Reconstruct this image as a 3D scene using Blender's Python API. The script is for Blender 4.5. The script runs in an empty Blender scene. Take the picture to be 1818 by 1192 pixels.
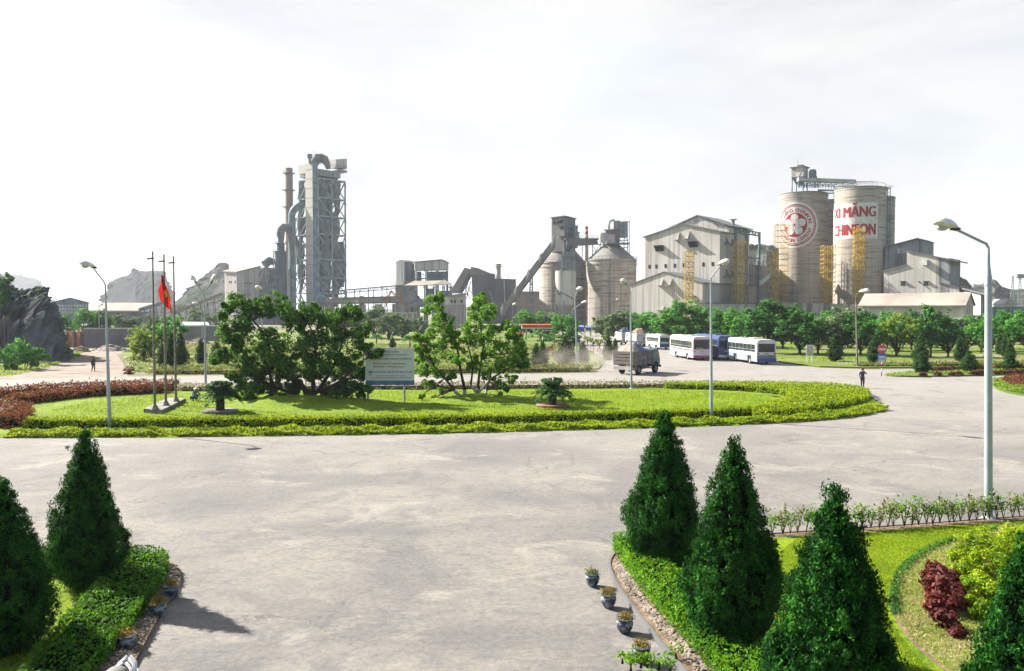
import bpy, math, random
import numpy as np
from mathutils import Vector, Matrix
R = math.radians
C = bpy.context.scene.collection
rnd = random.Random(7)
nr = np.random.default_rng(11)

# ---------------------------------------------------------------- camera
W0, H0, F0, HC = 1818.0, 1192.0, 1450.0, 6.6
YH = 553.0
PITCH = math.atan((YH - H0 / 2) / F0)          # negative : looks slightly down
cam = bpy.data.cameras.new('camera'); camo = bpy.data.objects.new('camera', cam); C.objects.link(camo)
camo.location = (0, 0, HC); camo.rotation_euler = (R(90) + PITCH, 0, 0)
cam.sensor_width = 36; cam.lens = 36 * F0 / W0; cam.clip_start = 0.1; cam.clip_end = 20000
bpy.context.scene.camera = camo

# ---------------------------------------------------------------- light
SUN_EL, SUN_AZ = 36.0, 61.0                     # degrees up; degrees to the left of the view (+Y)
S = Vector((-math.sin(R(SUN_AZ)) * math.cos(R(SUN_EL)), math.cos(R(SUN_AZ)) * math.cos(R(SUN_EL)), math.sin(R(SUN_EL))))
sl = bpy.data.lights.new('sun', 'SUN'); sl.energy = 5.0; sl.angle = R(0.5); sl.color = (1.0, 0.95, 0.87)
so = bpy.data.objects.new('sun', sl); C.objects.link(so); so.rotation_euler = S.to_track_quat('Z', 'Y').to_euler()
world = bpy.data.worlds.new('World'); bpy.context.scene.world = world; world.use_nodes = True
wn = world.node_tree.nodes; wl = world.node_tree.links; wn.clear()
wo = wn.new('ShaderNodeOutputWorld'); bg = wn.new('ShaderNodeBackground'); bg.inputs[1].default_value = 0.068
sky = wn.new('ShaderNodeTexSky'); sky.sky_type = 'NISHITA'; sky.sun_disc = False
sky.sun_elevation = R(SUN_EL); sky.sun_rotation = -R(SUN_AZ); sky.air_density = 1.2; sky.dust_density = 3.0; sky.altitude = 20
tc = wn.new('ShaderNodeTexCoord')
mp = wn.new('ShaderNodeMapping'); mp.inputs['Scale'].default_value = (1.3, 1.3, 5.5); wl.new(tc.outputs['Generated'], mp.inputs[0])
nz = wn.new('ShaderNodeTexNoise'); nz.inputs['Scale'].default_value = 1.5; nz.inputs['Detail'].default_value = 6; nz.inputs['Roughness'].default_value = 0.52
nz.inputs['Distortion'].default_value = 0.35
wl.new(mp.outputs[0], nz.inputs['Vector'])
cr = wn.new('ShaderNodeValToRGB'); wl.new(nz.outputs['Fac'], cr.inputs[0])
cr.color_ramp.elements[0].position = 0.33; cr.color_ramp.elements[0].color = (0.70, 0.70, 0.70, 1)
cr.color_ramp.elements[1].position = 0.56; cr.color_ramp.elements[1].color = (0.96, 0.96, 0.96, 1)
# thin cloud veil: strongest over the half of the sky with the sun, thinning out overhead and behind
sx = wn.new('ShaderNodeSeparateXYZ'); wl.new(tc.outputs['Generated'], sx.inputs[0])
dt = wn.new('ShaderNodeVectorMath'); dt.operation = 'DOT_PRODUCT'; wl.new(tc.outputs['Generated'], dt.inputs[0])
dt.inputs[1].default_value = (-0.22, 0.97, -0.1)
mr = wn.new('ShaderNodeMapRange'); wl.new(dt.outputs['Value'], mr.inputs[0])
mr.inputs[1].default_value = -0.15; mr.inputs[2].default_value = 0.45; mr.inputs[3].default_value = 0.08; mr.inputs[4].default_value = 1.0
mu = wn.new('ShaderNodeMath'); mu.operation = 'MULTIPLY'; mu.use_clamp = True
wl.new(cr.outputs[0], mu.inputs[0]); wl.new(mr.outputs[0], mu.inputs[1])
mx = wn.new('ShaderNodeMix'); mx.data_type = 'RGBA'; wl.new(mu.outputs[0], mx.inputs[0])
c2 = wn.new('ShaderNodeTexNoise'); c2.inputs['Scale'].default_value = 2.3; c2.inputs['Detail'].default_value = 7; c2.inputs['Roughness'].default_value = 0.55; c2.inputs['Distortion'].default_value = 0.5
mp2 = wn.new('ShaderNodeMapping'); mp2.inputs['Scale'].default_value = (1, 1, 3.2); mp2.inputs['Location'].default_value = (3.1, 0.4, 1.2); wl.new(tc.outputs['Generated'], mp2.inputs[0]); wl.new(mp2.outputs[0], c2.inputs['Vector'])
cr2 = wn.new('ShaderNodeValToRGB'); wl.new(c2.outputs['Fac'], cr2.inputs[0]); cr2.color_ramp.elements[0].position = 0.37; cr2.color_ramp.elements[0].color = (2.98, 3.02, 3.15, 1); cr2.color_ramp.elements[1].position = 0.56; cr2.color_ramp.elements[1].color = (3.62, 3.60, 3.50, 1)
wl.new(sky.outputs[0], mx.inputs[6]); wl.new(cr2.outputs[0], mx.inputs[7])
wl.new(mx.outputs[2], bg.inputs[0]); wl.new(bg.outputs[0], wo.inputs[0])
vs = bpy.context.scene.view_settings
vs.view_transform = 'Standard'; vs.look = 'None'; vs.gamma = 1; vs.use_curve_mapping = False; vs.exposure = 1.92

# ---------------------------------------------------------------- placing: photo pixel -> place
cp, sp = math.cos(PITCH), math.sin(PITCH)
def ray(px, py):
    x = (px - W0 / 2) / F0; v = (H0 / 2 - py) / F0
    return Vector((x, cp - v * sp, sp + v * cp))
def G(px, py, z=0.0):
    """point of the horizontal plane z seen at a photo pixel"""
    r = ray(px, py); t = (z - HC) / r.z
    return Vector((r.x * t, r.y * t, z))
def at(px, py, Y):
    """point at distance Y seen at a photo pixel"""
    r = ray(px, py); t = Y / r.y
    return Vector((r.x * t, Y, HC + r.z * t))
def zt(py, Y): return at(W0 / 2, py, Y).z
def xt(px, Y, py=553): return at(px, py, Y).x

# ---------------------------------------------------------------- mesh building
class MB:
    def __init__(s): s.v = []; s.f = []; s.m = []; s.mi = 0
    def add(s, vs_, fs):
        n = len(s.v); s.v.extend([tuple(v) for v in vs_]); s.f.extend([tuple(i + n for i in f) for f in fs]); s.m.extend([s.mi] * len(fs)); return s
    def mat(s, i): s.mi = i; return s
    def box(s, a, b, taper=None):
        x0, y0, z0 = a; x1, y1, z1 = b
        return s.add([(x0,y0,z0),(x1,y0,z0),(x1,y1,z0),(x0,y1,z0),(x0,y0,z1),(x1,y0,z1),(x1,y1,z1),(x0,y1,z1)],
                     [(0,3,2,1),(4,5,6,7),(0,1,5,4),(1,2,6,5),(2,3,7,6),(3,0,4,7)])
    def obox(s, c, size, rz=0.0, base=False):
        """box of size (x,y,z) centred on c (or standing on it), turned by rz"""
        hx, hy, hz = size[0]/2, size[1]/2, size[2]/2; ca, sa = math.cos(rz), math.sin(rz)
        z0 = c[2] if base else c[2] - hz; z1 = z0 + size[2]; P = []
        for z in (z0, z1):
            for x, y in ((-hx,-hy),(hx,-hy),(hx,hy),(-hx,hy)): P.append((c[0]+x*ca-y*sa, c[1]+x*sa+y*ca, z))
        return s.add(P, [(0,3,2,1),(4,5,6,7),(0,1,5,4),(1,2,6,5),(2,3,7,6),(3,0,4,7)])
    def prism(s, pts, z0, z1):
        """footprint polygon between heights; z1 may be a list, one top height per corner"""
        n = len(pts); zz = z1 if isinstance(z1, (list, tuple)) else [z1]*n; zb = z0 if isinstance(z0, (list, tuple)) else [z0]*n
        P = [(p[0], p[1], zb[i]) for i, p in enumerate(pts)] + [(p[0], p[1], zz[i]) for i, p in enumerate(pts)]
        return s.add(P, [tuple(range(n-1, -1, -1)), tuple(range(n, 2*n))] + [(i, (i+1) % n, n+(i+1) % n, n+i) for i in range(n)])
    def extr(s, poly, d):
        """planar polygon of 3D points swept along vector d"""
        n = len(poly); d = Vector(d); P = [Vector(p) for p in poly]; P += [p + d for p in P]
        return s.add(P, [tuple(range(n)), tuple(range(2*n-1, n-1, -1))] + [(i, n+i, n+(i+1) % n, (i+1) % n) for i in range(n)])
    def bar(s, p, q, w, h=None):
        p, q = Vector(p), Vector(q); h = h or w; d = (q-p)
        if d.length < 1e-6: return s
        d.normalize(); up = Vector((0,0,1)) if abs(d.z) < 0.95 else Vector((0,1,0))
        a = d.cross(up).normalized() * (w/2); b = a.cross(d).normalized() * (h/2)
        P = [e + x for e in (p, q) for x in (-a-b, a-b, a+b, -a+b)]
        return s.add(P, [(0,1,2,3),(7,6,5,4),(0,4,5,1),(1,5,6,2),(2,6,7,3),(3,7,4,0)])
    def tube(s, pts, rs, n=10, cap=True):
        pts = [Vector(p) for p in pts]; rs = rs if isinstance(rs, (list, tuple)) else [rs]*len(pts); P = []; F = []
        prev = None
        for i, p in enumerate(pts):
            d = (pts[min(i+1, len(pts)-1)] - pts[max(i-1, 0)])
            d = d.normalized() if d.length > 1e-9 else Vector((0,0,1))
            if prev is None:
                up = Vector((0,0,1)) if abs(d.z) < 0.9 else Vector((1,0,0)); a = d.cross(up).normalized()
            else:
                a = (prev - d * prev.dot(d)).normalized()
            prev = a; b = d.cross(a)
            for k in range(n):
                t = 2*math.pi*k/n; P.append(p + (a*math.cos(t) + b*math.sin(t)) * rs[i])
        for i in range(len(pts)-1):
            for k in range(n): F.append((i*n+k, i*n+(k+1) % n, (i+1)*n+(k+1) % n, (i+1)*n+k))
        if cap: F.append(tuple(range(n-1, -1, -1))); F.append(tuple(range((len(pts)-1)*n, len(pts)*n)))
        return s.add(P, F)
    def lathe(s, c, prof, n=24):
        """prof: (radius, z) from bottom to top, round the vertical through c"""
        P = []; F = []
        for r_, z in prof:
            for k in range(n): t = 2*math.pi*k/n; P.append((c[0]+r_*math.cos(t), c[1]+r_*math.sin(t), c[2]+z))
        for i in range(len(prof)-1):
            for k in range(n): F.append((i*n+k, i*n+(k+1) % n, (i+1)*n+(k+1) % n, (i+1)*n+k))
        F.append(tuple(range(n-1, -1, -1))); F.append(tuple(range((len(prof)-1)*n, len(prof)*n)))
        return s.add(P, F)
    def ball(s, c, r_, n=10, m=7):
        rx, ry, rz = r_ if isinstance(r_, (tuple, list)) else (r_, r_, r_); P = []; F = []
        for i in range(1, m):
            a = math.pi*i/m
            for k in range(n): t = 2*math.pi*k/n; P.append((c[0]+rx*math.sin(a)*math.cos(t), c[1]+ry*math.sin(a)*math.sin(t), c[2]-rz*math.cos(a)))
        b = len(P); P.append((c[0], c[1], c[2]-rz)); P.append((c[0], c[1], c[2]+rz))
        for i in range(m-2):
            for k in range(n): F.append((i*n+k, i*n+(k+1) % n, (i+1)*n+(k+1) % n, (i+1)*n+k))
        for k in range(n): F.append((b, (k+1) % n, k)); F.append((b+1, (m-2)*n+k, (m-2)*n+(k+1) % n))
        return s.add(P, F)
    def build(s, name, mats, parent=None, smooth=False, loc=None):
        me = bpy.data.meshes.new(name); me.from_pydata(s.v, [], s.f)
        for m in (mats if isinstance(mats, (list, tuple)) else [mats]): me.materials.append(m)
        if any(s.m): me.polygons.foreach_set('material_index', s.m)
        if smooth: me.shade_smooth(); me.set_sharp_from_angle(angle=R(38))
        me.update()
        o = bpy.data.objects.new(name, me); C.objects.link(o)
        if loc is not None: o.location = loc
        if parent is not None:
            o.parent = parent; o.matrix_parent_inverse = Matrix.Translation(parent.location).inverted() if parent.get('abs') else Matrix.Identity(4)
        return o
def tag(o, label=None, cat=None, group=None, kind=None):
    for k, v in (('label', label), ('category', cat), ('group', group), ('kind', kind)):
        if v: o[k] = v
    return o
def empty(name, loc=(0,0,0), rz=0.0, label=None, cat=None, group=None, absolute=False):
    """an Empty at a thing's base. absolute: its parts are written in world coordinates"""
    o = bpy.data.objects.new(name, None); C.objects.link(o); o.location = loc; o.rotation_euler = (0, 0, rz); o.empty_display_size = 0.3
    if absolute: o['abs'] = 1
    return tag(o, label, cat, group)
def copy_tree(o, parent=None):
    c = o.copy(); C.objects.link(c)
    if parent is not None: c.parent = parent
    for ch in [x for x in o.children]: copy_tree(ch, c)
    return c
def place(o, loc, rz=0.0, sc=1.0, label=None, group=None):
    o.location = loc; o.rotation_euler = (0, 0, rz); o.scale = (sc, sc, sc) if not isinstance(sc, tuple) else sc
    if label: o['label'] = label
    if group: o['group'] = group
    return o

# ---------------------------------------------------------------- materials
def new_mat(name):
    m = bpy.data.materials.new(name); m.use_nodes = True; return m, m.node_tree.nodes, m.node_tree.links, m.node_tree.nodes['Principled BSDF']
def mixc(n, l, fac, a, b, mode='MIX'):
    x = n.new('ShaderNodeMix'); x.data_type = 'RGBA'; x.blend_type = mode
    for s_, v in ((0, fac), (6, a), (7, b)):
        if isinstance(v, (int, float)): x.inputs[s_].default_value = v
        elif isinstance(v, tuple): x.inputs[s_].default_value = (*v[:3], 1)
        else: l.new(v, x.inputs[s_])
    return x.outputs[2]
def noise(n, l, scale, detail=4, rough=0.55, stretch=(1,1,1), coord='Object', dist=0.0):
    t = n.new('ShaderNodeTexCoord'); m = n.new('ShaderNodeMapping'); m.inputs['Scale'].default_value = stretch
    l.new(t.outputs[coord], m.inputs[0]); z = n.new('ShaderNodeTexNoise')
    z.inputs['Scale'].default_value = scale; z.inputs['Detail'].default_value = detail; z.inputs['Roughness'].default_value = rough; z.inputs['Distortion'].default_value = dist
    l.new(m.outputs[0], z.inputs['Vector']); return z.outputs['Fac']
def ramp(n, l, src, stops):
    r_ = n.new('ShaderNodeValToRGB'); l.new(src, r_.inputs[0]); e = r_.color_ramp.elements
    while len(e) > len(stops): e.remove(e[-1])
    while len(e) < len(stops): e.new(0.5)
    for i, (p, c) in enumerate(stops):
        e[i].position = p; e[i].color = (*c[:3], 1) if isinstance(c, tuple) else (c, c, c, 1)
    return r_.outputs[0]
def surf(name, col, rough=0.85, dark=None, scale=1.0, lo=0.35, hi=0.65, detail=5, stretch=(1,1,1), bump=0.0, bscale=8, metal=0.0, second=None, coord='Object'):
    """base colour with weathering blotches (dark) and, optionally, a second finer noise (colour, scale, lo, hi, stretch)"""
    m, n, l, b = new_mat(name); b.inputs['Roughness'].default_value = rough; b.inputs['Metallic'].default_value = metal
    b.inputs['Specular IOR Level'].default_value = 0.0 if 'twig' in name else (0.5 if rough < 0.6 else 0.15)
    k = 0.68; col = tuple(k*x for x in col); dark = dark and tuple(k*x for x in dark); second = second and (tuple(k*x for x in second[0]),)+tuple(second[1:])
    c = (*col, 1)
    if dark:
        f = ramp(n, l, noise(n, l, scale, detail, 0.6, stretch, coord), [(lo, 0.0), (hi, 1.0)])
        c = mixc(n, l, f, dark, col)
    if second:
        c2, s2, l2, h2, st2 = second
        f2 = ramp(n, l, noise(n, l, s2, 4, 0.6, st2, coord), [(l2, 1.0), (h2, 0.0)])
        c = mixc(n, l, f2, c if not isinstance(c, tuple) else col, c2)
    if isinstance(c, tuple): b.inputs['Base Color'].default_value = c
    else: l.new(c, b.inputs['Base Color'])
    if bump:
        bp = n.new('ShaderNodeBump'); bp.inputs['Strength'].default_value = bump; bp.inputs['Distance'].default_value = 0.05
        l.new(noise(n, l, bscale, 6, 0.6, (1,1,1), coord), bp.inputs['Height']); l.new(bp.outputs[0], b.inputs['Normal'])
    return m
def leafmat(name, cols, trans=0.35, rough=0.7, scale=0.6, gloss=0.25):
    """cols: three stops dark, mid, light; each leaf takes its own tone, clumps drift"""
    m, n, l, b = new_mat(name)
    g = n.new('ShaderNodeNewGeometry'); f = noise(n, l, scale, 3, 0.5)
    a = n.new('ShaderNodeMath'); a.operation = 'MULTIPLY_ADD'; l.new(g.outputs['Random Per Island'], a.inputs[0]); a.inputs[1].default_value = 0.55
    s2 = n.new('ShaderNodeMath'); s2.operation = 'MULTIPLY_ADD'; l.new(f, s2.inputs[0]); s2.inputs[1].default_value = 1.3; s2.inputs[2].default_value = -0.42
    l.new(s2.outputs[0], a.inputs[2])
    c = ramp(n, l, a.outputs[0], [(0.12, cols[0]), (0.5, cols[1]), (0.9, cols[2])])
    l.new(c, b.inputs['Base Color']); b.inputs['Roughness'].default_value = max(rough, 0.65); b.inputs['Specular IOR Level'].default_value = gloss*.6
    tr = n.new('ShaderNodeBsdfTranslucent'); tcx = mixc(n, l, 0.55, c, (cols[2][0]*1.3, cols[2][1]*1.2, cols[2][2]*0.5)); l.new(tcx, tr.inputs[0])
    ms = n.new('ShaderNodeMixShader'); ms.inputs[0].default_value = trans
    l.new(b.outputs[0], ms.inputs[1]); l.new(tr.outputs[0], ms.inputs[2])
    l.new(ms.outputs[0], n['Material Output'].inputs[0]); return m

# ---------------------------------------------------------------- leaves (numpy)
def unit(a): return a / np.maximum(np.linalg.norm(a, axis=1, keepdims=True), 1e-9)
def leaf_mesh(name, P, N, size, aspect=0.5, mats=None, jitter=0.7, parent=None, up=0.0, core=None, rng=nr, loc=None, fold=0.0):
    """one four-cornered leaf per point P, facing about N; size: array or number; core: MB merged in (material 2)"""
    k = len(P); N = unit(N + rng.normal(0, jitter, (k, 3)))
    T = rng.normal(0, 1, (k, 3)); T[:, 2] += up; T = T - (T*N).sum(1, keepdims=True)*N; T = unit(T); B = np.cross(N, T)
    s = (size if isinstance(size, np.ndarray) else np.full(k, size)) * rng.uniform(0.6, 1.35, k); s = s[:, None]
    a = P - T*s*0.5; c = P + T*s*0.5; w = s*aspect*0.5
    b = P + B*w + N*s*fold; d = P - B*w + N*s*fold
    V = np.stack([a, b, c, d], 1).reshape(-1, 3); idx = np.arange(4*k, dtype=np.int32)
    nv, npoly, midx = 4*k, k, np.zeros(k, np.int32); ls = np.arange(0, 4*k, 4, dtype=np.int32); li = idx
    if core and core.v:
        cv = np.array(core.v, float); V = np.vstack([V, cv])
        cl = [i + 4*k for f in core.f for i in f]; st = np.cumsum([0] + [len(f) for f in core.f])[:-1] + 4*k
        li = np.concatenate([li, np.array(cl, np.int32)]); ls = np.concatenate([ls, st.astype(np.int32)])
        nv += len(cv); npoly += len(core.f); midx = np.concatenate([midx, np.array([m + 1 for m in core.m], np.int32)])
    me = bpy.data.meshes.new(name); me.vertices.add(nv); me.vertices.foreach_set('co', V.astype(np.float32).ravel())
    me.loops.add(len(li)); me.loops.foreach_set('vertex_index', li.astype(np.int32)); me.polygons.add(npoly)
    me.polygons.foreach_set('loop_start', ls)
    for m in (mats if isinstance(mats, (list, tuple)) else [mats]): me.materials.append(m)
    me.polygons.foreach_set('material_index', midx); me.update(calc_edges=True); me.validate()
    o = bpy.data.objects.new(name, me); C.objects.link(o)
    if loc is not None: o.location = loc
    if parent is not None: o.parent = parent
    return o
def inpoly(P, poly):
    x, y = P[:, 0], P[:, 1]; ins = np.zeros(len(P), bool); n = len(poly); j = n-1
    for i in range(n):
        xi, yi = poly[i][:2]; xj, yj = poly[j][:2]
        with np.errstate(divide='ignore', invalid='ignore'):
            c = ((yi > y) != (yj > y)) & (x < (xj-xi)*(y-yi)/(yj-yi+1e-12)+xi)
        ins ^= c; j = i
    return ins
def scatter(poly, n, rng=nr):
    a = np.array([p[:2] for p in poly]); lo, hi = a.min(0), a.max(0); out = np.zeros((0, 2))
    while len(out) < n:
        q = rng.uniform(lo, hi, (n*2, 2)); out = np.vstack([out, q[inpoly(q, poly)]])
    return out[:n]
def area(poly): return abs(sum(poly[i][0]*poly[(i+1) % len(poly)][1]-poly[(i+1) % len(poly)][0]*poly[i][1] for i in range(len(poly))))/2
def smoothpoly(pts, it=2, closed=True):
    pts = [Vector((p[0], p[1])) for p in pts]
    for _ in range(it):
        q = []; n = len(pts)
        if not closed: q.append(pts[0])
        for i in range(n if closed else n-1):
            a, b = pts[i], pts[(i+1) % n]; q += [a*0.75+b*0.25, a*0.25+b*0.75]
        if not closed: q.append(pts[-1])
        pts = q
    return [(p.x, p.y) for p in pts]
def strip(line, w0, w1):
    """band along a line: w0 to the left, w1 to the right (metres)"""
    L = []; Rr = []; n = len(line)
    for i in range(n):
        a = Vector(line[max(i-1, 0)][:2]); b = Vector(line[min(i+1, n-1)][:2]); d = (b-a).normalized(); nn = Vector((-d.y, d.x)); p = Vector(line[i][:2])
        L.append(p+nn*w0); Rr.append(p-nn*w1)
    return [(p.x, p.y) for p in L] + [(p.x, p.y) for p in reversed(Rr)]
from mathutils.geometry import tessellate_polygon
def sheet(name, poly, z, mat, label=None, kind='structure', holes=(), thick=0.0, res=None):
    loops = [[Vector((p[0], p[1], 0)) for p in poly]] + [[Vector((p[0], p[1], 0)) for p in h] for h in holes]
    tri = tessellate_polygon(loops); flat = [p for L in loops for p in L]
    mb = MB(); P = [(p.x, p.y, z) for p in flat]; T = []
    for t in tri:
        a, b, c = (flat[i] for i in t); T.append(tuple(t) if (b-a).cross(c-a).z > 0 else tuple(reversed(t)))
    mb.add(P, T)
    if thick:
        n = len(P); off = 0
        mb.add([(p[0], p[1], z-thick) for p in P], [])
        for L in loops:
            k = len(L)
            for i in range(k): j = (i+1) % k; mb.f.append((off+i, off+j, n+off+j, n+off+i)); mb.m.append(0)
            off += k
    o = mb.build(name, mat); tag(o, label, None, None, kind); return o
def resample(line, step):
    out = []; pts = [Vector(p[:2]) for p in line]; carry = 0.0
    for i in range(len(pts)-1):
        d = (pts[i+1]-pts[i]); L = d.length
        if L < 1e-9: continue
        t = carry
        while t < L: out.append(pts[i] + d*(t/L)); t += step
        carry = t - L
    out.append(pts[-1]); return out
def hedge(name, poly, h, leaf, mats, dens=1.0, label=None, cat='hedge', group=None, round_=0.0, z0=0.0, rough=0.06, jit=0.8, core=True, aspect=0.55, closed_sides=True):
    """clipped hedge over a footprint: leaves over its top and sides round a twiggy core"""
    A = area(poly); per = leaf*leaf*aspect
    nt = int(A/per*1.5*dens); p2 = scatter(poly, nt)
    bump = (np.sin(p2[:, 0]*3.1+p2[:, 1]*1.7)+np.sin(p2[:, 0]*1.3-p2[:, 1]*4.3)+np.sin(p2[:, 0]*7.7+p2[:, 1]*6.1))*rough/2
    pt = np.column_stack([p2, h+bump+nr.normal(0, rough*0.6, nt)-nr.uniform(0, leaf*1.2, nt)+z0]); nt_ = np.tile([0, 0, 1.0], (nt, 1))
    n = len(poly); cx = sum(p[0] for p in poly)/n; sgn = 1 if sum(poly[i][0]*poly[(i+1) % n][1]-poly[(i+1) % n][0]*poly[i][1] for i in range(n)) > 0 else -1
    PS = []; NS = []
    for i in range(n):
        a = np.array(poly[i][:2]); b = np.array(poly[(i+1) % n][:2]); L = np.linalg.norm(b-a)
        if L < 1e-6: continue
        k = int(L*h/per*2.4*dens)
        if k < 1: k = 1 if nr.random() < L*h/per*2.4*dens else 0
        if not k: continue
        t = nr.uniform(0, 1, k)[:, None]; z = nr.uniform(0.02, 1, k)*h; nn = np.array([(b-a)[1], -(b-a)[0]])/L*sgn
        q = a+(b-a)*t + nn*(nr.normal(0, rough*0.7, (k, 1)) + np.sin(t*L*2.3+z[:, None]*4)*rough*0.5 - (z[:, None]/h)**3*round_)
        PS.append(np.column_stack([q, z+z0])); NS.append(np.tile([nn[0], nn[1], 0.25], (k, 1)))
    P = np.vstack([pt]+PS); Nn = np.vstack([nt_]+NS)
    cb = None
    if core:
        cb = MB(); ins = leaf*0.7+rough
        c2 = []
        for i in range(n):
            a = Vector(poly[i-1][:2]); b = Vector(poly[i][:2]); c = Vector(poly[(i+1) % n][:2])
            d1 = (b-a); d2 = (c-b); d1 = d1.normalized() if d1.length > 1e-9 else d2.normalized(); d2 = d2.normalized() if d2.length > 1e-9 else d1
            m_ = Vector((-(d1+d2).y, (d1+d2).x)); m_ = m_.normalized()*ins*sgn if m_.length > 1e-6 else Vector((0, 0)); c2.append((b.x+m_.x, b.y+m_.y))
        tri = tessellate_polygon([[Vector((p[0], p[1], 0)) for p in c2]]); top = h-leaf*1.1-rough+z0
        cb.add([(p[0], p[1], top) for p in c2], [tuple(t) for t in tri])
        cb.add([(p[0], p[1], z0) for p in c2]+[(p[0], p[1], top) for p in c2], [(i, (i+1) % n, n+(i+1) % n, n+i) for i in range(n)])
    o = leaf_mesh(name, P, Nn, leaf, aspect, mats, jit, core=cb); tag(o, label, cat, group); return o
def rebase(root, p):
    """put the Empty of a thing whose parts were written in world coordinates at the thing's base"""
    p = Vector(p); root.location = p
    for ch in root.children: ch.location = ch.location - p
    return root
# ================================================================ materials used in many places
def asphalt_mat():
    m, n, l, b = new_mat('worn_asphalt'); b.inputs['Roughness'].default_value = 0.9; b.inputs['Specular IOR Level'].default_value = 0.15
    big = noise(n, l, 0.13, 8, 0.6, (1, 1.1, 1), 'Object', 0.5)
    c = ramp(n, l, big, [(0.32, (0.080, 0.074, 0.071)), (0.46, (0.112, 0.102, 0.093)), (0.56, (0.143, 0.128, 0.111)), (0.70, (0.174, 0.151, 0.123))])
    mid = noise(n, l, 1.1, 6, 0.65, (1, 1.4, 1), 'Object', 1.2)
    c = mixc(n, l, ramp(n, l, mid, [(0.36, 0.5), (0.52, 0.0)]), c, (0.083, 0.081, 0.082))
    pale = noise(n, l, 0.33, 7, 0.66, (0.9, 1.1, 1), 'Object', 0.9)
    c = mixc(n, l, ramp(n, l, pale, [(0.56, 0.0), (0.66, 0.62)]), c, (0.208, 0.185, 0.154))
    # dust lying thicker towards the far carriageway
    t = n.new('ShaderNodeTexCoord'); sp_ = n.new('ShaderNodeSeparateXYZ'); l.new(t.outputs['Object'], sp_.inputs[0])
    mr_ = n.new('ShaderNodeMapRange'); l.new(sp_.outputs[1], mr_.inputs[0]); mr_.inputs[1].default_value = 24; mr_.inputs[2].default_value = 70; mr_.inputs[3].default_value = 0.0; mr_.inputs[4].default_value = 0.7
    c = mixc(n, l, mr_.outputs[0], c, (0.200, 0.179, 0.157))
    fine = noise(n, l, 38, 3, 0.8)
    c = mixc(n, l, 0.7, c, ramp(n, l, fine, [(0.3, 0.30), (0.7, 0.72)]), 'OVERLAY')
    c = mixc(n, l, 0.55, c, ramp(n, l, noise(n, l, 7, 9, 0.78), [(0.36, 0.30), (0.62, 0.66)]), 'OVERLAY')
    # old patch repairs and drips of oil and water
    c = mixc(n, l, ramp(n, l, noise(n, l, 0.19, 9, 0.5, (1.2, 0.8, 1), 'Object', 2.5), [(0.60, 0.0), (0.62, 0.30)]), c, (0.075, 0.071, 0.069))
    c = mixc(n, l, ramp(n, l, noise(n, l, 2.6, 3, 0.5, (1, 1, 1), 'Object', 0.3), [(0.70, 0.0), (0.76, 0.55)]), c, (0.047, 0.043, 0.041))
    # cracks
    mp_ = n.new('ShaderNodeMapping'); mp_.inputs['Scale'].default_value = (0.13, 0.2, 1); l.new(t.outputs['Object'], mp_.inputs[0])
    ad = n.new('ShaderNodeVectorMath'); ad.operation = 'ADD'; l.new(mp_.outputs[0], ad.inputs[0])
    nn = n.new('ShaderNodeTexNoise'); nn.inputs['Scale'].default_value = 0.9; nn.inputs['Detail'].default_value = 8; nn.inputs['Roughness'].default_value = 0.62; l.new(t.outputs['Object'], nn.inputs['Vector'])
    sc_ = n.new('ShaderNodeVectorMath'); sc_.operation = 'SCALE'; sc_.inputs[3].default_value = 0.30; l.new(nn.outputs['Color'], sc_.inputs[0]); l.new(sc_.outputs[0], ad.inputs[1])
    vo = n.new('ShaderNodeTexVoronoi'); vo.feature = 'DISTANCE_TO_EDGE'; vo.inputs['Scale'].default_value = 1.0; l.new(ad.outputs[0], vo.inputs['Vector'])
    ck = ramp(n, l, vo.outputs['Distance'], [(0.0, 0.85), (0.006, 0.0)])
    msk = ramp(n, l, noise(n, l, 0.22, 3, 0.5), [(0.44, 0.0), (0.54, 0.85)])
    mm = n.new('ShaderNodeMath'); mm.operation = 'MULTIPLY'; l.new(ck, mm.inputs[0]); l.new(msk, mm.inputs[1])
    c = mixc(n, l, mm.outputs[0], c, (0.051, 0.047, 0.043))
    c = mixc(n, l, 1.0, c, (1.12, 1.165, 1.185), 'MULTIPLY')
    l.new(c, b.inputs['Base Color'])
    bp = n.new('ShaderNodeBump'); bp.inputs['Strength'].default_value = 0.5; bp.inputs['Distance'].default_value = 0.012
    l.new(noise(n, l, 30, 6, 0.75), bp.inputs['Height']); 
    bp2 = n.new('ShaderNodeBump'); bp2.inputs['Strength'].default_value = 0.8; bp2.inputs['Distance'].default_value = 0.05
    l.new(noise(n, l, 0.8, 3, 0.5, (1, 2, 1)), bp2.inputs['Height']); l.new(bp.outputs[0], bp2.inputs['Normal']); l.new(bp2.outputs[0], b.inputs['Normal'])
    return m
M = {}
M['asphalt'] = asphalt_mat()
M['grass'] = surf('lawn_grass', (0.205, 0.285, 0.004), 0.95, (0.11, 0.18, 0.004), 0.55, 0.30, 0.58, 6, bump=1.0, bscale=9, second=((0.065, 0.14, 0.004), 5.5, 0.36, 0.52, (1, 1, 1)))
M['grass_far'] = surf('far_grass', (0.16, 0.21, 0.03), 0.95, (0.075, 0.125, 0.02), 0.09, 0.35, 0.6, 8, (1, 2.5, 1), bump=0.8, bscale=3, second=((0.26, 0.235, 0.12), 0.05, 0.38, 0.47, (1, 2.5, 1)))
M['field'] = surf('rough_ground', (0.15, 0.155, 0.07), 0.95, (0.075, 0.10, 0.035), 0.03, 0.35, 0.62, 9, (1, 1, 1), second=((0.29, 0.25, 0.19), 0.011, 0.44, 0.52, (1, 1, 1)))
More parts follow.
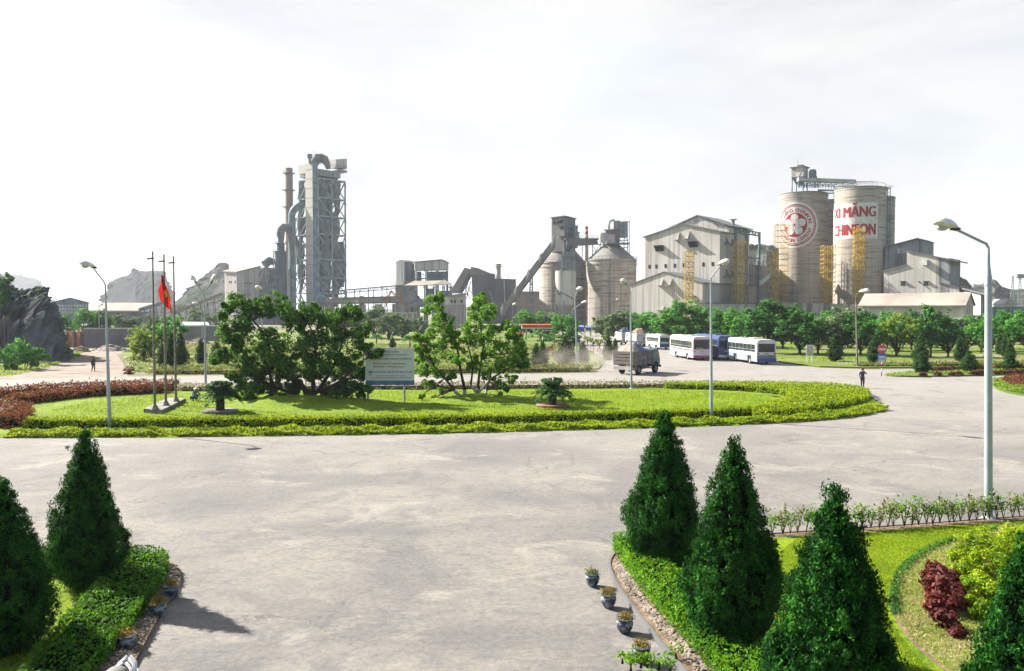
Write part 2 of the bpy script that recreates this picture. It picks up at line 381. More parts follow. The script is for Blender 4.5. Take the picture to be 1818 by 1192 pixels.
M['dirt'] = surf('bare_dirt', (0.35, 0.285, 0.23), 0.95, (0.21, 0.165, 0.13), 0.25, 0.35, 0.62, 9, (1, 2.2, 1), bump=0.8, bscale=3, second=((0.16, 0.145, 0.12), 0.8, 0.36, 0.44, (1, 2, 1)))
M['soil'] = surf('bed_soil', (0.28, 0.20, 0.125), 0.95, (0.14, 0.095, 0.06), 2.0, 0.35, 0.6, 7, bump=1.0, bscale=14)
M['kerb'] = surf('kerb_concrete', (0.33, 0.31, 0.28), 0.9, (0.13, 0.12, 0.11), 1.6, 0.35, 0.6, 6, bump=0.4)
M['stone_small'] = surf('gravel_stone', (0.36, 0.30, 0.24), 0.9, (0.16, 0.13, 0.10), 4, 0.4, 0.6)
M['concrete'] = surf('raw_concrete', (0.50, 0.455, 0.39), 0.92, (0.33, 0.30, 0.265), 0.10, 0.36, 0.62, 8, (1, 1, 0.25), second=((0.16, 0.145, 0.135), 0.55, 0.40, 0.47, (1, 1, 0.06)))
M['white_conc'] = surf('pale_silo_paint', (0.66, 0.64, 0.59), 0.85, (0.40, 0.38, 0.35), 0.3, 0.35, 0.62, 8, (1, 1, 0.12))
M['steel_grey'] = surf('grey_steel', (0.28, 0.32, 0.34), 0.6, (0.15, 0.18, 0.19), 0.5, 0.4, 0.62)
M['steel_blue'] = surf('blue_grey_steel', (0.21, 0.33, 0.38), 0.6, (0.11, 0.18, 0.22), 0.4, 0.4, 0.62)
M['steel_pale'] = surf('pale_steel', (0.58, 0.59, 0.53), 0.6, (0.36, 0.36, 0.33), 0.4, 0.4, 0.62)
M['dusty'] = surf('dusty_sheet', (0.36, 0.325, 0.285), 0.9, (0.22, 0.20, 0.18), 0.15, 0.35, 0.62, 8, (1, 1, 0.4))
M['dusty_dark'] = surf('dusty_dark_sheet', (0.215, 0.21, 0.205), 0.9, (0.13, 0.13, 0.137), 0.2, 0.35, 0.62, 8, (1, 1, 0.4))
M['roofing'] = surf('pale_roof_sheet', (0.42, 0.37, 0.31), 0.85, (0.29, 0.245, 0.20), 0.1, 0.35, 0.65, 6)
M['roof_dark'] = surf('grey_roof_sheet', (0.20, 0.205, 0.21), 0.8, (0.12, 0.125, 0.13), 0.15, 0.35, 0.65, 6)
M['tan'] = surf('tan_concrete', (0.38, 0.30, 0.24), 0.9, (0.27, 0.21, 0.17), 0.15, 0.35, 0.65, 6)
M['dark'] = surf('opening_dark', (0.018, 0.02, 0.022), 0.7)
M['yellow'] = surf('yellow_steel', (0.80, 0.52, 0.04), 0.6, (0.36, 0.22, 0.03), 1.2, 0.35, 0.6)
M['white'] = surf('white_paint', (0.74, 0.74, 0.72), 0.6, (0.55, 0.54, 0.52), 0.7, 0.3, 0.6)
M['red'] = surf('sign_red', (0.42, 0.016, 0.016), 0.7, (0.31, 0.016, 0.02), 0.4, 0.35, 0.6)
M['bark'] = surf('dark_bark', (0.075, 0.055, 0.04), 0.95, (0.03, 0.024, 0.02), 3, 0.35, 0.6, 6, (1, 1, 0.3), bump=0.6)
M['bark_pale'] = surf('pale_bark', (0.20, 0.17, 0.13), 0.95, (0.10, 0.085, 0.065), 3, 0.35, 0.6, 6, (1, 1, 0.3), bump=0.6)
M['lime'] = surf('limewash', (0.62, 0.62, 0.60), 0.9, (0.42, 0.41, 0.38), 3, 0.35, 0.6)
M['twig'] = surf('twigs_inner_shade', (0.007, 0.014, 0.004), 0.95, (0.004, 0.007, 0.003), 4)  # near-black core of crowns and hedges: inner shade put into its colour
M['twig_pale'] = surf('pale_twigs', (0.16, 0.12, 0.085), 0.95, (0.08, 0.06, 0.045), 4)
M['galv'] = surf('galvanised_steel', (0.46, 0.52, 0.55), 0.45, (0.34, 0.39, 0.42), 1.5, 0.35, 0.65, metal=0.25)
M['rust_pole'] = surf('aged_pole', (0.30, 0.27, 0.22), 0.6, (0.16, 0.12, 0.085), 1.5, 0.35, 0.6)
M['lamp_white'] = surf('lamp_housing', (0.95, 0.92, 0.85), 0.5, (0.7, 0.66, 0.6), 3, 0.4, 0.6)
M['lamp_dark'] = surf('lamp_fitting', (0.10, 0.09, 0.08), 0.6)
M['lens'] = surf('lamp_lens', (0.55, 0.53, 0.46), 0.25)
M['tyre'] = surf('tyre_rubber', (0.022, 0.021, 0.020), 0.9, (0.05, 0.045, 0.04), 4)
M['glass'] = surf('vehicle_glass', (0.03, 0.045, 0.045), 0.08)
M['black'] = surf('matt_black', (0.015, 0.015, 0.016), 0.6)

# ================================================================ setting: ground, roads, lawns
sheet('ground', [(-7000, -300), (7000, -300), (7000, 9000), (-7000, 9000)], -0.03, M['field'])
g = lambda *pp: [tuple(G(x, y)[:2]) for x, y in pp]
road_poly = [(-90, -12), (120, -12), (150, 40)] + g((2900, 654), (1540, 656), (1455, 653), (1395, 646), (1290, 623), (1180, 604), (1110, 592), (985, 588), (1000, 597), (1030, 612), (1078, 640), (1060, 662), (800, 666), (228, 669), (-300, 680)) 
sheet('road', road_poly, 0.0, M['asphalt'])
sheet('dirt_yard', g((-420, 682), (15, 674), (228, 669.5), (218, 645), (205, 626), (150, 620), (105, 622), (70, 640), (15, 655), (-420, 668)), 0.004, M['dirt'])
def slab(name, poly, z, mat, kerb=0.12, km=None):
    """raised planting with a kerb stone round it"""
    o = sheet(name, poly, z, M[mat], thick=z)
    return o
back_lawn = smoothpoly(g((232, 667.5), (1055, 661), (1072, 648), (1030, 617), (1000, 603), (985, 590), (600, 585), (240, 596), (212, 622), (225, 645)), 2)
slab('lawn', back_lawn, 0.10, 'grass_far')
right_lawn = g((1395, 645), (1455, 652), (1540, 654), (1818, 651), (2900, 648), (2900, 583), (1120, 583), (1130, 592), (1180, 602), (1290, 621.5))
slab('lawn', right_lawn, 0.10, 'grass_far')
median_strip = smoothpoly(g((1566, 665), (1640, 660.5), (1700, 657), (1818, 654.5), (2300, 651), (2300, 660), (1818, 666), (1700, 669), (1620, 670), (1575, 669)), 2)
slab('median_strip', median_strip, 0.12, 'grass_far')
edge_bed = smoothpoly(g((1760, 676), (1762, 690), (1795, 701), (1860, 708), (2050, 700), (2100, 674), (1900, 667), (1790, 668)), 2)
slab('planting_bed', edge_bed, 0.12, 'grass_far')
bedR = smoothpoly(g((1430, 1560), (1290, 1290), (1213, 1192), (1150, 1116), (1112, 1066), (1088, 1026), (1083, 1003), (1094, 986), (1130, 978), (1250, 965), (1375, 953), (1520, 944), (1700, 931), (1818, 922), (2600, 880)), 1, False) 
bedR = bedR + [(14, 0.5), (1.8, 0.5)]
sheet('planting_bed', bedR, 0.09, M['soil'], thick=0.09)
kline = [p for p in bedR[:-2]]
def kerb(name, line, w=0.12, z=0.12, out=0.0):
    return sheet(name, strip(line, w+out, -out), z, M['dusty_dark'], thick=z)
kerb('kerb', [(p[0], p[1]) for p in kline], 0.07, 0.115)
bedL = smoothpoly(g((-500, 1010), (60, 992), (262, 984), (318, 1008), (322, 1040), (290, 1085), (262, 1140), (230, 1200), (170, 1330), (60, 1600)), 1, False) + [(-3.2, 1.0), (-16, 1.0)]
sheet('planting_bed', bedL, 0.09, M['soil'], thick=0.09)

# island lawn with two low mounds
outer = smoothpoly(g((-260, 752), (-60, 775), (20, 778.5), (300, 776), (600, 772), (800, 769), (1000, 764), (1200, 759), (1400, 751), (1510, 742), (1560, 732), (1574, 726), (1560, 715), (1535, 703), (1490, 694), (1430, 690), (1300, 688.5), (1100, 690), (800, 693), (400, 696), (300, 697), (100, 703), (-100, 712), (-300, 726)), 2)
t1, t2 = G(560, 722), G(850, 712)
def island_z(x, y):
    z = 0.10
    for c, a, sx_, sy_ in ((t1, 0.62, 3.6, 3.0), (t2, 0.42, 2.6, 2.2), (G(480, 722), 0.3, 2, 2)):
        z += a*math.exp(-((x-c.x)/sx_)**2-((y-c.y)/sy_)**2)
    return z + 0.03*math.sin(x*0.7)*math.cos(y*0.9)
def lawn_grid(name, poly, zf, step, mat, zb=0.0):
    xs = [p[0] for p in poly]; ys = [p[1] for p in poly]
    nx = int((max(xs)-min(xs))/step)+2; ny = int((max(ys)-min(ys))/step)+2
    X = np.array([[min(xs)+i*step, min(ys)+j*step] for j in range(ny) for i in range(nx)]); ins = inpoly(X, poly)
    mb = MB(); mb.v = [(x, y, zf(x, y) if k else 0.012) for (x, y), k in zip(X, ins)]
    for j in range(ny-1):
        for i in range(nx-1):
            q = (j*nx+i, j*nx+i+1, (j+1)*nx+i+1, (j+1)*nx+i)
            if sum(ins[list(q)]) >= 2: mb.f.append(q); mb.m.append(0)
    return tag(mb.build(name, mat, smooth=True), kind='structure')
lawn_grid('lawn', outer, island_z, 0.45, M['grass'])
# ================================================================ planting
L = {}
L['lemon'] = leafmat('lemon_hedge_leaves', [(0.04, 0.10, 0.003), (0.145, 0.23, 0.004), (0.30, 0.37, 0.010)], 0.35)
L['cypress'] = leafmat('cypress_leaves', [(0.001, 0.010, 0.003), (0.005, 0.045, 0.006), (0.035, 0.15, 0.009)], 0.15, 0.6, 3.0, 0.1)
L['cypress_far'] = leafmat('cypress_far_leaves', [(0.008, 0.028, 0.010), (0.020, 0.062, 0.018), (0.07, 0.15, 0.025)], 0.2, 0.6, 1.0, 0.1)
L['bright'] = leafmat('fresh_leaves', [(0.012, 0.070, 0.005), (0.055, 0.185, 0.009), (0.19, 0.36, 0.02)], 0.35, 0.5, 1.0, 0.15)
L['deep'] = leafmat('deep_green_leaves', [(0.005, 0.033, 0.005), (0.022, 0.10, 0.009), (0.11, 0.25, 0.015)], 0.28, 0.5, 1.0, 0.15)
L['tree'] = leafmat('tree_leaves', [(0.012, 0.070, 0.010), (0.045, 0.185, 0.022), (0.11, 0.32, 0.04)], 0.3, 0.5, 0.5)
L['tree_dark'] = leafmat('dark_tree_leaves', [(0.006, 0.035, 0.008), (0.022, 0.105, 0.017), (0.07, 0.22, 0.028)], 0.25, 0.5, 0.5)
L['tree_lemon'] = leafmat('yellow_green_leaves', [(0.035, 0.085, 0.012), (0.10, 0.20, 0.020), (0.27, 0.36, 0.04)], 0.35, 0.5, 0.5)
L['grey_green'] = leafmat('dusty_leaves', [(0.035, 0.075, 0.035), (0.085, 0.16, 0.070), (0.20, 0.29, 0.12)], 0.25, 0.7, 0.5)
L['dry'] = leafmat('dusty_hedge_leaves', [(0.06, 0.065, 0.035), (0.15, 0.155, 0.08), (0.33, 0.31, 0.19)], 0.25, 0.7, 0.9)
L['olive'] = leafmat('olive_hedge_leaves', [(0.05, 0.065, 0.02), (0.12, 0.15, 0.04), (0.24, 0.27, 0.06)], 0.25, 0.7, 0.6)
L['red'] = leafmat('red_hedge_leaves', [(0.018, 0.016, 0.006), (0.075, 0.027, 0.013), (0.20, 0.065, 0.036)], 0.3, 0.5, 0.9)
L['wine'] = leafmat('dark_red_leaves', [(0.02, 0.006, 0.005), (0.075, 0.012, 0.010), (0.19, 0.038, 0.034)], 0.25, 0.4, 1.2, 0.35)
L['gold'] = leafmat('golden_leaves', [(0.04, 0.11, 0.003), (0.12, 0.22, 0.004), (0.36, 0.43, 0.008)], 0.3, 0.4, 1.2)
L['cycad'] = leafmat('palm_fronds', [(0.004, 0.03, 0.006), (0.015, 0.075, 0.010), (0.06, 0.17, 0.02)], 0.2, 0.4, 1.0)
L['blade'] = leafmat('grass_blades', [(0.08, 0.14, 0.003), (0.16, 0.24, 0.004), (0.27, 0.36, 0.008)], 0.35, 0.6, 0.35)
L['blade_dry'] = leafmat('dry_grass_blades', [(0.14, 0.18, 0.03), (0.26, 0.25, 0.07), (0.40, 0.33, 0.15)], 0.3, 0.7, 0.8)
L['potleaf'] = leafmat('pot_plant_leaves', [(0.04, 0.045, 0.008), (0.16, 0.12, 0.015), (0.36, 0.25, 0.03)], 0.3, 0.5, 2)

# ---- clipped cypress cones
def cone_profile(t): 
    return 0.50+0.50*math.sin(min(t/0.27, 1)*math.pi/2) if t < 0.27 else max(((1-t)/0.73), 0)**0.88
def cypress(name, H, Rm, tufts, per, leaf, mat, tr=0.09, seed=1, lump=0.15, base=0.10):
    rg = np.random.default_rng(seed)
    root = empty(name)
    # tuft centres, denser by surface
    Tt = []; 
    while len(Tt) < tufts:
        t = rg.uniform(0, 1); 
        if rg.uniform() < cone_profile(t)+0.04: Tt.append(t)
    Tt = np.array(Tt); A = rg.uniform(0, 2*math.pi, tufts)
    rr = np.array([cone_profile(t) for t in Tt])*Rm
    rr = rr*(1+lump*(np.sin(A*3+Tt*9+seed)+np.sin(A*5-Tt*14+seed*2))*0.5)+rg.normal(0, tr*0.5, tufts)+(rg.uniform(0, 1, tufts) < .025)*rg.uniform(.05, .16, tufts)*Rm/.9
    z = base+Tt*(H-base)
    cen = np.column_stack([rr*np.cos(A), rr*np.sin(A), z]); outw = np.column_stack([np.cos(A), np.sin(A), np.full(tufts, 0.45)])
    k = tufts*per; ci = np.repeat(np.arange(tufts), per)
    tsz = tr*rg.uniform(0.5, 1.5, tufts)[ci]
    d = unit(rg.normal(0, 1, (k, 3))+outw[ci]*0.55)
    P = cen[ci]+d*(rg.uniform(0, 1, k)**0.5*tsz)[:, None]; P[:, 2] = np.maximum(P[:, 2], 0.02)
    # a few shoots that escaped the shears
    core = MB(); prof = [(0.02, base*0.5)]+[(max(Rm*cone_profile(t)*0.86-tr*0.3, 0.01), base+t*(H-base)) for t in [0.0, 0.08, 0.16, 0.25, 0.4, 0.55, 0.7, 0.82, 0.92, 0.97]]
    core.lathe((0, 0, 0), prof, 18)
    leaf_mesh('crown', P, d+outw[ci]*0.3, leaf, 0.42, [mat, M['twig']], 0.75, root, up=1.1, core=core, rng=rg)
    MB().tube([(0, 0, -0.05), (0.01, 0, base+0.15)], [Rm*0.09, Rm*0.06], 8).build('trunk', M['bark'], root)
    return root
CYL = 'dark green clipped cone cypress '
px_m = lambda y: HC*F0/(y-YH)/F0
def stand(px, py, z=0.09): p = G(px, py); return (p.x, p.y, z)
cA = cypress('cypress', 4.0, 0.93, 2100, 32, 0.062, L['cypress'], 0.105, 3)
cB = cypress('cypress', 4.1, 0.95, 2100, 32, 0.062, L['cypress'], 0.105, 8)
GC = 'clipped cypress cones in the foreground beds'
place(tag(cA, CYL+'farthest of the row beside the light green hedge', 'cypress', GC), stand(1178, 1012), 0.3, (.94, .94, 1))
place(tag(cB, CYL+'second of the row, in the right foreground bed', 'cypress', GC), stand(1300, 1158), 1.1, (.9, .9, 1))
c = cypress('cypress', 4.0, 0.93, 2300, 32, 0.062, L['cypress'], 0.11, 15); c['category'] = 'cypress'; place(c, stand(1478, 1362), 2.5, (.94, .94, 1.0), CYL+'largest in view, beside the lawn and red shrub bed', GC)
c = copy_tree(cB); place(c, (6.15, 9.7, 0.09), 4.0, (0.78, 0.78, 0.93), CYL+'at the lower right corner before the golden shrub', GC)
c = cypress('cypress', 4.1, 0.95, 1900, 32, 0.066, L['cypress'], 0.115, 27); c['category'] = 'cypress'; place(c, stand(155, 1048), 5.2, (.80, .80, 0.91), CYL+'whole, behind the low hedge at the left', GC)
c = copy_tree(cA); place(c, stand(6, 1165), 0.9, (.90, .90, 0.84), CYL+'cut off by the left edge of the view', GC)

# ---- middle distance cypresses: (x, base y, tip y, width px, where)
far_c = []
cF = [cypress('cypress', 4.0, 0.85, 330, 16, 0.17, L['cypress_far'], 0.17, 20+i) for i in range(3)]
spots = [
 (1482, 642, 592, 24, 'left of the tall lamp post on the right lawn', 0), (1551, 645, 597, 22, 'behind the no entry sign', 1),
 (1634, 648, 592, 26, 'tall, behind the shorter cone on the median', 2), (1703, 642, 594, 17, 'slim, left of two on the right lawn', 0), (1709, 640, 600, 20, 'close behind its slim neighbour on the lawn', 1),
 (1774, 630, 592, 12, 'slimmest of three beyond the tall lamp post', 1), (1783, 634, 594, 14, 'middle one of three beyond the tall lamp post', 2), (1793, 640, 600, 16, 'nearest of three beyond the tall lamp post', 0),
 (1636, 662, 623, 26, 'squat, at the left end of the median of red shrubs', 1), (1721, 660, 624, 28, 'squat, in the middle of the median of red shrubs', 2), (1793, 658, 624, 27, 'squat, right of the tall lamp post on the median', 0),
 (304, 652, 588, 20, 'dark, behind the right flagpole', 2), (322, 650, 590, 24, 'dark, right of the flagpoles', 0), (288, 656, 606, 14, 'small, between two flagpoles', 1), (357, 646, 600, 18, 'beside the twin lamp post', 1), (385, 648, 604, 24, 'behind the left end of the big tree', 0),
 (923, 655, 592, 30, 'behind the right side of the lighter tree', 2), (952, 652, 608, 20, 'dusty, left of the slim pair before the kiosk', 1), (964, 650, 602, 18, 'dusty, right of the slim pair before the kiosk', 0),
 (1004, 648, 596, 34, 'broad dusty, left of the lamp post behind the roundabout', 2), (1035, 646, 604, 20, 'right of the lamp post behind the roundabout', 1), (1080, 640, 594, 20, 'behind the load of the truck', 0), (1092, 625, 600, 10, 'small, beyond the truck', 1),
 (697, 618, 598, 13, 'little, above the notice board', 0), (1010, 640, 606, 16, 'half hidden behind a broad one', 1)]
for i, (x, yb, yt, w, where, v) in enumerate(spots):
    c = cF[v] if not cF[v].get('label') else copy_tree(cF[v])
    p = G(x, yb, 0.1); s = p.y/F0
    c['category'] = 'cypress'; H_ = (yb-yt)*s
    place(c, p, rnd.uniform(0, 6), (w*s/1.75, w*s/1.75, H_/4.0), 'cone cypress '+where, 'cypress cones on the lawns behind the roundabout')

# ---- clump trees
def clump_leaves(cen, rad, per, leaf, rg, upb=0.5, sub=5):
    """leaf points and normals for clumps: each clump is a few twigs' worth of smaller tufts"""
    cen = np.array(cen, float); rad = np.array(rad, float); P = []; N = []
    for c, r_ in zip(cen, rad):
        k = max(int(per), 8); m = sub+int(rg.integers(0, 3))
        d = unit(rg.normal(0, 1, (m, 3))*np.array([1, 1, 0.75])); sc = c+d*r_*rg.uniform(0.35, 0.85, (m, 1)); sr = r_*rg.uniform(0.28, 0.5, m)
        j = rg.integers(0, m, k); dd = unit(rg.normal(0, 1, (k, 3)))
        P.append(sc[j]+dd*(rg.uniform(0, 1, k)**0.45*sr[j])[:, None]*np.array([1, 1, 0.8])); N.append(dd+np.array([0, 0, upb])+d[j]*0.4)
    return np.vstack(P), np.vstack(N)
def limb(mb, a, b, r0, r1, rg, wob=0.08, n=5, sides=7):
    a, b = Vector(a), Vector(b); L_ = (b-a).length; pts = []; rs = []
    for i in range(n+1):
        t = i/n; p = a.lerp(b, t); w = wob*L_*math.sin(math.pi*t)
        pts.append(p+Vector((rg.normal()*w, rg.normal()*w, abs(rg.normal())*w*0.5))); rs.append(r0+(r1-r0)*t)
    mb.tube(pts, rs, sides); return pts[-1]
def px_tree(name, label, cat, clumps, trunks, Y, leaf, lmat, per, seed, depth=2.6, bark='bark', lime=None, spread=1.0, group=None):
    """a tree whose crown clumps stand where the photograph shows them: (px, py, radius px)"""
    rg = np.random.default_rng(seed); s = Y/F0
    root = empty(name, (0, 0, 0), 0, label, cat, group)
    ctr = np.array([[c[0], c[1]] for c in clumps]).mean(0); cen = []; rad = []
    for (x, y, r_) in clumps:
        off = rg.uniform(-1, 1)*depth*max(0.25, 1-abs(x-ctr[0])/160)
        p = at(x, y, Y+off); cen.append(p[:]); rad.append(r_*s*1.38*spread)
        for _ in range(2):
            off2 = off+rg.uniform(-1, 1)*1.4; q = at(x+rg.uniform(-.7, .7)*r_, y+rg.uniform(-.5, .5)*r_, Y+off2); cen.append(q[:]); rad.append(r_*s*0.85)
    P, N = clump_leaves(cen, rad, per, leaf, rg)
    leaf_mesh('crown', P, N, leaf, 0.5, lmat, 0.55, root, rng=rg, fold=0.12)
    tb = MB(); nodes = []; lb = MB()
    for tr in trunks:
        pts = [at(x, y, Y+dy) for x, y, dy, _ in tr]; rs = [r_*s for *_, r_ in tr]
        tb.tube(pts, rs, 9); nodes += list(zip(pts[1:], rs[1:]))
        if lime:
            k = next((i for i, q in enumerate(tr) if q[1] < lime), 1); a, b = pts[0], pts[1]
            lb.tube([a+Vector((0, 0, -0.1)), b], [rs[0]*1.08, rs[1]*1.10], 9)
    for c, r_ in zip(cen, rad):
        c = Vector(c); best = min(nodes, key=lambda q: (q[0]-c).length+ (0.8 if q[0].z > c.z else 0))
        limb(tb, best[0], c, min(best[1]*0.5, 0.055), 0.012, rg, 0.07, 4, 5)
    tb.build('trunk', M[bark], root, smooth=True)
    if lime: lb.build('limewash_band', M['lime'], root, smooth=True)
    b = at(*trunks[0][0][:2], Y); return rebase(root, (b.x, b.y, 0.4))
Y1 = G(560, 716).y
T1c = [(425,543,24),(408,572,24),(452,540,18),(472,533,18),(475,556,24),(442,578,28),(404,604,20),(398,590,14),(505,556,22),(524,572,22),(545,553,16),(560,545,10),(500,596,30),(462,606,28),(430,636,24),(396,634,15),(383,640,8),(470,646,24),(440,672,20),(413,668,10),(450,690,18),(484,688,18),(446,722,12),(432,712,8),(424,688,8),(458,712,7),
 (575,568,20),(600,563,20),(622,556,15),(636,560,8),(560,596,26),(600,596,28),(632,594,20),(645,616,18),(666,628,11),(678,630,5),(590,636,28),(625,646,24),(560,640,18),(642,664,14),(602,674,22),(624,690,16),(584,714,16),(604,722,15),(566,726,12),(618,716,14),(530,632,24),(508,648,20),(650,690,9),(640,700,7),(538,608,24),(480,626,24),(402,548,10),(396,560,8),(505,530,6),(520,680,12),(418,610,16),(552,664,12),(520,694,13),(504,708,11),(540,655,18),(570,660,19),(465,672,17),(500,668,16),(586,692,15),(440,702,11),(470,716,8),(602,700,13),(616,688,13),(490,640,18),(530,712,10),(572,712,10)]
px_tree('broadleaf_tree', 'large dark green spreading tree with many low limbs, left of the notice board', 'tree', T1c,
  [[(545,714,0,9),(547,702,0,7.5),(540,690,0.2,5),(520,668,0.3,4),(500,640,0.5,3),(480,605,0.6,2.2),(450,570,0.8,1.3)],
   [(548,706,0,7),(556,690,-0.3,4.5),(556,668,-0.5,3.4),(560,630,-0.4,2.6),(560,600,-0.2,1.6),(545,570,0,1)],
   [(552,704,0,6),(566,690,0.3,4),(582,668,0.5,3.2),(598,640,0.6,2.4),(610,600,0.8,1.4)],
   [(549,700,0,5),(572,694,-0.8,2.8),(596,682,-1.2,2.4),(620,664,-1.5,1.6),(645,640,-1.5,1)],
   [(480,716,-0.5,6.5),(482,700,-0.5,5),(484,684,-0.4,4),(478,660,-0.2,2.6),(450,640,0,1.6),(420,620,0.2,1)],
   [(545,712,0.5,5),(520,700,0.2,3),(495,690,0,2.4),(460,676,-0.3,1.6),(430,655,-0.5,1)]], Y1, 0.24, L['deep'], 310, 5)
Y2 = G(840, 709).y
T2c = [(775,528,11),(768,546,16),(783,560,14),(850,526,11),(846,545,17),(866,556,15),(780,580,20),(758,596,15),(743,600,9),(806,588,20),(832,578,18),(868,586,20),(893,574,12),(906,586,14),(850,606,22),(885,612,22),(910,618,17),(926,626,11),(790,616,22),(765,636,20),(752,656,13),(815,636,16),(842,646,16),(872,646,20),(900,648,20),(926,648,12),(906,672,10),(882,678,11),(780,658,15),(760,682,10),(800,668,9),(748,704,5),(786,694,6),(900,690,6),(822,610,14),(752,620,12),(745,640,8),(770,706,4),(860,666,10),(888,700,4),(838,560,10),(800,600,14),(742,616,8),(915,600,9),(868,626,14)]
px_tree('broadleaf_tree', 'bright green open tree with whitewashed trunks, right of the notice board', 'tree', T2c,
  [[(824,711,0,4.2),(825,693,0,3.0),(818,660,0,2.2),(812,620,0.2,1.8),(800,580,0.3,1.6),(780,548,0.4,1)],
   [(848,708,0.3,4.0),(848,690,0.3,2.8),(852,655,0.4,2.0),(858,615,0.5,1.6),(852,575,0.6,1.4),(850,545,0.7,0.9)],
   [(861,708,0.5,2.6),(864,692,0.5,2.0),(872,660,0.6,1.8),(888,630,0.8,1.4),(905,600,1,0.8)],
   [(822,709,0,3.4),(806,693,-0.4,2.4),(790,672,-0.8,1.9),(770,650,-1,1.4),(758,620,-1,0.9)],
   [(848,698,0.2,2.6),(836,684,-0.4,2.0),(840,650,-0.9,1.6),(830,610,-1.1,1.1)],
   [(850,694,0.3,2.6),(868,676,-0.3,1.8),(892,660,-0.6,1.4),(915,645,-0.8,0.9)]], Y2, 0.20, L['bright'], 260, 9, 2.2, 'bark', 700, 0.97)

# ---- crowns for the belt of trees behind
def belt_tree(name, H, Rc, seed, lmat, leaf=0.33, n=26, per=185, bark='bark', th=0.09, flat=0.75):
    rg = np.random.default_rng(seed); root = empty(name); cen = []; rad = []
    cz = H*(1+th)/2; hz = H*(1-th)/2
    for _ in range(n):
        d = unit(rg.normal(0, 1, (1, 3)))[0]; u = rg.uniform(0.45, 0.92); r_ = Rc*rg.uniform(0.24, 0.42)
        cen.append((d[0]*u*(Rc-r_*0.5), d[1]*u*(Rc-r_*0.5), cz+d[2]*u*(hz-r_*0.3))); rad.append(r_)
    P, N = clump_leaves(cen, rad, per, leaf, rg)
    leaf_mesh('crown', P, N, leaf, 0.6, lmat, 0.55, root, rng=rg, fold=0.1)
    tb = MB(); top = Vector((rg.normal()*0.2, rg.normal()*0.2, cz)); tb.tube([(0, 0, -0.1), (0.05, 0, H*th*0.6), top], [H*0.026, H*0.02, H*0.008], 7)
    for c, r_ in zip(cen[:14], rad):
        a = Vector((0, 0, H*th*rg.uniform(0.6, 1.3))); limb(tb, a, c, H*0.010, 0.02, rg, 0.08, 3, 5)
    tb.build('trunk', M[bark], root, smooth=True); return root
protos = [belt_tree('broadleaf_tree', 8, 3.6, 31, L['tree']), belt_tree('broadleaf_tree', 8, 3.3, 32, L['tree_dark'], 0.33, 30), belt_tree('broadleaf_tree', 8, 3.9, 33, L['tree'], 0.36, 34),
          belt_tree('broadleaf_tree', 8, 3.2, 34, L['tree_lemon'], 0.3, 24), belt_tree('broadleaf_tree', 8, 3.4, 35, L['grey_green'], 0.33, 36, th=0.02), belt_tree('broadleaf_tree', 8, 3.7, 36, L['tree_dark'], 0.36, 30, th=0.15)]
KIND = ['mid green round', 'dark green dense', 'mid green broad', 'yellow green', 'dusty grey green', 'dark green high crowned']
def belt(x, yt, yb, w, v, where, group):
    p = G(x, yb, 0.05); s = p.y/F0; H_ = (yb-yt)*s
    o = protos[v] if not protos[v].get('label') else copy_tree(protos[v])
    o['category'] = 'tree'; rr = {0: 3.6, 1: 3.3, 2: 3.9, 3: 3.2, 4: 3.4, 5: 3.7}[v]
    place(o, p, rnd.uniform(0, 6.28), (w*s*1.42/(2*rr), w*s*1.42/(2*rr), H_*1.04/8), KIND[v]+' tree '+where, group)
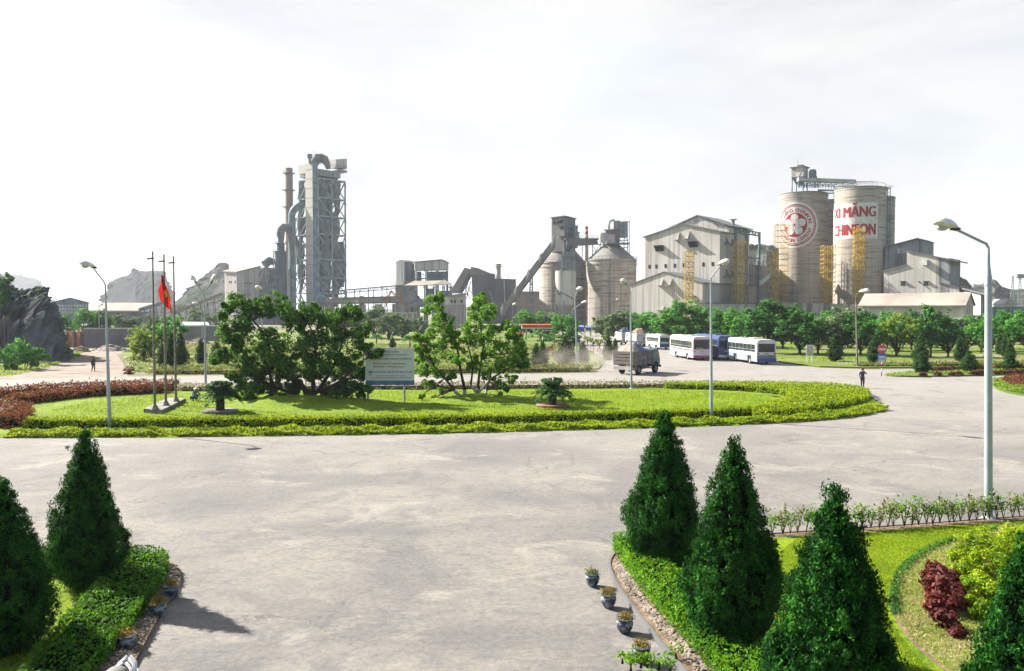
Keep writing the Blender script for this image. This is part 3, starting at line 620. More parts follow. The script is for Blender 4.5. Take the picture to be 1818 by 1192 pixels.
right_belt = [
 (1075,556,605,46,4,'by the foot of the twin silos'),(1096,548,606,44,4,'beside the slim pole left of the white coach'),(1128,552,606,52,0,'behind the small white bus'),(1152,560,607,46,2,'left of the white and purple coach roof'),
 (1180,548,610,58,0,'under the lower gabled shed'),(1212,534,612,72,2,'under the yellow stair tower of the gabled hall'),(1248,544,612,58,0,'behind the roundabout lamp post, left side'),(1282,548,614,60,2,'behind the roundabout lamp post, right side'),
 (1318,546,618,58,0,'above the blue bus'),(1362,526,628,86,5,'tallest above the white and blue bus'),(1420,540,630,78,1,'behind the small white notice on the lawn'),(1452,548,628,60,0,'between the notice and the clipped cone'),
 (1490,540,630,64,4,'left of the tall lamp post on the lawn'),(1528,544,632,62,1,'right of the tall lamp post on the lawn'),(1560,550,624,58,0,'behind the no entry sign'),(1592,552,634,60,3,'bright, right of the no entry sign'),
 (1618,546,622,50,1,'between the bright one and the tallest'),(1652,536,634,56,5,'tall, before the long shed'),(1683,566,634,52,1,'low and dark, right of the tall one'),(1712,556,624,56,4,'behind the pair of clipped cones'),
 (1742,554,628,50,0,'left of the nearest tall lamp post'),(1790,552,624,62,2,'right of the nearest tall lamp post'),(1822,548,626,56,0,'at the right edge of the view'),
 (1232,566,608,50,3,'low, behind the roof of the coach'),(1190,572,604,44,3,'low, behind the white and purple coach'),(1300,570,612,44,3,'low, behind the roof of the blue bus'),(1336,560,616,46,0,'over the front of the white and blue bus'),
 (1390,552,620,52,1,'in the gap over the rear of the last bus'),(1505,566,618,46,1,'second row, left of the clipped cone'),(1575,572,618,44,1,'second row, between sign and bright tree'),(1640,568,618,44,1,'second row, under the tall tree'),
 (1470,560,618,50,5,'second row, right of the small white notice'),(1762,566,620,44,1,'second row, left of the lamp post'),(1120,572,600,36,0,'low, left of the small white bus'),
 (1405,566,612,44,2,'back row, above the rear of the last bus'),(1440,568,612,44,0,'back row, left of the small white notice'),(1545,566,612,44,2,'back row, left of the no entry sign'),(1612,570,612,44,2,'back row, right of the bright tree'),(1700,572,612,44,0,'back row, behind the low dark tree'),(1730,570,612,44,2,'back row, left of the nearest lamp post'),(1800,572,612,44,1,'back row, at the right edge'),(1260,572,604,40,1,'back row, above the blue bus'),(1160,566,600,40,1,'back row, above the minibus')]
for k in range(17): right_belt.append((1150+k*41+(k*17) % 13, 557+(k*7) % 9, 606, 50, (0, 1, 2)[k % 3], 'of the hindmost row, half hidden by the nearer trees'))
for a in right_belt: belt(*a, group='half hidden hindmost trees, '+KIND[a[4]] if 'hindmost' in a[5] else 'trees of the belt on the right lawn')
left_belt = [
 (125,556,606,30,0,'left of the gridded hall\'s foot'),(150,548,607,38,2,'in front of the gridded hall'),(178,546,606,40,1,'behind the nearest left lamp post'),(212,556,600,36,4,'behind the long grey wall'),(236,560,600,30,4,'over the grey wall, left of the flagpoles'),
 (268,556,636,40,4,'behind the left flagpole'),(300,556,640,52,0,'behind the flag'),(255,580,642,50,3,'yellowish, at the edge of the dirt yard'),(352,546,588,30,4,'below the quarry hill'),(375,556,592,24,4,'small, beside the quarry conveyor'),
 (664,540,602,42,4,'right of the big dark tree, below the kiln'),(690,552,604,40,4,'below the kiln pier'),(640,552,600,40,4,'behind the big dark tree'),(715,556,602,36,4,'left of the lighter roundabout tree'),(600,548,600,40,4,'behind the crown of the big dark tree'),
 (742,560,600,30,4,'behind the left edge of the lighter tree'),(945,548,599,52,0,'behind the petrol station, left'),(972,552,599,44,4,'above the orange canopy'),(1000,556,612,50,0,'right of the orange canopy'),(925,566,599,34,0,'beside the foot of the conveyor'),
 (1018,572,622,30,1,'behind the lamp posts')]
for a in left_belt: belt(*a, group='trees beyond the back road')

# ---- hedges and ground cover of the roundabout
def gl(*pp): return smoothpoly(g(*pp), 2, False)
front_line = gl((40, 764), (300, 763), (600, 760.5), (800, 758), (1000, 753.5), (1200, 748), (1340, 742), (1420, 735.5))
hedge('hedge', strip(front_line, 0.85, 0.0), 0.66, 0.13, [L['lemon'], M['twig']], 1.0, 'long clipped yellow green hedge along the front of the roundabout', 'hedge', round_=0.15)
wrap = smoothpoly(g((1335, 748), (1400, 742), (1470, 731.5), (1520, 722), (1545, 713), (1540, 702), (1500, 695), (1430, 690.5), (1350, 689), (1250, 689), (1180, 690), (1180, 693), (1250, 694.5), (1330, 697), (1380, 703), (1405, 712), (1395, 722), (1340, 735)), 1)
hedge('hedge', wrap, 0.64, 0.14, [L['lemon'], M['twig']], 0.8, 'broad flat topped lemon hedge round the right end of the roundabout', 'hedge', rough=0.08)
ground_cov = strip(gl((18, 774), (300, 772.5), (600, 769), (800, 766), (1000, 760.5), (1200, 755), (1400, 747.5), (1500, 739), (1556, 727)), 0.85, 0.85)
def cover(name, poly, n, leaf, mat, z0, h, label, up=0.8, lum=2.2, aspect=0.45, jit=0.6):
    p = scatter(poly, n); zz = z0+h*(0.5+0.25*np.sin(p[:, 0]*lum*1.3+1.7*np.sin(p[:, 1]*lum))+0.25*np.sin(p[:, 1]*lum*2.1+p[:, 0]*lum*0.6))*nr.uniform(0.4, 1.1, n)
    P = np.column_stack([p, zz]); N = np.column_stack([nr.normal(0, .5, n), nr.normal(0, .5, n), np.full(n, 1.0)])
    o = leaf_mesh(name, P, N, leaf, aspect, mat, jit, up=up); return tag(o, label, None, None, 'stuff')
cover('ground_cover', ground_cov, 30000, 0.20, L['lemon'], 0.06, 0.32, 'low creeping green ground cover outside the roundabout hedge')
back_line = gl((318, 696), (400, 695.5), (560, 694.5), (700, 694), (800, 693.5), (930, 692.8), (1040, 692), (1185, 691))
hedge('hedge', strip(back_line, 0.75, 0.0), 0.68, 0.16, [L['dry'], M['twig_pale']], 0.55, 'thin dusty pale hedge along the back of the roundabout', 'hedge', rough=0.12, jit=0.9)
hedge('hedge', strip(gl((45, 722), (120, 711), (200, 704.5), (300, 700.5)), 1.5, 0.0), 0.85, 0.17, [L['red'], M['twig']], 0.8, 'dark red hedge, inner row beside the left roundabout lawn', 'hedge', 'red hedges of the roundabout', rough=0.14)
hedge('hedge', strip(gl((-60, 716), (40, 706), (120, 700), (200, 697), (314, 694.5)), 1.5, 0.0), 0.85, 0.17, [L['red'], M['twig']], 0.8, 'dark red hedge, outer row beside the back road', 'hedge', 'red hedges of the roundabout', rough=0.14)
hedge('hedge', smoothpoly(g((-60, 760), (20, 766), (48, 762), (56, 745), (40, 735), (0, 728), (-80, 728)), 1), 0.9, 0.17, [L['red'], M['twig']], 0.8, 'rounded dark red hedge at the left end of the roundabout', 'hedge', 'red hedges of the roundabout', rough=0.16)
# blades over the near lawns
cover('grass', smoothpoly(g((60, 765), (700, 760), (1300, 745), (1400, 712), (1300, 697), (800, 697), (320, 699), (100, 722)), 1), 42000, 0.16, L['blade'], 0.10, 0.06, 'short grass of the roundabout lawn', up=2.5, aspect=0.3, jit=1.0)

# ---- low hedge and weeds across the back road
hedge('hedge', strip(gl((268, 665), (400, 664.5), (640, 663.5), (900, 661.5), (1050, 660)), 1.6, 0.0), 0.75, 0.22, [L['olive'], M['twig_pale']], 0.6, 'low olive hedge along the far side of the back road', 'hedge', rough=0.18)
hedge('hedge', strip(gl((1530, 652.5), (1640, 651.8), (1818, 649.5), (2100, 648)), 2.2, 0.0), 0.5, 0.2, [L['olive'], M['twig']], 0.6, 'low clipped hedge edging the right lawn behind the median', 'hedge', rough=0.12)
cover('grass', right_lawn, 22000, 0.5, L['blade'], 0.10, 0.16, 'rough mown grass under the belt of trees', up=1.5, aspect=0.3, lum=0.6)
cover('grass', g((232, 666), (1050, 660), (1060, 648), (1000, 615), (300, 610), (222, 640)), 22000, 0.42, L['olive'], 0.10, 0.25, 'patchy weeds and grass beyond the back road', up=1.5, aspect=0.35, lum=0.5)
cover('grass', median_strip, 7000, 0.22, L['tree_lemon'], 0.12, 0.14, 'low grass of the median strip', up=1.5, aspect=0.35)

cover('grass', g((96, 628), (150, 622), (140, 634), (112, 644), (80, 655), (20, 668), (-60, 672), (-60, 655), (60, 645)), 5000, 0.35, L['tree_lemon'], 0.02, 0.2, 'rough grass verge at the foot of the dark rock', up=1.5, aspect=0.3, lum=0.8)
# ---- rows of small round dark red shrubs on the median
def shrub_ball(name, rad, n, leaf, mat, seed=3, h=0.8):
    rg = np.random.default_rng(seed); d = unit(rg.normal(0, 1, (n, 3))); d[:, 2] = np.abs(d[:, 2])
    k = (1+0.14*np.sin(d[:, 0]*7+d[:, 1]*5))[:, None]
    P = d*rad*k*rg.uniform(0.85, 1.05, (n, 1))*np.array([1, 1, h*1.2]); P[:, 2] += 0.02
    core = MB().lathe((0, 0, 0), [(rad*0.8, 0), (rad*0.85, rad*0.4), (rad*0.5, rad*0.75*h)], 10)
    return leaf_mesh(name, P, d+[0, 0, .4], leaf, 0.6, [mat, M['twig']], 0.6, core=core, rng=rg)
sb = shrub_ball('shrub', 0.46, 420, 0.14, L['red'])
balls = [(1654,659,'back row, first from the left'),(1667,658.5,'back row, second from the left'),(1677,658,'back row, third from the left'),(1689,657.6,'back row, fourth from the left'),(1700,657,'back row, left of the middle cone'),(1738,656,'back row, right of the middle cone'),(1747,656,'back row, left of the lamp post'),(1770,655,'back row, right of the lamp post'),(1812,654.5,'back row, at the right edge'),
 (1639,667.5,'front row, first from the left'),(1665,667,'front row, second from the left'),(1690,666.5,'front row, third from the left'),(1703,666,'front row, fourth from the left'),(1729,665.5,'front row, fifth from the left'),(1742,665.3,'front row, sixth from the left'),(1767,664.5,'front row, largest beside the lamp post'),(1778,664,'front row, second after the lamp post'),(1790,664,'front row, third after the lamp post'),(1800,663.5,'front row, fourth after the lamp post'),(1812,663,'front row, last at the right edge')]
for i, (x, y, wh) in enumerate(balls):
    o = sb if i == 0 else sb.copy()
    if i: C.objects.link(o)
    p = G(x, y, 0.12); place(tag(o, cat='shrub'), p, rnd.uniform(0, 6), rnd.uniform(0.8, 1.15), 'small round dark red shrub on the median, '+wh, 'round red shrubs on the median')
hedge('hedge', smoothpoly(g((1776, 676), (1792, 686), (1830, 694), (1900, 695), (1900, 676), (1830, 671)), 1), 0.45, 0.16, [L['red'], M['twig']], 0.8, 'dark red hedge of the bed at the right edge of the view', 'hedge', rough=0.12)
cover('ground_cover', smoothpoly(g((1762, 678), (1766, 690), (1795, 700), (1860, 706), (1900, 700), (1830, 695), (1785, 688), (1776, 678)), 1), 3500, 0.2, L['tree_lemon'], 0.12, 0.35, 'green creeping plants round the red hedge at the right edge')

# ================================================================ right foreground bed
hl = smoothpoly(g((1091, 980), (1108, 1008), (1148, 1064), (1208, 1132), (1276, 1208), (1410, 1412)), 2, False)
inner = strip(hl, 0.0, 0.0)[:len(hl)]
hw = []
for i, p in enumerate(hl):
    t = i/(len(hl)-1); a = Vector(hl[max(i-1, 0)]); b = Vector(hl[min(i+1, len(hl)-1)]); d = (b-a).normalized(); nn = Vector((-d.y, d.x)); q = Vector(p)+nn*(0.5+1.0*t); hw.append((q.x, q.y))
hedge('hedge', hl+hw[::-1], 0.55, 0.088, [L['bright'], M['twig']], 1.0, 'low hedge of small pale green leaves curving past the potted plants', 'hedge', rough=0.05, aspect=0.36, jit=0.9)
lawnR = smoothpoly(g((1150, 990), (1250, 972), (1375, 960), (1520, 951), (1700, 938), (1818, 929), (2300, 905)), 1, False)+[(13, 2), (3.2, 2)]+[hw[-1]]+hw[::-1][1:]
sheet('lawn', lawnR, 0.098, M['grass'])
# curved bed cut in the lawn, soil and dry grass
ringp = smoothpoly(g((1800, 935), (1725, 955), (1650, 980), (1600, 1015), (1583, 1060), (1590, 1105), (1620, 1150), (1680, 1200), (1760, 1260)), 2, False)
edge_groove = strip(ringp, 0.05, 0.05)
sheet('bed_edge', edge_groove, 0.104, M['soil'])
hedge('edging_plants', strip(smoothpoly(g((1770, 945), (1700, 963), (1650, 981), (1600, 1016), (1584, 1060), (1590, 1100)), 2, False), 0.06, 0.05), 0.1, 0.05, [L['tree_dark'], M['twig']], 0.8, 'thin dark line of plants edging the curved bed in the near lawn', 'edging', z0=0.1, rough=0.03)
bedin = ringp+[(7.5, 8.5), (12, 9), (12.5, 22)]
sheet('flower_bed', bedin, 0.102, surf('bed_turf', (0.17, 0.21, 0.035), 0.95, (0.26, 0.20, 0.11), 1.3, 0.35, 0.6, 6, bump=1.0, bscale=12))
lawn_only = smoothpoly(g((1385, 962), (1520, 953), (1700, 940), (1760, 938), (1690, 962), (1640, 980), (1590, 1015), (1572, 1060), (1578, 1110), (1610, 1160), (1660, 1210), (1560, 1300), (1420, 1250), (1350, 1100)), 1)
cover('grass', lawn_only, 60000, 0.055, L['blade'], 0.10, 0.045, 'short bright grass of the near right lawn', up=3.0, aspect=0.25, lum=1.3, jit=0.9)
cover('grass', bedin, 26000, 0.075, L['blade_dry'], 0.10, 0.07, 'patchy dry grass inside the curved bed', up=2.5, aspect=0.22, lum=1.0, jit=0.9)
cover('grass', bedin, 9000, 0.11, L['tree_lemon'], 0.11, 0.12, 'tufts of longer green grass inside the curved bed', up=2.5, aspect=0.16, lum=1.6, jit=0.7)
def bush(name, pts, leaf, mat, per, label, cat, seed, aspect=0.5, up=0.6, rg=None, z=None):
    """pts: (px, py on the ground, height, radius m)"""
    rg = np.random.default_rng(seed); cen = []; rad = []
    for x, y, h, r_ in pts: p = G(x, y); cen.append((p.x, p.y, h)); rad.append(r_)
    P, N = clump_leaves(cen, rad, per, leaf, rg, upb=up, sub=16); P[:, 2] = np.maximum(P[:, 2], 0.11)
    core = MB()
    for c, r_ in zip(cen, rad): core.tube([(c[0], c[1], 0.1), (c[0], c[1], max(c[2]-0.05, .15))], [0.03, 0.012], 5)
    o = leaf_mesh(name, P, N, leaf, aspect, [mat, M['bark']], 0.6, rng=rg, core=core, fold=0.15); return tag(o, label, cat)
bush('shrub', [(1656,1070,.42,.34),(1668,1085,.5,.38),(1682,1100,.42,.38),(1655,1052,.55,.2),(1690,1085,.45,.36),(1678,1125,.28,.26),(1700,1140,.2,.14),(1664,1098,.32,.3),(1694,1066,.4,.3),(1670,1070,.6,.26)], 0.13, L['wine'], 420, 'glossy dark red leaved shrub in the curved bed', 'shrub', 41)
bush('shrub', [(1700,1012,.35,.40),(1730,1000,.42,.48),(1765,992,.5,.52),(1800,988,.52,.52),(1840,988,.52,.55),(1712,1038,.32,.36),(1745,1030,.42,.43),(1785,1025,.48,.47),(1825,1030,.5,.47),(1870,1010,.45,.5),(1720,1080,.42,.34),(1745,1075,.5,.4),(1775,1085,.5,.42),(1735,1110,.35,.3)], 0.072, L['gold'], 1500, 'mounded golden yellow shrub behind the lower right cypress', 'shrub', 42)
# thin row of saplings along the far edge of the bed
rowp = resample(gl((1372, 955), (1520, 946), (1700, 933), (1818, 923), (1990, 910)), 0.27)
def sapling(seed):
    rg = np.random.default_rng(seed); P = []; N = []; core = MB()
    for _ in range(4):
        a = rg.uniform(0, 6.28); lean = Vector((math.cos(a)*0.14, math.sin(a)*0.14, rg.uniform(0.42, 0.62)))
        core.tube([(0, 0, 0), lean*0.5, lean], [0.010, 0.008, 0.004], 4)
        k = 30; t = rg.uniform(0.3, 1.05, k)**0.7; P.append(np.outer(t, lean)+rg.normal(0, 0.06, (k, 3))); N.append(rg.normal(0, 1, (k, 3))+[0, 0, .5])
    return leaf_mesh('sapling', np.vstack(P), np.vstack(N), 0.075, 0.5, [L['bright'] if seed % 2 else L['olive'], M['twig_pale']], 0.5, core=core, rng=rg)
saps = [sapling(i) for i in (51, 52, 53, 54)]
ends = len(rowp)
for i, p in enumerate(rowp):
    o = saps[i] if i < 4 else saps[i % 4].copy()
    if i >= 4: C.objects.link(o)
    tag(o, cat='sapling'); place(o, (p.x+rnd.uniform(-.05, .05), p.y+rnd.uniform(-.06, .06), 0.095), rnd.uniform(0, 6.28), rnd.uniform(1.0, 1.4), 'thin leafy sapling in the open row between the near lawn and the road', 'saplings along the near lawn')
# loose stones of the gravel margin: one bed of gravel
def gravel(name, poly, n, s0, s1, label, z=0.09):
    p = scatter(poly, n); mb = MB()
    for x, y in p:
        r_ = rnd.uniform(s0, s1); a = rnd.uniform(0, 3)
        mb.ball((x, y, z+r_*0.3), (r_*rnd.uniform(.8, 1.3), r_*rnd.uniform(.8, 1.3), r_*0.6), 6, 4)
    return tag(mb.build(name, M['stone_small']), label, None, None, 'stuff')
gm = g((1092, 1000), (1094, 1024), (1120, 1064), (1160, 1114), (1235, 1200), (1262, 1200), (1200, 1130), (1150, 1078), (1118, 1024), (1102, 995))
gravel('gravel', gm, 1500, 0.02, 0.045, 'loose pale gravel between kerb and hedge')

# ================================================================ left foreground bed
hl2 = smoothpoly(g((-300, 1015), (50, 1002), (180, 1000), (276, 1000), (298, 1014), (286, 1046), (252, 1098), (206, 1158), (132, 1250), (40, 1420)), 2, False)
hin = smoothpoly(g((-60, 1420), (20, 1260), (90, 1165), (140, 1108), (180, 1062), (188, 1040), (170, 1030), (50, 1032), (-300, 1050)), 2, False)
hedge('hedge', hl2+hin, 0.5, 0.085, [L['deep'], M['twig']], 1.0, 'low dark green hedge round the left foreground bed', 'hedge', rough=0.05, aspect=0.45, jit=0.9)
lawnL = g((-300, 1052), (50, 1034), (170, 1034), (182, 1045), (140, 1100), (90, 1160), (20, 1260), (-60, 1420), (-500, 1420))
sheet('lawn', lawnL, 0.098, M['grass'])
cover('grass', lawnL, 16000, 0.06, L['blade'], 0.1, 0.05, 'grass inside the left foreground bed', up=3, aspect=0.25)
gravel('gravel', g((272, 1002), (318, 1010), (320, 1040), (285, 1085), (255, 1140), (225, 1200), (150, 1330), (110, 1300), (195, 1160), (245, 1090), (280, 1040)), 1600, 0.014, 0.034, 'pale stones and litter beside the left hedge')

# ---- leafy branch reaching into the bottom of the view
bush('shrub', [(1105,1188,.25,.12),(1120,1192,.3,.13),(1138,1196,.25,.14),(1150,1196,.3,.16),(1170,1200,.3,.2),(1190,1205,.35,.2),(1120,1203,.3,.14),(1200,1180,.28,.16),(1150,1225,.3,.2)], 0.10, L['bright'], 55, 'low leafy green shoots by the last pot at the bottom of the view', 'shrub', 44, aspect=0.3)

# ---- cycads on round stone discs
def cycad(label, seed, px, py, th=1.15, fr=1.35):
    rg = np.random.default_rng(seed); root = empty('cycad', G(px, py, 0.12), 0, label, 'cycad', 'cycads of the roundabout')
    mb = MB().lathe((0, 0, 0), [(0.24, 0.05), (0.27, 0.3), (0.25, 0.7), (0.27, th-0.1), (0.18, th)], 12)
    for k in range(9):
        mb.lathe((0, 0, k*0.12+0.08), [(0.27, 0), (0.30, 0.05), (0.26, 0.09)], 12)
    mb.build('trunk', M['bark'], root)
    P = []; N = []; S_ = []; rb = MB()
    for k in range(88):
        a = rg.uniform(0, 6.28); el = rg.uniform(0.1, 1.35); d = Vector((math.cos(a), math.sin(a), 0)); pts = []
        for j in range(9):
            t = j/8; r_ = fr*t*math.cos(el)*(1.0)+0.05; z = th+fr*math.sin(el)*t*0.95-fr*0.55*t*t*(1.0 if el < 0.9 else 0.55)
            pts.append(Vector((d.x*r_, d.y*r_, z)))
        rb.tube(pts[::2], [0.014, 0.011, 0.009, 0.006, 0.003], 4)
        side = Vector((-d.y, d.x, 0))
        for j in range(26):
            t = (j+3)/29; q = pts[min(int(t*8), 7)].lerp(pts[min(int(t*8)+1, 8)], t*8-int(t*8))
            for sg in (-1, 1): P.append(q+side*sg*0.07+Vector((0, 0, 0.02))); N.append(Vector((0, 0, 1))+d*0.3)
    P = np.array([p[:] for p in P]); N = np.array([n_[:] for n_ in N])
    leaf_mesh('fronds', P, N, 0.24, 0.4, [L['cycad'], L['cycad']], 0.35, root, core=rb, rng=rg)
    return root
def disc(px, py, label, col):
    mb = MB().lathe((0, 0, 0), [(1.0, 0.0), (1.05, 0.08), (1.12, 0.10), (1.12, 0.18), (0.9, 0.20)], 28); o = mb.build('stone_disc', col, loc=G(px, py, 0.08)); tag(o, label, 'planter base', 'round bases under the cycads')
m_terr = surf('painted_ring', (0.50, 0.22, 0.17), 0.8, (0.35, 0.2, 0.16), 3, 0.35, 0.6)
disc(391, 733, 'grey round stone base under the left cycad', M['kerb']); disc(981, 722.5, 'reddish round base under the right cycad', m_terr)
cycad('cycad palm with stout dark trunk, right of the flagpoles', 61, 391, 733, 1.15, 1.4)
cycad('cycad palm with stout dark trunk, in the open lawn of the roundabout', 62, 981, 722.5, 0.95, 1.65)

# ---- palms and saplings across the back road
def palm(px, py, ytop, label, seed, n=11):
    rg = np.random.default_rng(seed); p0 = G(px, py, 0.05); s = p0.y/F0; H_ = (py-ytop)*s; root = empty('palm_tree', p0, 0, label, 'palm', 'small palms beyond the back road')
    MB().tube([(0, 0, 0), (0.1, 0, H_*0.35), (0, 0, H_*0.62)], [0.16, 0.12, 0.09], 7).build('trunk', M['bark_pale'], root)
    P = []; N = []; rb = MB(); fr = H_*0.55
    for k in range(n):
        a = k*6.28/n+rg.uniform(-.2, .2); el = rg.uniform(0.3, 1.3); d = Vector((math.cos(a), math.sin(a), 0)); side = Vector((-d.y, d.x, 0)); pts = []
        for j in range(8):
            t = j/7; pts.append(Vector((d.x*fr*t*math.cos(el), d.y*fr*t*math.cos(el), H_*0.62+fr*math.sin(el)*t-fr*0.75*t*t)))
        rb.tube(pts, [0.03]*7+[0.01], 4)
        for j in range(1, 8):
            for sg in (-1, 1):
                for e in (0, 0.5): P.append((pts[j].lerp(pts[j-1], e)+side*sg*0.22-Vector((0, 0, .08)))[:]); N.append((Vector((0, 0, 1))+side*sg*0.6)[:])
    leaf_mesh('fronds', np.array(P), np.array(N), 0.55, 0.3, [L['tree'], L['tree']], 0.25, root, core=rb, rng=rg)
palm(727, 622, 588, 'small palm seen above the notice board', 71); palm(960, 634, 572, 'bright palm in front of the orange canopy', 72); palm(668, 612, 588, 'small palm at the right edge of the big dark tree', 73); palm(1020, 615, 578, 'small palm left of the lamp posts behind the roundabout', 74, 9)
def young(px, py, ytop, w, label):
    o = belt_proto if not belt_proto.get('label') else copy_tree(belt_proto); p = G(px, py, 0.05); s = p.y/F0; o['category'] = 'tree'
    place(o, p, rnd.uniform(0, 6), (w*s/3, w*s/3, (py-ytop)*s/4), label, 'young trees beside the side road')
belt_proto = belt_tree('young_tree', 4, 1.5, 81, L['tree_lemon'], 0.3, 12, 40, th=0.5)
for i, (x, y, t, w, wh) in enumerate([(1043, 620, 594, 16, 'first from the left'), (1053, 627, 596, 18, 'second from the left'), (1064, 630, 598, 18, 'third, before the white rail'), (1072, 615, 592, 16, 'beyond the rail, left of the cypress')]): young(x, y, t, w, 'young staked tree beside the side road, '+wh)
# bush at the foot of the rock, bushes at the yard's edge
def far_bush(clumps, Y, leaf, mat, per, label, seed):
    rg = np.random.default_rng(seed); s = Y/F0; cen = [at(x, y, Y+rg.uniform(-1.5, 1.5))[:] for x, y, r_ in clumps]; rad = [c[2]*s*1.55 for c in clumps]
    P, N = clump_leaves(cen, rad, per, leaf, rg); P[:, 2] = np.maximum(P[:, 2], 0.05)
    core = MB(); b0 = Vector(cen[0])
    for c in cen: core.tube([(c[0]*0.4+b0.x*0.6, c[1], 0), c], [0.06, 0.02], 4)
    return tag(leaf_mesh('bush', P, N, leaf, 0.55, [mat, M['bark']], 0.55, core=core, rng=rg, fold=0.1), label, 'bush')
far_bush([(25,625,14),(45,615,13),(55,630,14),(35,640,12),(70,625,9),(60,645,8),(20,650,8),(15,635,12),(0,630,14),(78,632,6)], 92, 0.3, L['tree'], 380, 'bright green bush at the foot of the dark rock', 91)
far_bush([(236,598,10),(250,606,12),(265,600,10),(245,620,10),(262,620,12),(238,634,8),(255,640,8),(275,630,8)], 108, 0.3, L['tree_lemon'], 160, 'straggly yellow green bush at the edge of the dirt yard', 92)
far_bush([(222,663,7),(232,660,8),(228,667,5)], 86, 0.22, L['wine'], 160, 'low brown bush at the corner of the dirt yard', 93)
far_bush([(975,618,9),(990,612,8),(985,630,8),(970,636,6)], 118, 0.3, L['wine'], 120, 'dull reddish bush before the petrol station', 94)
# ================================================================ the works
U = Vector((0.752, -0.659, 0)); V = Vector((0.659, 0.752, 0))      # the grid the works are laid out on
M['clad'] = surf('ribbed_cladding', (0.66, 0.625, 0.57), 0.8, (0.50, 0.47, 0.425), 0.10, 0.35, 0.65, 8, (1, 1, 0.5), second=((0.41, 0.38, 0.345), 1.6, 0.42, 0.50, (1, 1, 0.015)))
M['clad_blue'] = surf('blue_grey_cladding', (0.36, 0.38, 0.385), 0.8, (0.24, 0.26, 0.275), 0.12, 0.35, 0.65, 8, (1, 1, 0.5), second=((0.15, 0.165, 0.18), 1.4, 0.40, 0.50, (1, 1, 0.02)))
M['shaft'] = surf('pale_shaft_sheet', (0.60, 0.58, 0.50), 0.7, (0.47, 0.47, 0.42), 0.10, 0.35, 0.65, 7, (1, 1, 0.4))
M['vessel'] = surf('dusty_vessel', (0.23, 0.25, 0.25), 0.85, (0.11, 0.135, 0.145), 0.2, 0.35, 0.62, 7)
M['rusty'] = surf('rusty_steel', (0.34, 0.24, 0.17), 0.85, (0.19, 0.15, 0.125), 0.2, 0.35, 0.62, 7)
def thing(name, label, cat, group=None): return empty(name, (0, 0, 0), 0, label, cat, group)
def pn(px, Y): return at(px, 553, Y)
def fp(o, u0, u1, v0, v1):
    """rectangle on the works grid from corner o"""
    return [(o+U*u+V*v)[:2] for u, v in ((u0, v0), (u1, v0), (u1, v1), (u0, v1))]
def railing(mb, pts, h=1.1, w=0.07, step=2.0):
    for a, b in zip(pts, pts[1:]):
        a, b = Vector(a), Vector(b); n = max(1, int((b-a).length/step))
        for k in (0.5, 1.0): mb.bar(a+Vector((0, 0, h*k)), b+Vector((0, 0, h*k)), w)
        for i in range(n+1): p = a.lerp(b, i/n); mb.bar(p, p+Vector((0, 0, h)), w)
def ringrail(mb, c, r_, z, h=1.1, n=24, w=0.08, a0=0, a1=2*math.pi):
    P = [Vector((c[0]+r_*math.cos(a0+(a1-a0)*i/n), c[1]+r_*math.sin(a0+(a1-a0)*i/n), z)) for i in range(n+1)]
    for a, b in zip(P, P[1:]): mb.bar(a+Vector((0, 0, h)), b+Vector((0, 0, h)), w); mb.bar(a, a+Vector((0, 0, h)), w)
def frame(mb, o, us, vs_, zs, w=0.55, diag=True, bw=0.4):
    """steel frame on grid lines us, vs and levels zs"""
    for u in us:
        for v in vs_: p = o+U*u+V*v; mb.bar((p.x, p.y, 0), (p.x, p.y, zs[-1]), w)
    for z in zs:
        for v in vs_: a = o+U*us[0]+V*v; b = o+U*us[-1]+V*v; mb.bar((a.x, a.y, z), (b.x, b.y, z), bw)
        for u in us: a = o+U*u+V*vs_[0]; b = o+U*u+V*vs_[-1]; mb.bar((a.x, a.y, z), (b.x, b.y, z), bw)
    if diag:
        zz = [0]+list(zs)
        for i in range(len(zz)-1):
            for v in (vs_[0], vs_[-1]):
                for k in range(len(us)-1):
                    p, q = o+U*us[k]+V*v, o+U*us[k+1]+V*v; mb.bar((q.x, q.y, zz[i+1]), (p.x, p.y, zz[i]), bw*0.7)
            for u in (us[0], us[-1]):
                for k in range(len(vs_)-1):
                    p, q = o+U*u+V*vs_[k], o+U*u+V*vs_[k+1]; mb.bar((p.x, p.y, zz[i+1]), (q.x, q.y, zz[i]), bw*0.7)

# ---------------- preheater tower
O = pn(566, 420); root = thing('preheater_tower', 'tall open steel tower of ducts and vessels with a pale full height shaft', 'industrial tower')
zs = [zt(y, 420) for y in (521, 493, 460, 415, 383, 350, 316)]
mb = MB(); frame(mb, O, [-16.2, -8, 0], [0, 8.6, 17.1], zs, 0.75, True, 0.62)
mb.build('steel_frame', surf('tower_steel', (.40, .49, .49), .6, (.24, .31, .32), .4), root)
mb = MB(); frame(mb, O, [-20.5, -16.4], [0, 8, 16.5], zs[:5], 0.6, True, 0.5); mb.build('side_frame', M['steel_blue'], root)
mb = MB()
for i, z in enumerate(zs):
    mb.prism(fp(O, -15.7, -0.5, 0.5, 16.6), z-0.25, z+0.05)
mb.build('floor_slab', M['steel_grey'], root)
mb = MB()
for z in zs: railing(mb, [(O+U*(-16)+V*(-0.6)+Vector((0, 0, z)))[:], (O+U*0.6+V*(-0.6)+Vector((0, 0, z)))[:], (O+U*0.6+V*17.4+Vector((0, 0, z)))[:]], 1.2, 0.12)
mb.build('railing', M['steel_blue'], root)
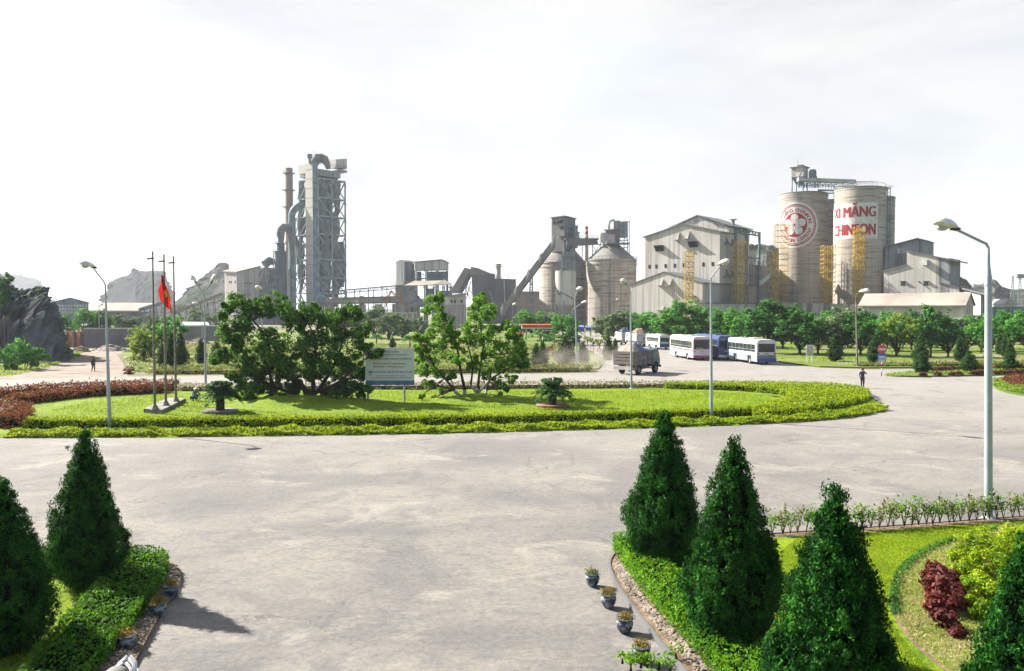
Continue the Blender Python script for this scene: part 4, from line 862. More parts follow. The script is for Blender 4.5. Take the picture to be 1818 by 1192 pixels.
mb = MB(); Pc = O-V*3.3; mb.prism([Pc[:2], (Pc+V*3.2)[:2], (Pc+V*3.2-U*6.2)[:2], (Pc-U*6.2)[:2]], 0, zt(291, 417)); mb.prism([(Pc-U*6.2)[:2], (Pc+V*3.2-U*6.2)[:2], (Pc+V*3.2-U*12)[:2], (Pc-U*12)[:2]], zt(305, 417), zt(289.5, 417))
mb.build('lift_shaft', M['shaft'], root); q_ = Pc+U*.02; MB().extr([(q_.x, q_.y, 1), ((q_+V*3.2).x, (q_+V*3.2).y, 1), ((q_+V*3.2).x, (q_+V*3.2).y, zt(291.5, 417)), (q_.x, q_.y, zt(291.5, 417))], U*.06).build('shaft_shade_panel', M['steel_blue'], root)  # blue panel on the right face only: that side's shade put into colour
for y in range(300, 545, 17): z = zt(y, 417); MB().prism([(Pc-V*0.06+U*0.06)[:2], (Pc+V*3.1+U*0.06)[:2], (Pc+V*3.1+U*0.02)[:2], (Pc-V*0.06-U*6.2)[:2]], z, z+0.16).build('shaft_seam', M['steel_blue'], root)
def cyclone(px, y, Yd, r_, h1, h2):
    p = at(px, y, Yd); r_ *= .86; mb = MB().lathe((p.x, p.y, p.z), [(r_*0.2, -h1-h2), (r_*0.22, -h1-h2*0.7), (r_, -h1*0.5), (r_, h1*0.5), (r_*0.85, h1*0.62), (r_*0.45, h1*0.65), (r_*0.45, h1*1.3)], 16); mb.build('cyclone', M['vessel'], root, smooth=True)
for a in [(574, 338, 425, 2.9, 5, 8), (596, 334, 431, 3.0, 5, 8), (571, 372, 424, 2.9, 5, 8), (580, 362, 436, 3.2, 5, 9), (575, 402, 425, 3.6, 6, 7), (593, 404, 431, 3.6, 6, 7), (576, 438, 425, 3.2, 5, 9), (595, 440, 432, 3.4, 5, 9), (600, 470, 434, 3.3, 7, 9), (578, 475, 426, 2.9, 7, 9), (535, 398, 432, 2.6, 5, 6), (537, 345, 432, 2.4, 5, 6), (534, 445, 432, 2.4, 5, 7), (535, 480, 432, 2.5, 5, 7)]: cyclone(*a)
mb = MB()
for (x0, y0, x1, y1, d, r_) in [(577, 322, 590, 350, 428, 1.4), (586, 352, 582, 398, 429, 1.6), (600, 352, 594, 392, 433, 1.5), (572, 412, 582, 452, 428, 1.3), (592, 415, 586, 455, 428, 1.4), (604, 430, 604, 510, 436, 2.2), (582, 455, 580, 530, 427, 1.7), (596, 480, 592, 530, 430, 1.8), (567, 384, 577, 405, 425, 1.2), (537, 360, 533, 390, 432, 1.2), (524, 420, 530, 470, 432, 1.3)]:
    MB().tube([at(x0, y0, d), at((x0+x1)/2+2, (y0+y1)/2, d), at(x1, y1, d)], r_*.9, 10).build('duct', M['vessel'], root, smooth=True)
mb = MB()  # rooms and cladding hanging in the frame
for (u0, u1, v0, v1, ya, yb) in [(-7.5, -0.8, 1, 8, 460, 444), (-14, -9, 2, 9, 500, 460), (-6, -1, 2, 7, 520, 500), (-14, -9, 9, 16, 415, 385), (-7, -1, 3, 12, 432, 420), (-14, -9, 1, 8, 350, 330), (-14, -2, 6, 14, 545, 521), (-7, -1, 10, 16, 492, 470)]:
    mb.prism(fp(O, u0, u1, v0, v1), zt(ya, 420), zt(yb, 420))
mb.build('clad_room', M['steel_grey'], root)
zt7 = zs[-1]; mb = MB()  # roof deck
mb.prism(fp(O, -15, 0.3, -0.5, 14), zt(311, 420), zt(300, 420)); mb.prism(fp(O, -15, 0.5, 13.5, 18), zt(302, 425), zt(298, 425)); mb.build('roof_deck', M['clad_blue'], root)
mb = MB(); a = [(556, 300), (558, 290), (563, 283), (570, 281), (577, 284), (581, 292), (583, 300)]; mb.tube([at(x, y, 424) for x, y in a], [1.9, 2.3, 2.5, 2.5, 2.2, 1.6, 1.2], 12)
mb.tube([at(559, 278, 421), at(572, 279, 422), at(578, 284, 423)], [1.4, 1.6, 1.3], 10); mb.build('top_duct', M['vessel'], root, smooth=True)
mb = MB(); p = at(550, 282, 419); mb.lathe((p.x, p.y, zt(291, 419)), [(0.6, 0), (0.7, 2.2), (1.4, 3.2), (1.3, 4.8)], 8); mb.bar(at(557, 291, 418), at(557, 266, 418), 0.12); mb.build('vent', M['vessel'], root)
mb = MB(); o2 = O+V*12; mb.prism(fp(o2, -5, 0.5, -1, 6), [zt(297, 428)]*4, [zt(281, 428), zt(283, 428), zt(280.5, 431), zt(279, 431)]); mb.prism(fp(o2, -6.5, -5, -1, 5), zt(296, 428), zt(288, 428)); mb.build('penthouse', M['clad'], root)
mb = MB()
for (x, y0, y1) in [(613.5, 440, 545)]: mb.tube([at(611, y0+4, 434), at(613, y0, 434), at(613.5, y1, 434)], 0.45, 8)
mb.build('riser_pipe', M['rusty'], root)
for u in (-8, -16):
    mb = MB(); p = O+U*u-V*1.2
    for i, z in enumerate(zs[:-1]): q = p+U*3; mb.bar((p.x, p.y, z), (q.x, q.y, zs[i+1]), 0.5, 0.15)
    mb.build('stair', M['steel_blue'], root)
rebase(root, (O.x, O.y, 0))

# ---------------- chimney, conditioning tower and downcomers
p = pn(515, 445); r0 = 2.15; root = thing('chimney', 'tan round chimney with ringed platforms behind the preheater tower', 'chimney')
H_ = zt(299, 445); MB().lathe((p.x, p.y, 0), [(r0*1.2, 0), (r0, H_*0.5), (r0*0.93, H_*0.96), (r0*0.86, H_*0.965), (r0*0.86, H_)], 20).build('stack', M['tan'], root, smooth=True)
for y in (308, 338, 368, 400):
    mb = MB(); z = zt(y, 445); mb.lathe((p.x, p.y, z-0.15), [(r0, 0), (r0*1.5, 0.02), (r0*1.5, 0.2), (r0, 0.22)], 16); ringrail(mb, p, r0*1.45, z, 1.1, 12) if y == 308 else mb.bar((p.x-r0*1.7, p.y-1, z), (p.x, p.y-1, z), 0.4); mb.build('platform', M['steel_grey'], root)
rebase(root, (p.x, p.y, 0))
p = pn(499.3, 412); root = thing('conditioning_tower', 'dark blue grey cylinder with a curved duct on top, left of the preheater tower', 'process vessel')
z1 = zt(447, 412); mb = MB().lathe((p.x, p.y, 0), [(2.9, 0)]+[(2.9+0.06*(i % 2), z1*i/24) for i in range(1, 24)]+[(2.9, z1), (2.0, z1+0.3), (1.9, zt(433, 412)), (1.5, zt(431, 412)), (1.4, zt(426, 412))], 24); mb.build('shell', surf('vessel_blue', (0.12, 0.165, 0.19), 0.7, (0.07, 0.10, 0.12), 0.3, 0.35, 0.62, 7, (1, 1, 0.3)), root, smooth=True)
mb = MB().tube([at(x, y, 412+(x-499)*0.3) for x, y in [(499.5, 428), (498, 417), (499, 409), (503, 404), (509, 403.5), (513, 409), (516, 422), (518, 440), (519, 470)]], [1.4, 2.0, 2.2, 2.2, 2.0, 1.7, 1.4, 1.3, 1.2], 14); mb.build('gooseneck', M['vessel'], root, smooth=True)
mb = MB()
for y in (447, 433): z = zt(y, 412); mb.lathe((p.x, p.y, z-0.1), [(1.9, 0), (3.7 if y == 447 else 2.9, 0.02), (3.7 if y == 447 else 2.9, 0.2), (1.9, 0.22)], 18); ringrail(mb, p, 3.5 if y == 447 else 2.8, z, 1.1, 14, 0.1)
mb.build('platform', M['steel_grey'], root)
mb = MB()
for dx in (-3.4, 3.3):
    mb.tube([(p.x+dx, p.y-0.6, zt(520, 412)), (p.x+dx, p.y-0.6, zt(446, 412))], 0.28, 8)
mb.build('side_pipe', M['white_conc'], root); rebase(root, (p.x, p.y, 0))
root = thing('downcomer_duct', 'blue grey duct bending down beside the tan chimney', 'duct')
MB().tube([at(x, y, 425) for x, y in [(534, 362), (528, 367), (522, 373), (518.5, 380), (517.5, 392), (517.5, 470), (518, 548)]], [1.6, 1.9, 1.9, 1.8, 1.6, 1.5, 2.2], 14).build('duct', M['steel_blue'], root, smooth=True)
mb = MB()
for y in (383, 420, 450, 493): a = at(514, y, 424); mb.bar(a, at(524, y, 424), 0.5)
mb.build('bracket', M['steel_grey'], root); rebase(root, at(518, 553, 425)*Vector((1, 1, 0)) if False else (at(518, 553, 425).x, 425, 0))

# ---------------- raw mill building left of the tower
def windows(mb, quads):
    for q in quads: mb.extr(q[0], q[1])
def wallbox(mb, o, u, z, w, h, n=(-V), d=0.25, axis=U):
    """a small box proud of a wall: o corner on the wall foot, u metres along axis, height z"""
    a = o+axis*u+n*0.02; b = a+axis*w
    mb.extr([(a.x, a.y, z), (b.x, b.y, z), (b.x, b.y, z+h), (a.x, a.y, z+h)], n*d)
o = pn(421, 398); root = thing('mill_building', 'beige windowed block with sloping roof left of the dark cylinder', 'industrial building')
wl_ = 11.5; ln = 30
mb = MB(); mb.prism(fp(o, -wl_, 0, 0, 13), 0, [zt(483, 405), zt(485, 398), zt(474, 408), zt(473, 415)]); mb.prism(fp(o, -wl_, 0, 13.02, ln), 0, zt(478, 415)); mb.build('wall', M['clad'], root)
mb = MB(); mb.prism(fp(o, -wl_-0.6, 0.6, -0.6, 13), [zt(483, 405)+0.02, zt(485, 398)+0.02, zt(474, 408)+0.02, zt(473, 415)+0.02], [zt(482, 405)+0.3, zt(484, 398)+0.3, zt(473, 408)+0.3, zt(472, 415)+0.3]); mb.build('roof', M['roofing'], root)
for u, y in [(-7.2, 503), (-5.5, 503), (-8, 524), (-6.8, 524), (-2.6, 524), (-1.6, 524), (-8.5, 539), (-6.8, 539), (-0.6-1.2, 503)]:
    mb = MB(); wallbox(mb, o, u, zt(y, 400), 0.8, 1.2, d=0.05); mb.build('window', M['dark'], root)
mb = MB(); a = o+V*4+U*0.1; 
for v, y in ((3, 525), (4, 505), (15, 505), (20, 490)): wallbox(mb, o, v, zt(y, 410), 4, 0.5, U, 1.2, V)
mb.build('ledge', M['steel_grey'], root)
mb = MB().tube([at(470, 470, 410), at(478, 463, 412), at(486, 466, 414)], [2.2, 2.2, 1.6], 12); mb.build('roof_duct', M['vessel'], root, smooth=True)
rebase(root, (o.x, o.y, 0))
# low wing with steelwork between mill and cylinder
root = thing('steel_annex', 'dark open steelwork between the beige mill block and the dark cylinder', 'industrial building')
o = pn(466, 405); mb = MB(); frame(mb, o, [-4, 2], [0, 6, 12], [zt(y, 405) for y in (530, 510, 490, 476)], 0.4); mb.build('steel_frame', M['steel_grey'], root)
mb = MB(); mb.prism(fp(o, -3.6, 1.6, 1, 11), 0, zt(500, 405)); mb.prism(fp(o, -3.6, 1.6, 6.3, 11), zt(499, 405), zt(478, 405)); mb.build('cladding', M['clad_blue'], root); rebase(root, (o.x, o.y, 0))

# ---------------- kiln under its long roof
root = thing('rotary_kiln', 'long horizontal grey kiln cylinder on piers beside the tall tower', 'kiln')
a, b = at(577, 535, 404), at(742, 531.5, 368)
MB().tube([a, a.lerp(b, 0.02), a.lerp(b, 0.4), a.lerp(b, 0.41), a.lerp(b, 0.43), a.lerp(b, 0.44), b], [1.4, 1.7, 1.7, 2.1, 2.1, 1.7, 1.7], 18).build('shell', M['dusty'], root, smooth=True)
for t in (0.06, 0.25, 0.42, 0.6, 0.78, 0.95):
    p = a.lerp(b, t); MB().obox((p.x, p.y, 0), (2.6, 3.4, p.z-1.9), -0.2, True).build('pier', M['concrete'], root)
MB().tube([a+Vector((-3, 0, 4)), a+Vector((-2, 0, 1)), a], [2.0, 2.6, 2.4], 12).build('inlet_hood', M['steel_blue'], root, smooth=True)
rebase(root, (a.x, a.y, 0))
root = thing('kiln_roof', 'long thin grey roof on columns above the kiln', 'canopy')
a, b = at(588, 519, 400), at(735, 506.5, 368); n_ = Vector((0.15, 1, 0)).normalized()
MB().extr([a-n_*4, b-n_*4, b+n_*5+Vector((0, 0, .4)), a+n_*5+Vector((0, 0, .4))], (0, 0, 0.5)).build('roof', M['roof_dark'], root)
mb = MB()
for t in (0.0, 0.16, 0.33, 0.5, 0.66, 0.82, 1.0):
    for s_ in (-3.4, 4.2): p = a.lerp(b, t)+n_*s_; mb.bar((p.x, p.y, 0), p, 0.4)
mb.bar(a-n_*3.4+Vector((0, 0, -1.2)), b-n_*3.4+Vector((0, 0, -1.2)), 0.3)
for i in range(40): p = a.lerp(b, i/40)-n_*3.4; q = a.lerp(b, (i+.5)/40)-n_*3.4; r_ = a.lerp(b, (i+1)/40)-n_*3.4; mb.bar(p, q+Vector((0, 0, -1.2)), 0.14); mb.bar(q+Vector((0, 0, -1.2)), r_, 0.14)
mb.build('steel_frame', M['steel_blue'], root); rebase(root, (a.x, a.y, 0))
root = thing('pier_wall', 'low concrete wall with a white coping below the kiln', 'wall')
a, b = at(560, 553, 360), at(740, 553, 345); MB().extr([(a.x, a.y, 0), (b.x, b.y, 0), (b.x, b.y, zt(557, 345)), (a.x, a.y, zt(556.5, 360))], (0, 2.5, 0)).build('wall', M['concrete'], root)
MB().extr([(a.x, a.y-.2, zt(556.5, 360)), (b.x, b.y-.2, zt(557, 345)), (b.x, b.y-.2, zt(555, 345)), (a.x, a.y-.2, zt(554.6, 360))], (0, 3, 0)).build('coping', M['white_conc'], root); rebase(root, (a.x, a.y, 0))
root = thing('crane', 'small orange boom crane in front of the kiln', 'crane')
mb = MB(); q = at(693, 517, 340)
for a_, b_ in (((680, 549), (693, 517)), ((683, 549), (695, 517)), ((693, 517), (724, 551)), ((695, 516), (728, 551)), ((687, 533), (705, 531))): mb.bar(at(*a_, 340), at(*b_, 340), 0.35)
for k in range(9): x = 694+k*3.5; y = 518+k*3.8; mb.bar(at(x, y, 340), at(x+4, y+1.5, 340), 0.15)
mb.build('boom', surf('crane_orange', (0.42, 0.22, 0.10), 0.7, (0.26, 0.15, 0.09), 1), root)
p = at(684, 553, 340); MB().obox((p.x, 341, 0), (4, 3, 2.2), 0.2, True).obox((p.x-0.6, 341, 2.21), (1.8, 2, 1.6), 0.2, True).build('cab', M['rusty'], root); rebase(root, (p.x, 341, 0))

# ---------------- cooler buildings
Yb = 372
def box_face(root, name, x0, x1, y0, y1, Y_, d, mat, y0r=None, y1r=None):
    a, b = at(x0, y1, Y_), at(x1, y1r or y1, Y_); c, d_ = at(x1, y0r or y0, Y_), at(x0, y0, Y_); return MB().extr([a, b, c, d_], (0, d, 0)).build(name, mat, root)
root = thing('cooler_building', 'tall narrow grey clad block left of the raised shed', 'industrial building')
o = pn(718, Yb); w = 5.6; zt_, zb_ = zt(465.6, Yb), 0
mb = MB(); lft = o-U*w; a = fp(o, -w, 0, 0, 6.2); mb.prism(a, 0, [zt_+.1, zt_, zt_-.3, zt_]); mid = o-U*w*0.5
mb.extr([(lft.x, lft.y, zt_), (o.x, o.y, zt_), (mid.x, mid.y, zt(462.5, Yb))], V*6.2); mb.build('wall', M['clad_blue'], root)
mb = MB(); 
for s_, e_ in ((lft-U*.4, mid), (o+U*.4, mid)): mb.extr([(s_.x, s_.y, zt_-.1), (e_.x, e_.y, zt(462.5, Yb)+.02), (e_.x, e_.y, zt(462.5, Yb)+.35), (s_.x, s_.y, zt_+.25)], V*6.6)
mb.build('roof', M['roof_dark'], root)
MB().prism([p for p in fp(o, -w-.3, .3, -.3, 6.4)], 0, zt(499, Yb)).build('masonry_base', M['concrete'], root); rebase(root, (o.x, o.y, 0))
root = thing('raised_shed', 'grey clad shed raised on blue columns beside the cooler block', 'industrial building')
o = at(794, 553, Yb); a = at(736.5, 480, Yb); b = at(794, 479, Yb); zt1, zt2 = zt(466.5, Yb), zt(462, Yb)
mb = MB(); mb.extr([(a.x, Yb, a.z), (b.x, Yb, b.z), (b.x, Yb, zt1), (xt(785, Yb), Yb, zt2), (a.x, Yb, zt1)], (0, 8, 0)); mb.build('wall', M['clad'], root)
mb = MB(); mb.extr([(a.x-.4, Yb-.4, zt1+.02), (xt(785, Yb), Yb-.4, zt2+.02), (xt(785, Yb), Yb-.4, zt2+.4), (a.x-.4, Yb-.4, zt1+.4)], (0, 9, 0)); mb.extr([(b.x+.5, Yb-.4, zt1-.1), (xt(785, Yb), Yb-.4, zt2+.03), (xt(785, Yb), Yb-.4, zt2+.4), (b.x+.5, Yb-.4, zt1+.25)], (0, 9, 0)); mb.build('roof', M['roof_dark'], root)
mb = MB()
for x in (737, 756, 776, 793): mb.bar((xt(x, Yb), Yb+.5, 0), (xt(x, Yb), Yb+.5, a.z), 0.5); mb.bar((xt(x, Yb), Yb+7, 0), (xt(x, Yb), Yb+7, a.z), 0.5)
mb.bar((a.x, Yb+.4, zt(495, Yb)), (b.x, Yb+.4, zt(494, Yb)), 0.5); mb.bar((a.x, Yb+.4, zt(488, Yb)), (b.x, Yb+.4, zt(488, Yb)), 0.25)
for x in (740, 748, 760, 768, 781, 788): mb.bar((xt(x, Yb), Yb+.5, zt(499, Yb)), (xt(x+6, Yb), Yb+.5, zt(481, Yb)), 0.2)
mb.build('steel_frame', M['steel_blue'], root)
MB().box((xt(757, Yb), Yb+1.4, zt(500, Yb)), (xt(793, Yb), Yb+6, zt(482, Yb))).box((xt(740, Yb), Yb+3, zt(500, Yb)), (xt(746, Yb), Yb+6, zt(482, Yb))).build('machinery', M['steel_grey'], root); rebase(root, (a.x, Yb, 0))
root = thing('open_shed', 'open shed with pale roof on columns at the foot of the raised shed', 'industrial building')
Ys = 352; a1, a2, a3, a4 = at(717, 508.5, Ys), at(770, 507, Ys), at(787, 499.5, Ys+4), at(735, 500.5, Ys+8)
mb = MB(); mb.extr([a1, a2, a3, a4], (0, 0, 0.35)); mb.extr([a3, a2+Vector((0, 0, .0)), at(803, 505.5, Ys+2)], (0, 0, 0.3)); mb.extr([a3, at(803, 505.5, Ys+2), at(800, 503, Ys+10), at(787, 497.5, Ys+12)], (0, 0, .3)); mb.build('roof', M['roofing'], root)
mb = MB()
for x in (719, 736, 753, 770, 786, 799):
    mb.bar((xt(x, Ys), Ys+1, 0), (xt(x, Ys), Ys+1, zt(506, Ys)), 0.55); mb.bar((xt(x, Ys), Ys+1, zt(513, Ys)), (xt(x-5, Ys), Ys+1, zt(507, Ys)), 0.25); mb.bar((xt(x, Ys), Ys+1, zt(513, Ys)), (xt(x+5, Ys), Ys+1, zt(507, Ys)), 0.25); mb.bar((xt(x, Ys), Ys+10, 0), (xt(x, Ys), Ys+10, zt(506, Ys)), 0.5)
railing(mb, [(xt(719, Ys), Ys+.5, zt(544, Ys)), (xt(800, Ys), Ys+.5, zt(544, Ys))], 1.1, 0.09); mb.build('steel_frame', M['steel_blue'], root)
mb = MB(); mb.box((xt(722, Ys), Ys+.2, zt(546, Ys)), (xt(800, Ys), Ys+11, zt(544, Ys))); mb.box((xt(738, Ys), Ys+4, zt(544, Ys)), (xt(752, Ys), Ys+10, zt(530, Ys))); mb.box((xt(756, Ys), Ys+3, zt(544, Ys)), (xt(768, Ys), Ys+10, zt(512, Ys)))
mb.box((xt(773, Ys), Ys+3, zt(544, Ys)), (xt(798, Ys), Ys+10, zt(516, Ys))); mb.box((xt(722, Ys), Ys+5, zt(532, Ys)), (xt(735, Ys), Ys+10, zt(515, Ys))); mb.build('machinery', M['clad_blue'], root)
mb = MB()
for x in (730, 741, 755, 768): mb.box((xt(x, Ys)-.6, Ys+3, 0), (xt(x, Ys)+.6, Ys+5, zt(546, Ys)))
mb.build('pier', M['concrete'], root); rebase(root, (a1.x, Ys, 0))
root = thing('gatehouse', 'small pale block with two windows below the dark hopper building', 'building')
Yg = 325; mb = MB(); mb.extr([at(789, 560, Yg), at(825, 560, Yg), at(825, 522, Yg), at(793, 526, Yg), at(789, 528, Yg)], (0, 9, 0)); mb.build('wall', M['white_conc'], root)
MB().extr([at(790, 527.5, Yg-.8), at(827, 522.5, Yg-.8), at(827, 520.5, Yg-.8), at(797, 524, Yg-.8)], (0, 10.5, 0)).build('roof', M['roofing'], root)
for x in (800, 806, 818):
    MB().box((xt(x, Yg), Yg-.06, zt(538, Yg)), (xt(x+3.4, Yg), Yg+.02, zt(533, Yg))).build('window', M['dark'], root)
MB().box((xt(787, Yg), Yg-.5, 0), (xt(828, Yg), Yg-.08, zt(541.5, Yg))).build('base_wall', M['concrete'], root); rebase(root, (xt(805, Yg), Yg, 0))

# ---------------- dark hopper building with its sloping gallery
root = thing('sloping_gallery', 'short dusty sloping gallery rising to the dark hopper building', 'conveyor gallery')
Yh = 352; mb = MB(); mb.extr([at(797, 521, Yh), at(813, 521, Yh), at(836, 478, Yh), at(824.5, 475.5, Yh)], (0, 5, 0)); mb.build('gallery', M['dusty'], root)
mb = MB(); mb.extr([at(813.3, 521, Yh+.3), at(820, 521, Yh+.3), at(837, 489, Yh+.3), at(836.3, 478, Yh+.3)], (0, 4.4, 0)); mb.build('underside', M['dusty_dark'], root)
mb = MB()
for q in ((822, 521, 834, 492), (828, 521, 836, 500), (816, 521, 822, 505), (834, 521, 824, 506), (830, 500, 838, 521)): mb.bar(at(q[0], q[1]+10, Yh+2), at(q[2], q[3], Yh+2), 0.35)
mb.build('trestle', M['steel_grey'], root); rebase(root, (xt(815, Yh), Yh, 0))
root = thing('hopper_building', 'dark dusty hopper building with a small capped stack, left of the long conveyor', 'industrial building')
mb = MB(); mb.extr([at(841, 575, Yh), at(884, 575, Yh), at(878, 486, Yh), at(837, 488.5, Yh), at(838, 515, Yh)], (0, 14, 0)); mb.build('wall', M['dusty_dark'], root)
mb = MB(); mb.extr([at(834, 489, Yh-.3), at(878, 486.8, Yh-.3), at(870, 485, Yh-.3), at(848, 476, Yh-.3), at(836, 474, Yh-.3)], (0, 9, 0)); mb.build('dust_covered_roof', M['dusty'], root)
mb = MB(); mb.extr([at(872, 575, Yh-6), at(917, 575, Yh-6), at(916, 496, Yh-6), at(874, 494.5, Yh-6)], (0, 12, 0)); mb.build('front_block', M['dusty_dark'], root)
mb = MB(); p = at(885, 495, Yh); zz = zt(470, Yh)-p.z; mb.lathe(p, [(1.0, 0), (1.0, zz*.82), (1.9, zz*.83), (1.9, zz*.88), (1.05, zz*.89), (1.05, zz), (1.5, zz), (1.5, zz+.25)], 14); mb.build('stack', M['white_conc'], root, smooth=True)
mb = MB(); railing(mb, [at(878, 494.5, Yh-5.8), at(915, 496, Yh-5.8)], 1.6, 0.14, 2.6); mb.bar(at(897, 560, Yh-6.2), at(895, 498, Yh-6.2), 0.5); mb.bar(at(868, 515, Yh-6.2), at(881, 548, Yh-6.2), .25); mb.build('railing', M['steel_pale'], root); rebase(root, (xt(870, Yh), Yh-6, 0))

# ---------------- long conveyor up to the clinker silos
root = thing('long_conveyor', 'long straight inclined conveyor gallery with small white boxes climbing to the silos', 'conveyor gallery')
A, B = at(889.5, 556, 322), at(986, 428, 338); d = (B-A); up = Vector((0, 0, 1)); 
MB().extr([A+up*1.7, B+up*1.7, B-up*1.6, A-up*1.6], (0, 3.4, 0)).build('gallery', M['dusty'], root)
MB().extr([A-up*1.62, B-up*1.62, B-up*2.6, A-up*2.6], (0, 3.0, 0)).build('girder', M['dusty_dark'], root)
MB().extr([A+up*1.72-Vector((0, .2, 0)), B+up*1.72-Vector((0, .2, 0)), B+up*2.0-Vector((0, .2, 0)), A+up*2.0-Vector((0, .2, 0))], (0, 3.8, 0)).build('roof', M['steel_blue'], root)
for x, y in ((888.6, 541), (911.6, 512.6), (933.5, 484), (955.4, 454), (978.4, 424)):
    t = (x-889.5)/96.5; p = A.lerp(B, t); q = p+d.normalized()*1.1
    MB().extr([p+up*2.3, q+d.normalized()*.8+up*3.2, q+d.normalized()*.8+up*.8, p-up*.4], (0, -1.6, 0)).build('hood', M['white'], root)
rebase(root, (A.x, A.y, 0))
root = thing('trestle_tower', 'slender lattice tower holding up the long conveyor', 'trestle')
mb = MB(); Yt = 333
for dy in (0, 3):
    for x0, x1 in ((937, 942), (947.5, 945)): mb.bar((xt(x0, Yt), Yt+dy, 0), (xt(x1, Yt), Yt+dy, zt(487, Yt)), 0.4)
    for k in range(8):
        za, zb = zt(487, Yt)*k/8, zt(487, Yt)*(k+1)/8; t0, t1_ = k/8, (k+1)/8; l0, r0_ = 937+5*t0, 947.5-2.5*t0; l1, r1_ = 937+5*t1_, 947.5-2.5*t1_
        mb.bar((xt(l0, Yt), Yt+dy, za), (xt(r1_, Yt), Yt+dy, zb), 0.2); mb.bar((xt(r0_, Yt), Yt+dy, za), (xt(l1, Yt), Yt+dy, zb), 0.2); mb.bar((xt(l1, Yt), Yt+dy, zb), (xt(r1_, Yt), Yt+dy, zb), 0.2)
mb.build('lattice', M['steel_grey'], root); rebase(root, (xt(942, Yt), Yt, 0))
p = at(925, 553, 420); root = thing('storage_hall', 'plain tan wall seen between the long conveyor and the first silo', 'building')
MB().box((xt(915, 430), 430, 0), (xt(962, 430), 445, zt(519, 430))).build('wall', M['tan'], root)
MB().box((xt(914, 430), 429, zt(519, 430)+.01), (xt(963, 430), 446, zt(517.6, 430))).build('roof', M['roofing'], root); rebase(root, (xt(938, 430), 430, 0))

M['silo'] = surf('silo_concrete', (0.54, 0.485, 0.405), 0.92, (0.39, 0.35, 0.295), 0.16, 0.36, 0.62, 8, (1, 1, 0.2), second=((0.25, 0.23, 0.205), 0.42, 0.37, 0.50, (0.22, 0.22, 3.8)), bump=0.3, bscale=2)
# dark run-off stains: mostly down the lower walls
def stain(m, z1, z0):
    n = m.node_tree.nodes; l = m.node_tree.links; b = n['Principled BSDF']; src = b.inputs['Base Color'].links[0].from_socket
    f = ramp(n, l, noise(n, l, 1.3, 5, 0.6, (1, 1, 0.02)), [(0.50, 0.0), (0.66, 0.6)]); t = n.new('ShaderNodeTexCoord'); sz = n.new('ShaderNodeSeparateXYZ'); l.new(t.outputs['Object'], sz.inputs[0]); g_ = n.new('ShaderNodeMapRange'); l.new(sz.outputs[2], g_.inputs[0]); g_.inputs[1].default_value = 5; g_.inputs[2].default_value = 30; g_.inputs[3].default_value = 1.2; g_.inputs[4].default_value = .25; q_ = n.new('ShaderNodeMath'); q_.operation = 'MULTIPLY'; l.new(f, q_.inputs[0]); l.new(g_.outputs[0], q_.inputs[1]); f = q_.outputs[0]; c = mixc(n, l, f, src, (0.10, 0.095, 0.09))
    l.new(c, b.inputs['Base Color'])
stain(M['silo'], 0, 0); stain(M['concrete'], 0, 0)
# ---------------- twin domed silos
def silo(label, cx, Y_, r_, zr, zc, rc, grp=None, name='silo'):
    p = pn(cx, Y_); root = thing(name, label, 'silo', grp)
    MB().lathe((p.x, p.y, 0), [(r_, 0), (r_, zr-2.2), (r_*1.025, zr-2.1), (r_*1.025, zr-1.4), (r_, zr-1.3), (r_, zr-.5), (r_*1.03, zr-.4), (r_*1.03, zr)], 48).build('drum', M['silo'], root, smooth=True)
    MB().lathe((p.x, p.y, 0), [(r_*1.0, zr+.01), (rc, zc), (rc, zc+1.5)], 48).build('conical_roof', surf('silo_roof', (0.33, 0.31, 0.28), 0.9, (0.20, 0.19, 0.18), 0.25, 0.35, 0.62, 7), root, smooth=True)
    return root, p
GS = 'twin clinker silos'
r1, p1 = silo('left of two concrete silos with conical roofs, a small silo in front', 999, 350, 10.0, zt(465, 340), zt(437, 346), 4.0)
mb = MB(); ringrail(mb, p1, 10.1, zt(465, 340), 1.1, 40, 0.1); mb.build('railing', M['steel_grey'], r1); rebase(r1, (p1.x, p1.y, 0))
r2, p2 = silo('right of two concrete silos with conical roofs, beside the gabled hall', 1085, 336, 10.2, zt(459.5, 326), zt(434, 332), 3.4)
mb = MB(); ringrail(mb, p2, 10.4, zt(459.5, 326), 1.1, 40, 0.1)
f = Vector((-p2.x, -p2.y, 0)).normalized(); sd = Vector((-f.y, f.x, 0)); q = p2+f*10.4-sd*0.5
mb.bar((q.x, q.y, 0), (q.x, q.y, zt(459, 326)), 0.35); mb.build('railing', M['steel_grey'], r2)
rebase(r2, (p2.x, p2.y, 0))
# headhouse over the left silo
root = thing('headhouse', 'dark tower house at the top of the long conveyor on the left domed silo', 'industrial building')
o = at(1002, 553, 341); z0, z1 = zt(440, 341), zt(386, 341)
mb = MB(); a = fp(o, -6.9, 0, 0, 7.5); mb.prism(a, z0-1.5, [z1+.1, z1+.3, z1-.2, z1+.6]); mb.build('wall', M['dusty_dark'], root)
mb = MB(); mb.prism(fp(o, -7.3, .4, -.4, 7.9), [z1+.12, z1+.32, z1-.18, z1+.62], [z1+.5, z1+.7, z1+.2, z1+1.0]); mb.build('roof', M['roof_dark'], root)
for u, y, w, h in ((-6.2, 397, 1.2, 1.2), (-4.0, 396, 1.0, 1.0), (-2.7, 396, 1.6, 1.3), (-2.5, 407, 1.9, 1.2), (-3.4, 422, 2.6, .7)):
    mb = MB(); wallbox(mb, o, u, zt(y, 341), w, h, -V, .08); mb.build('window', M['dark'] if y != 422 else M['steel_pale'], root)
    mb = MB(); wallbox(mb, o, u-.1, zt(y, 341)+h, w+.3, .15, -V, .7); mb.build('awning', M['steel_grey'], root)
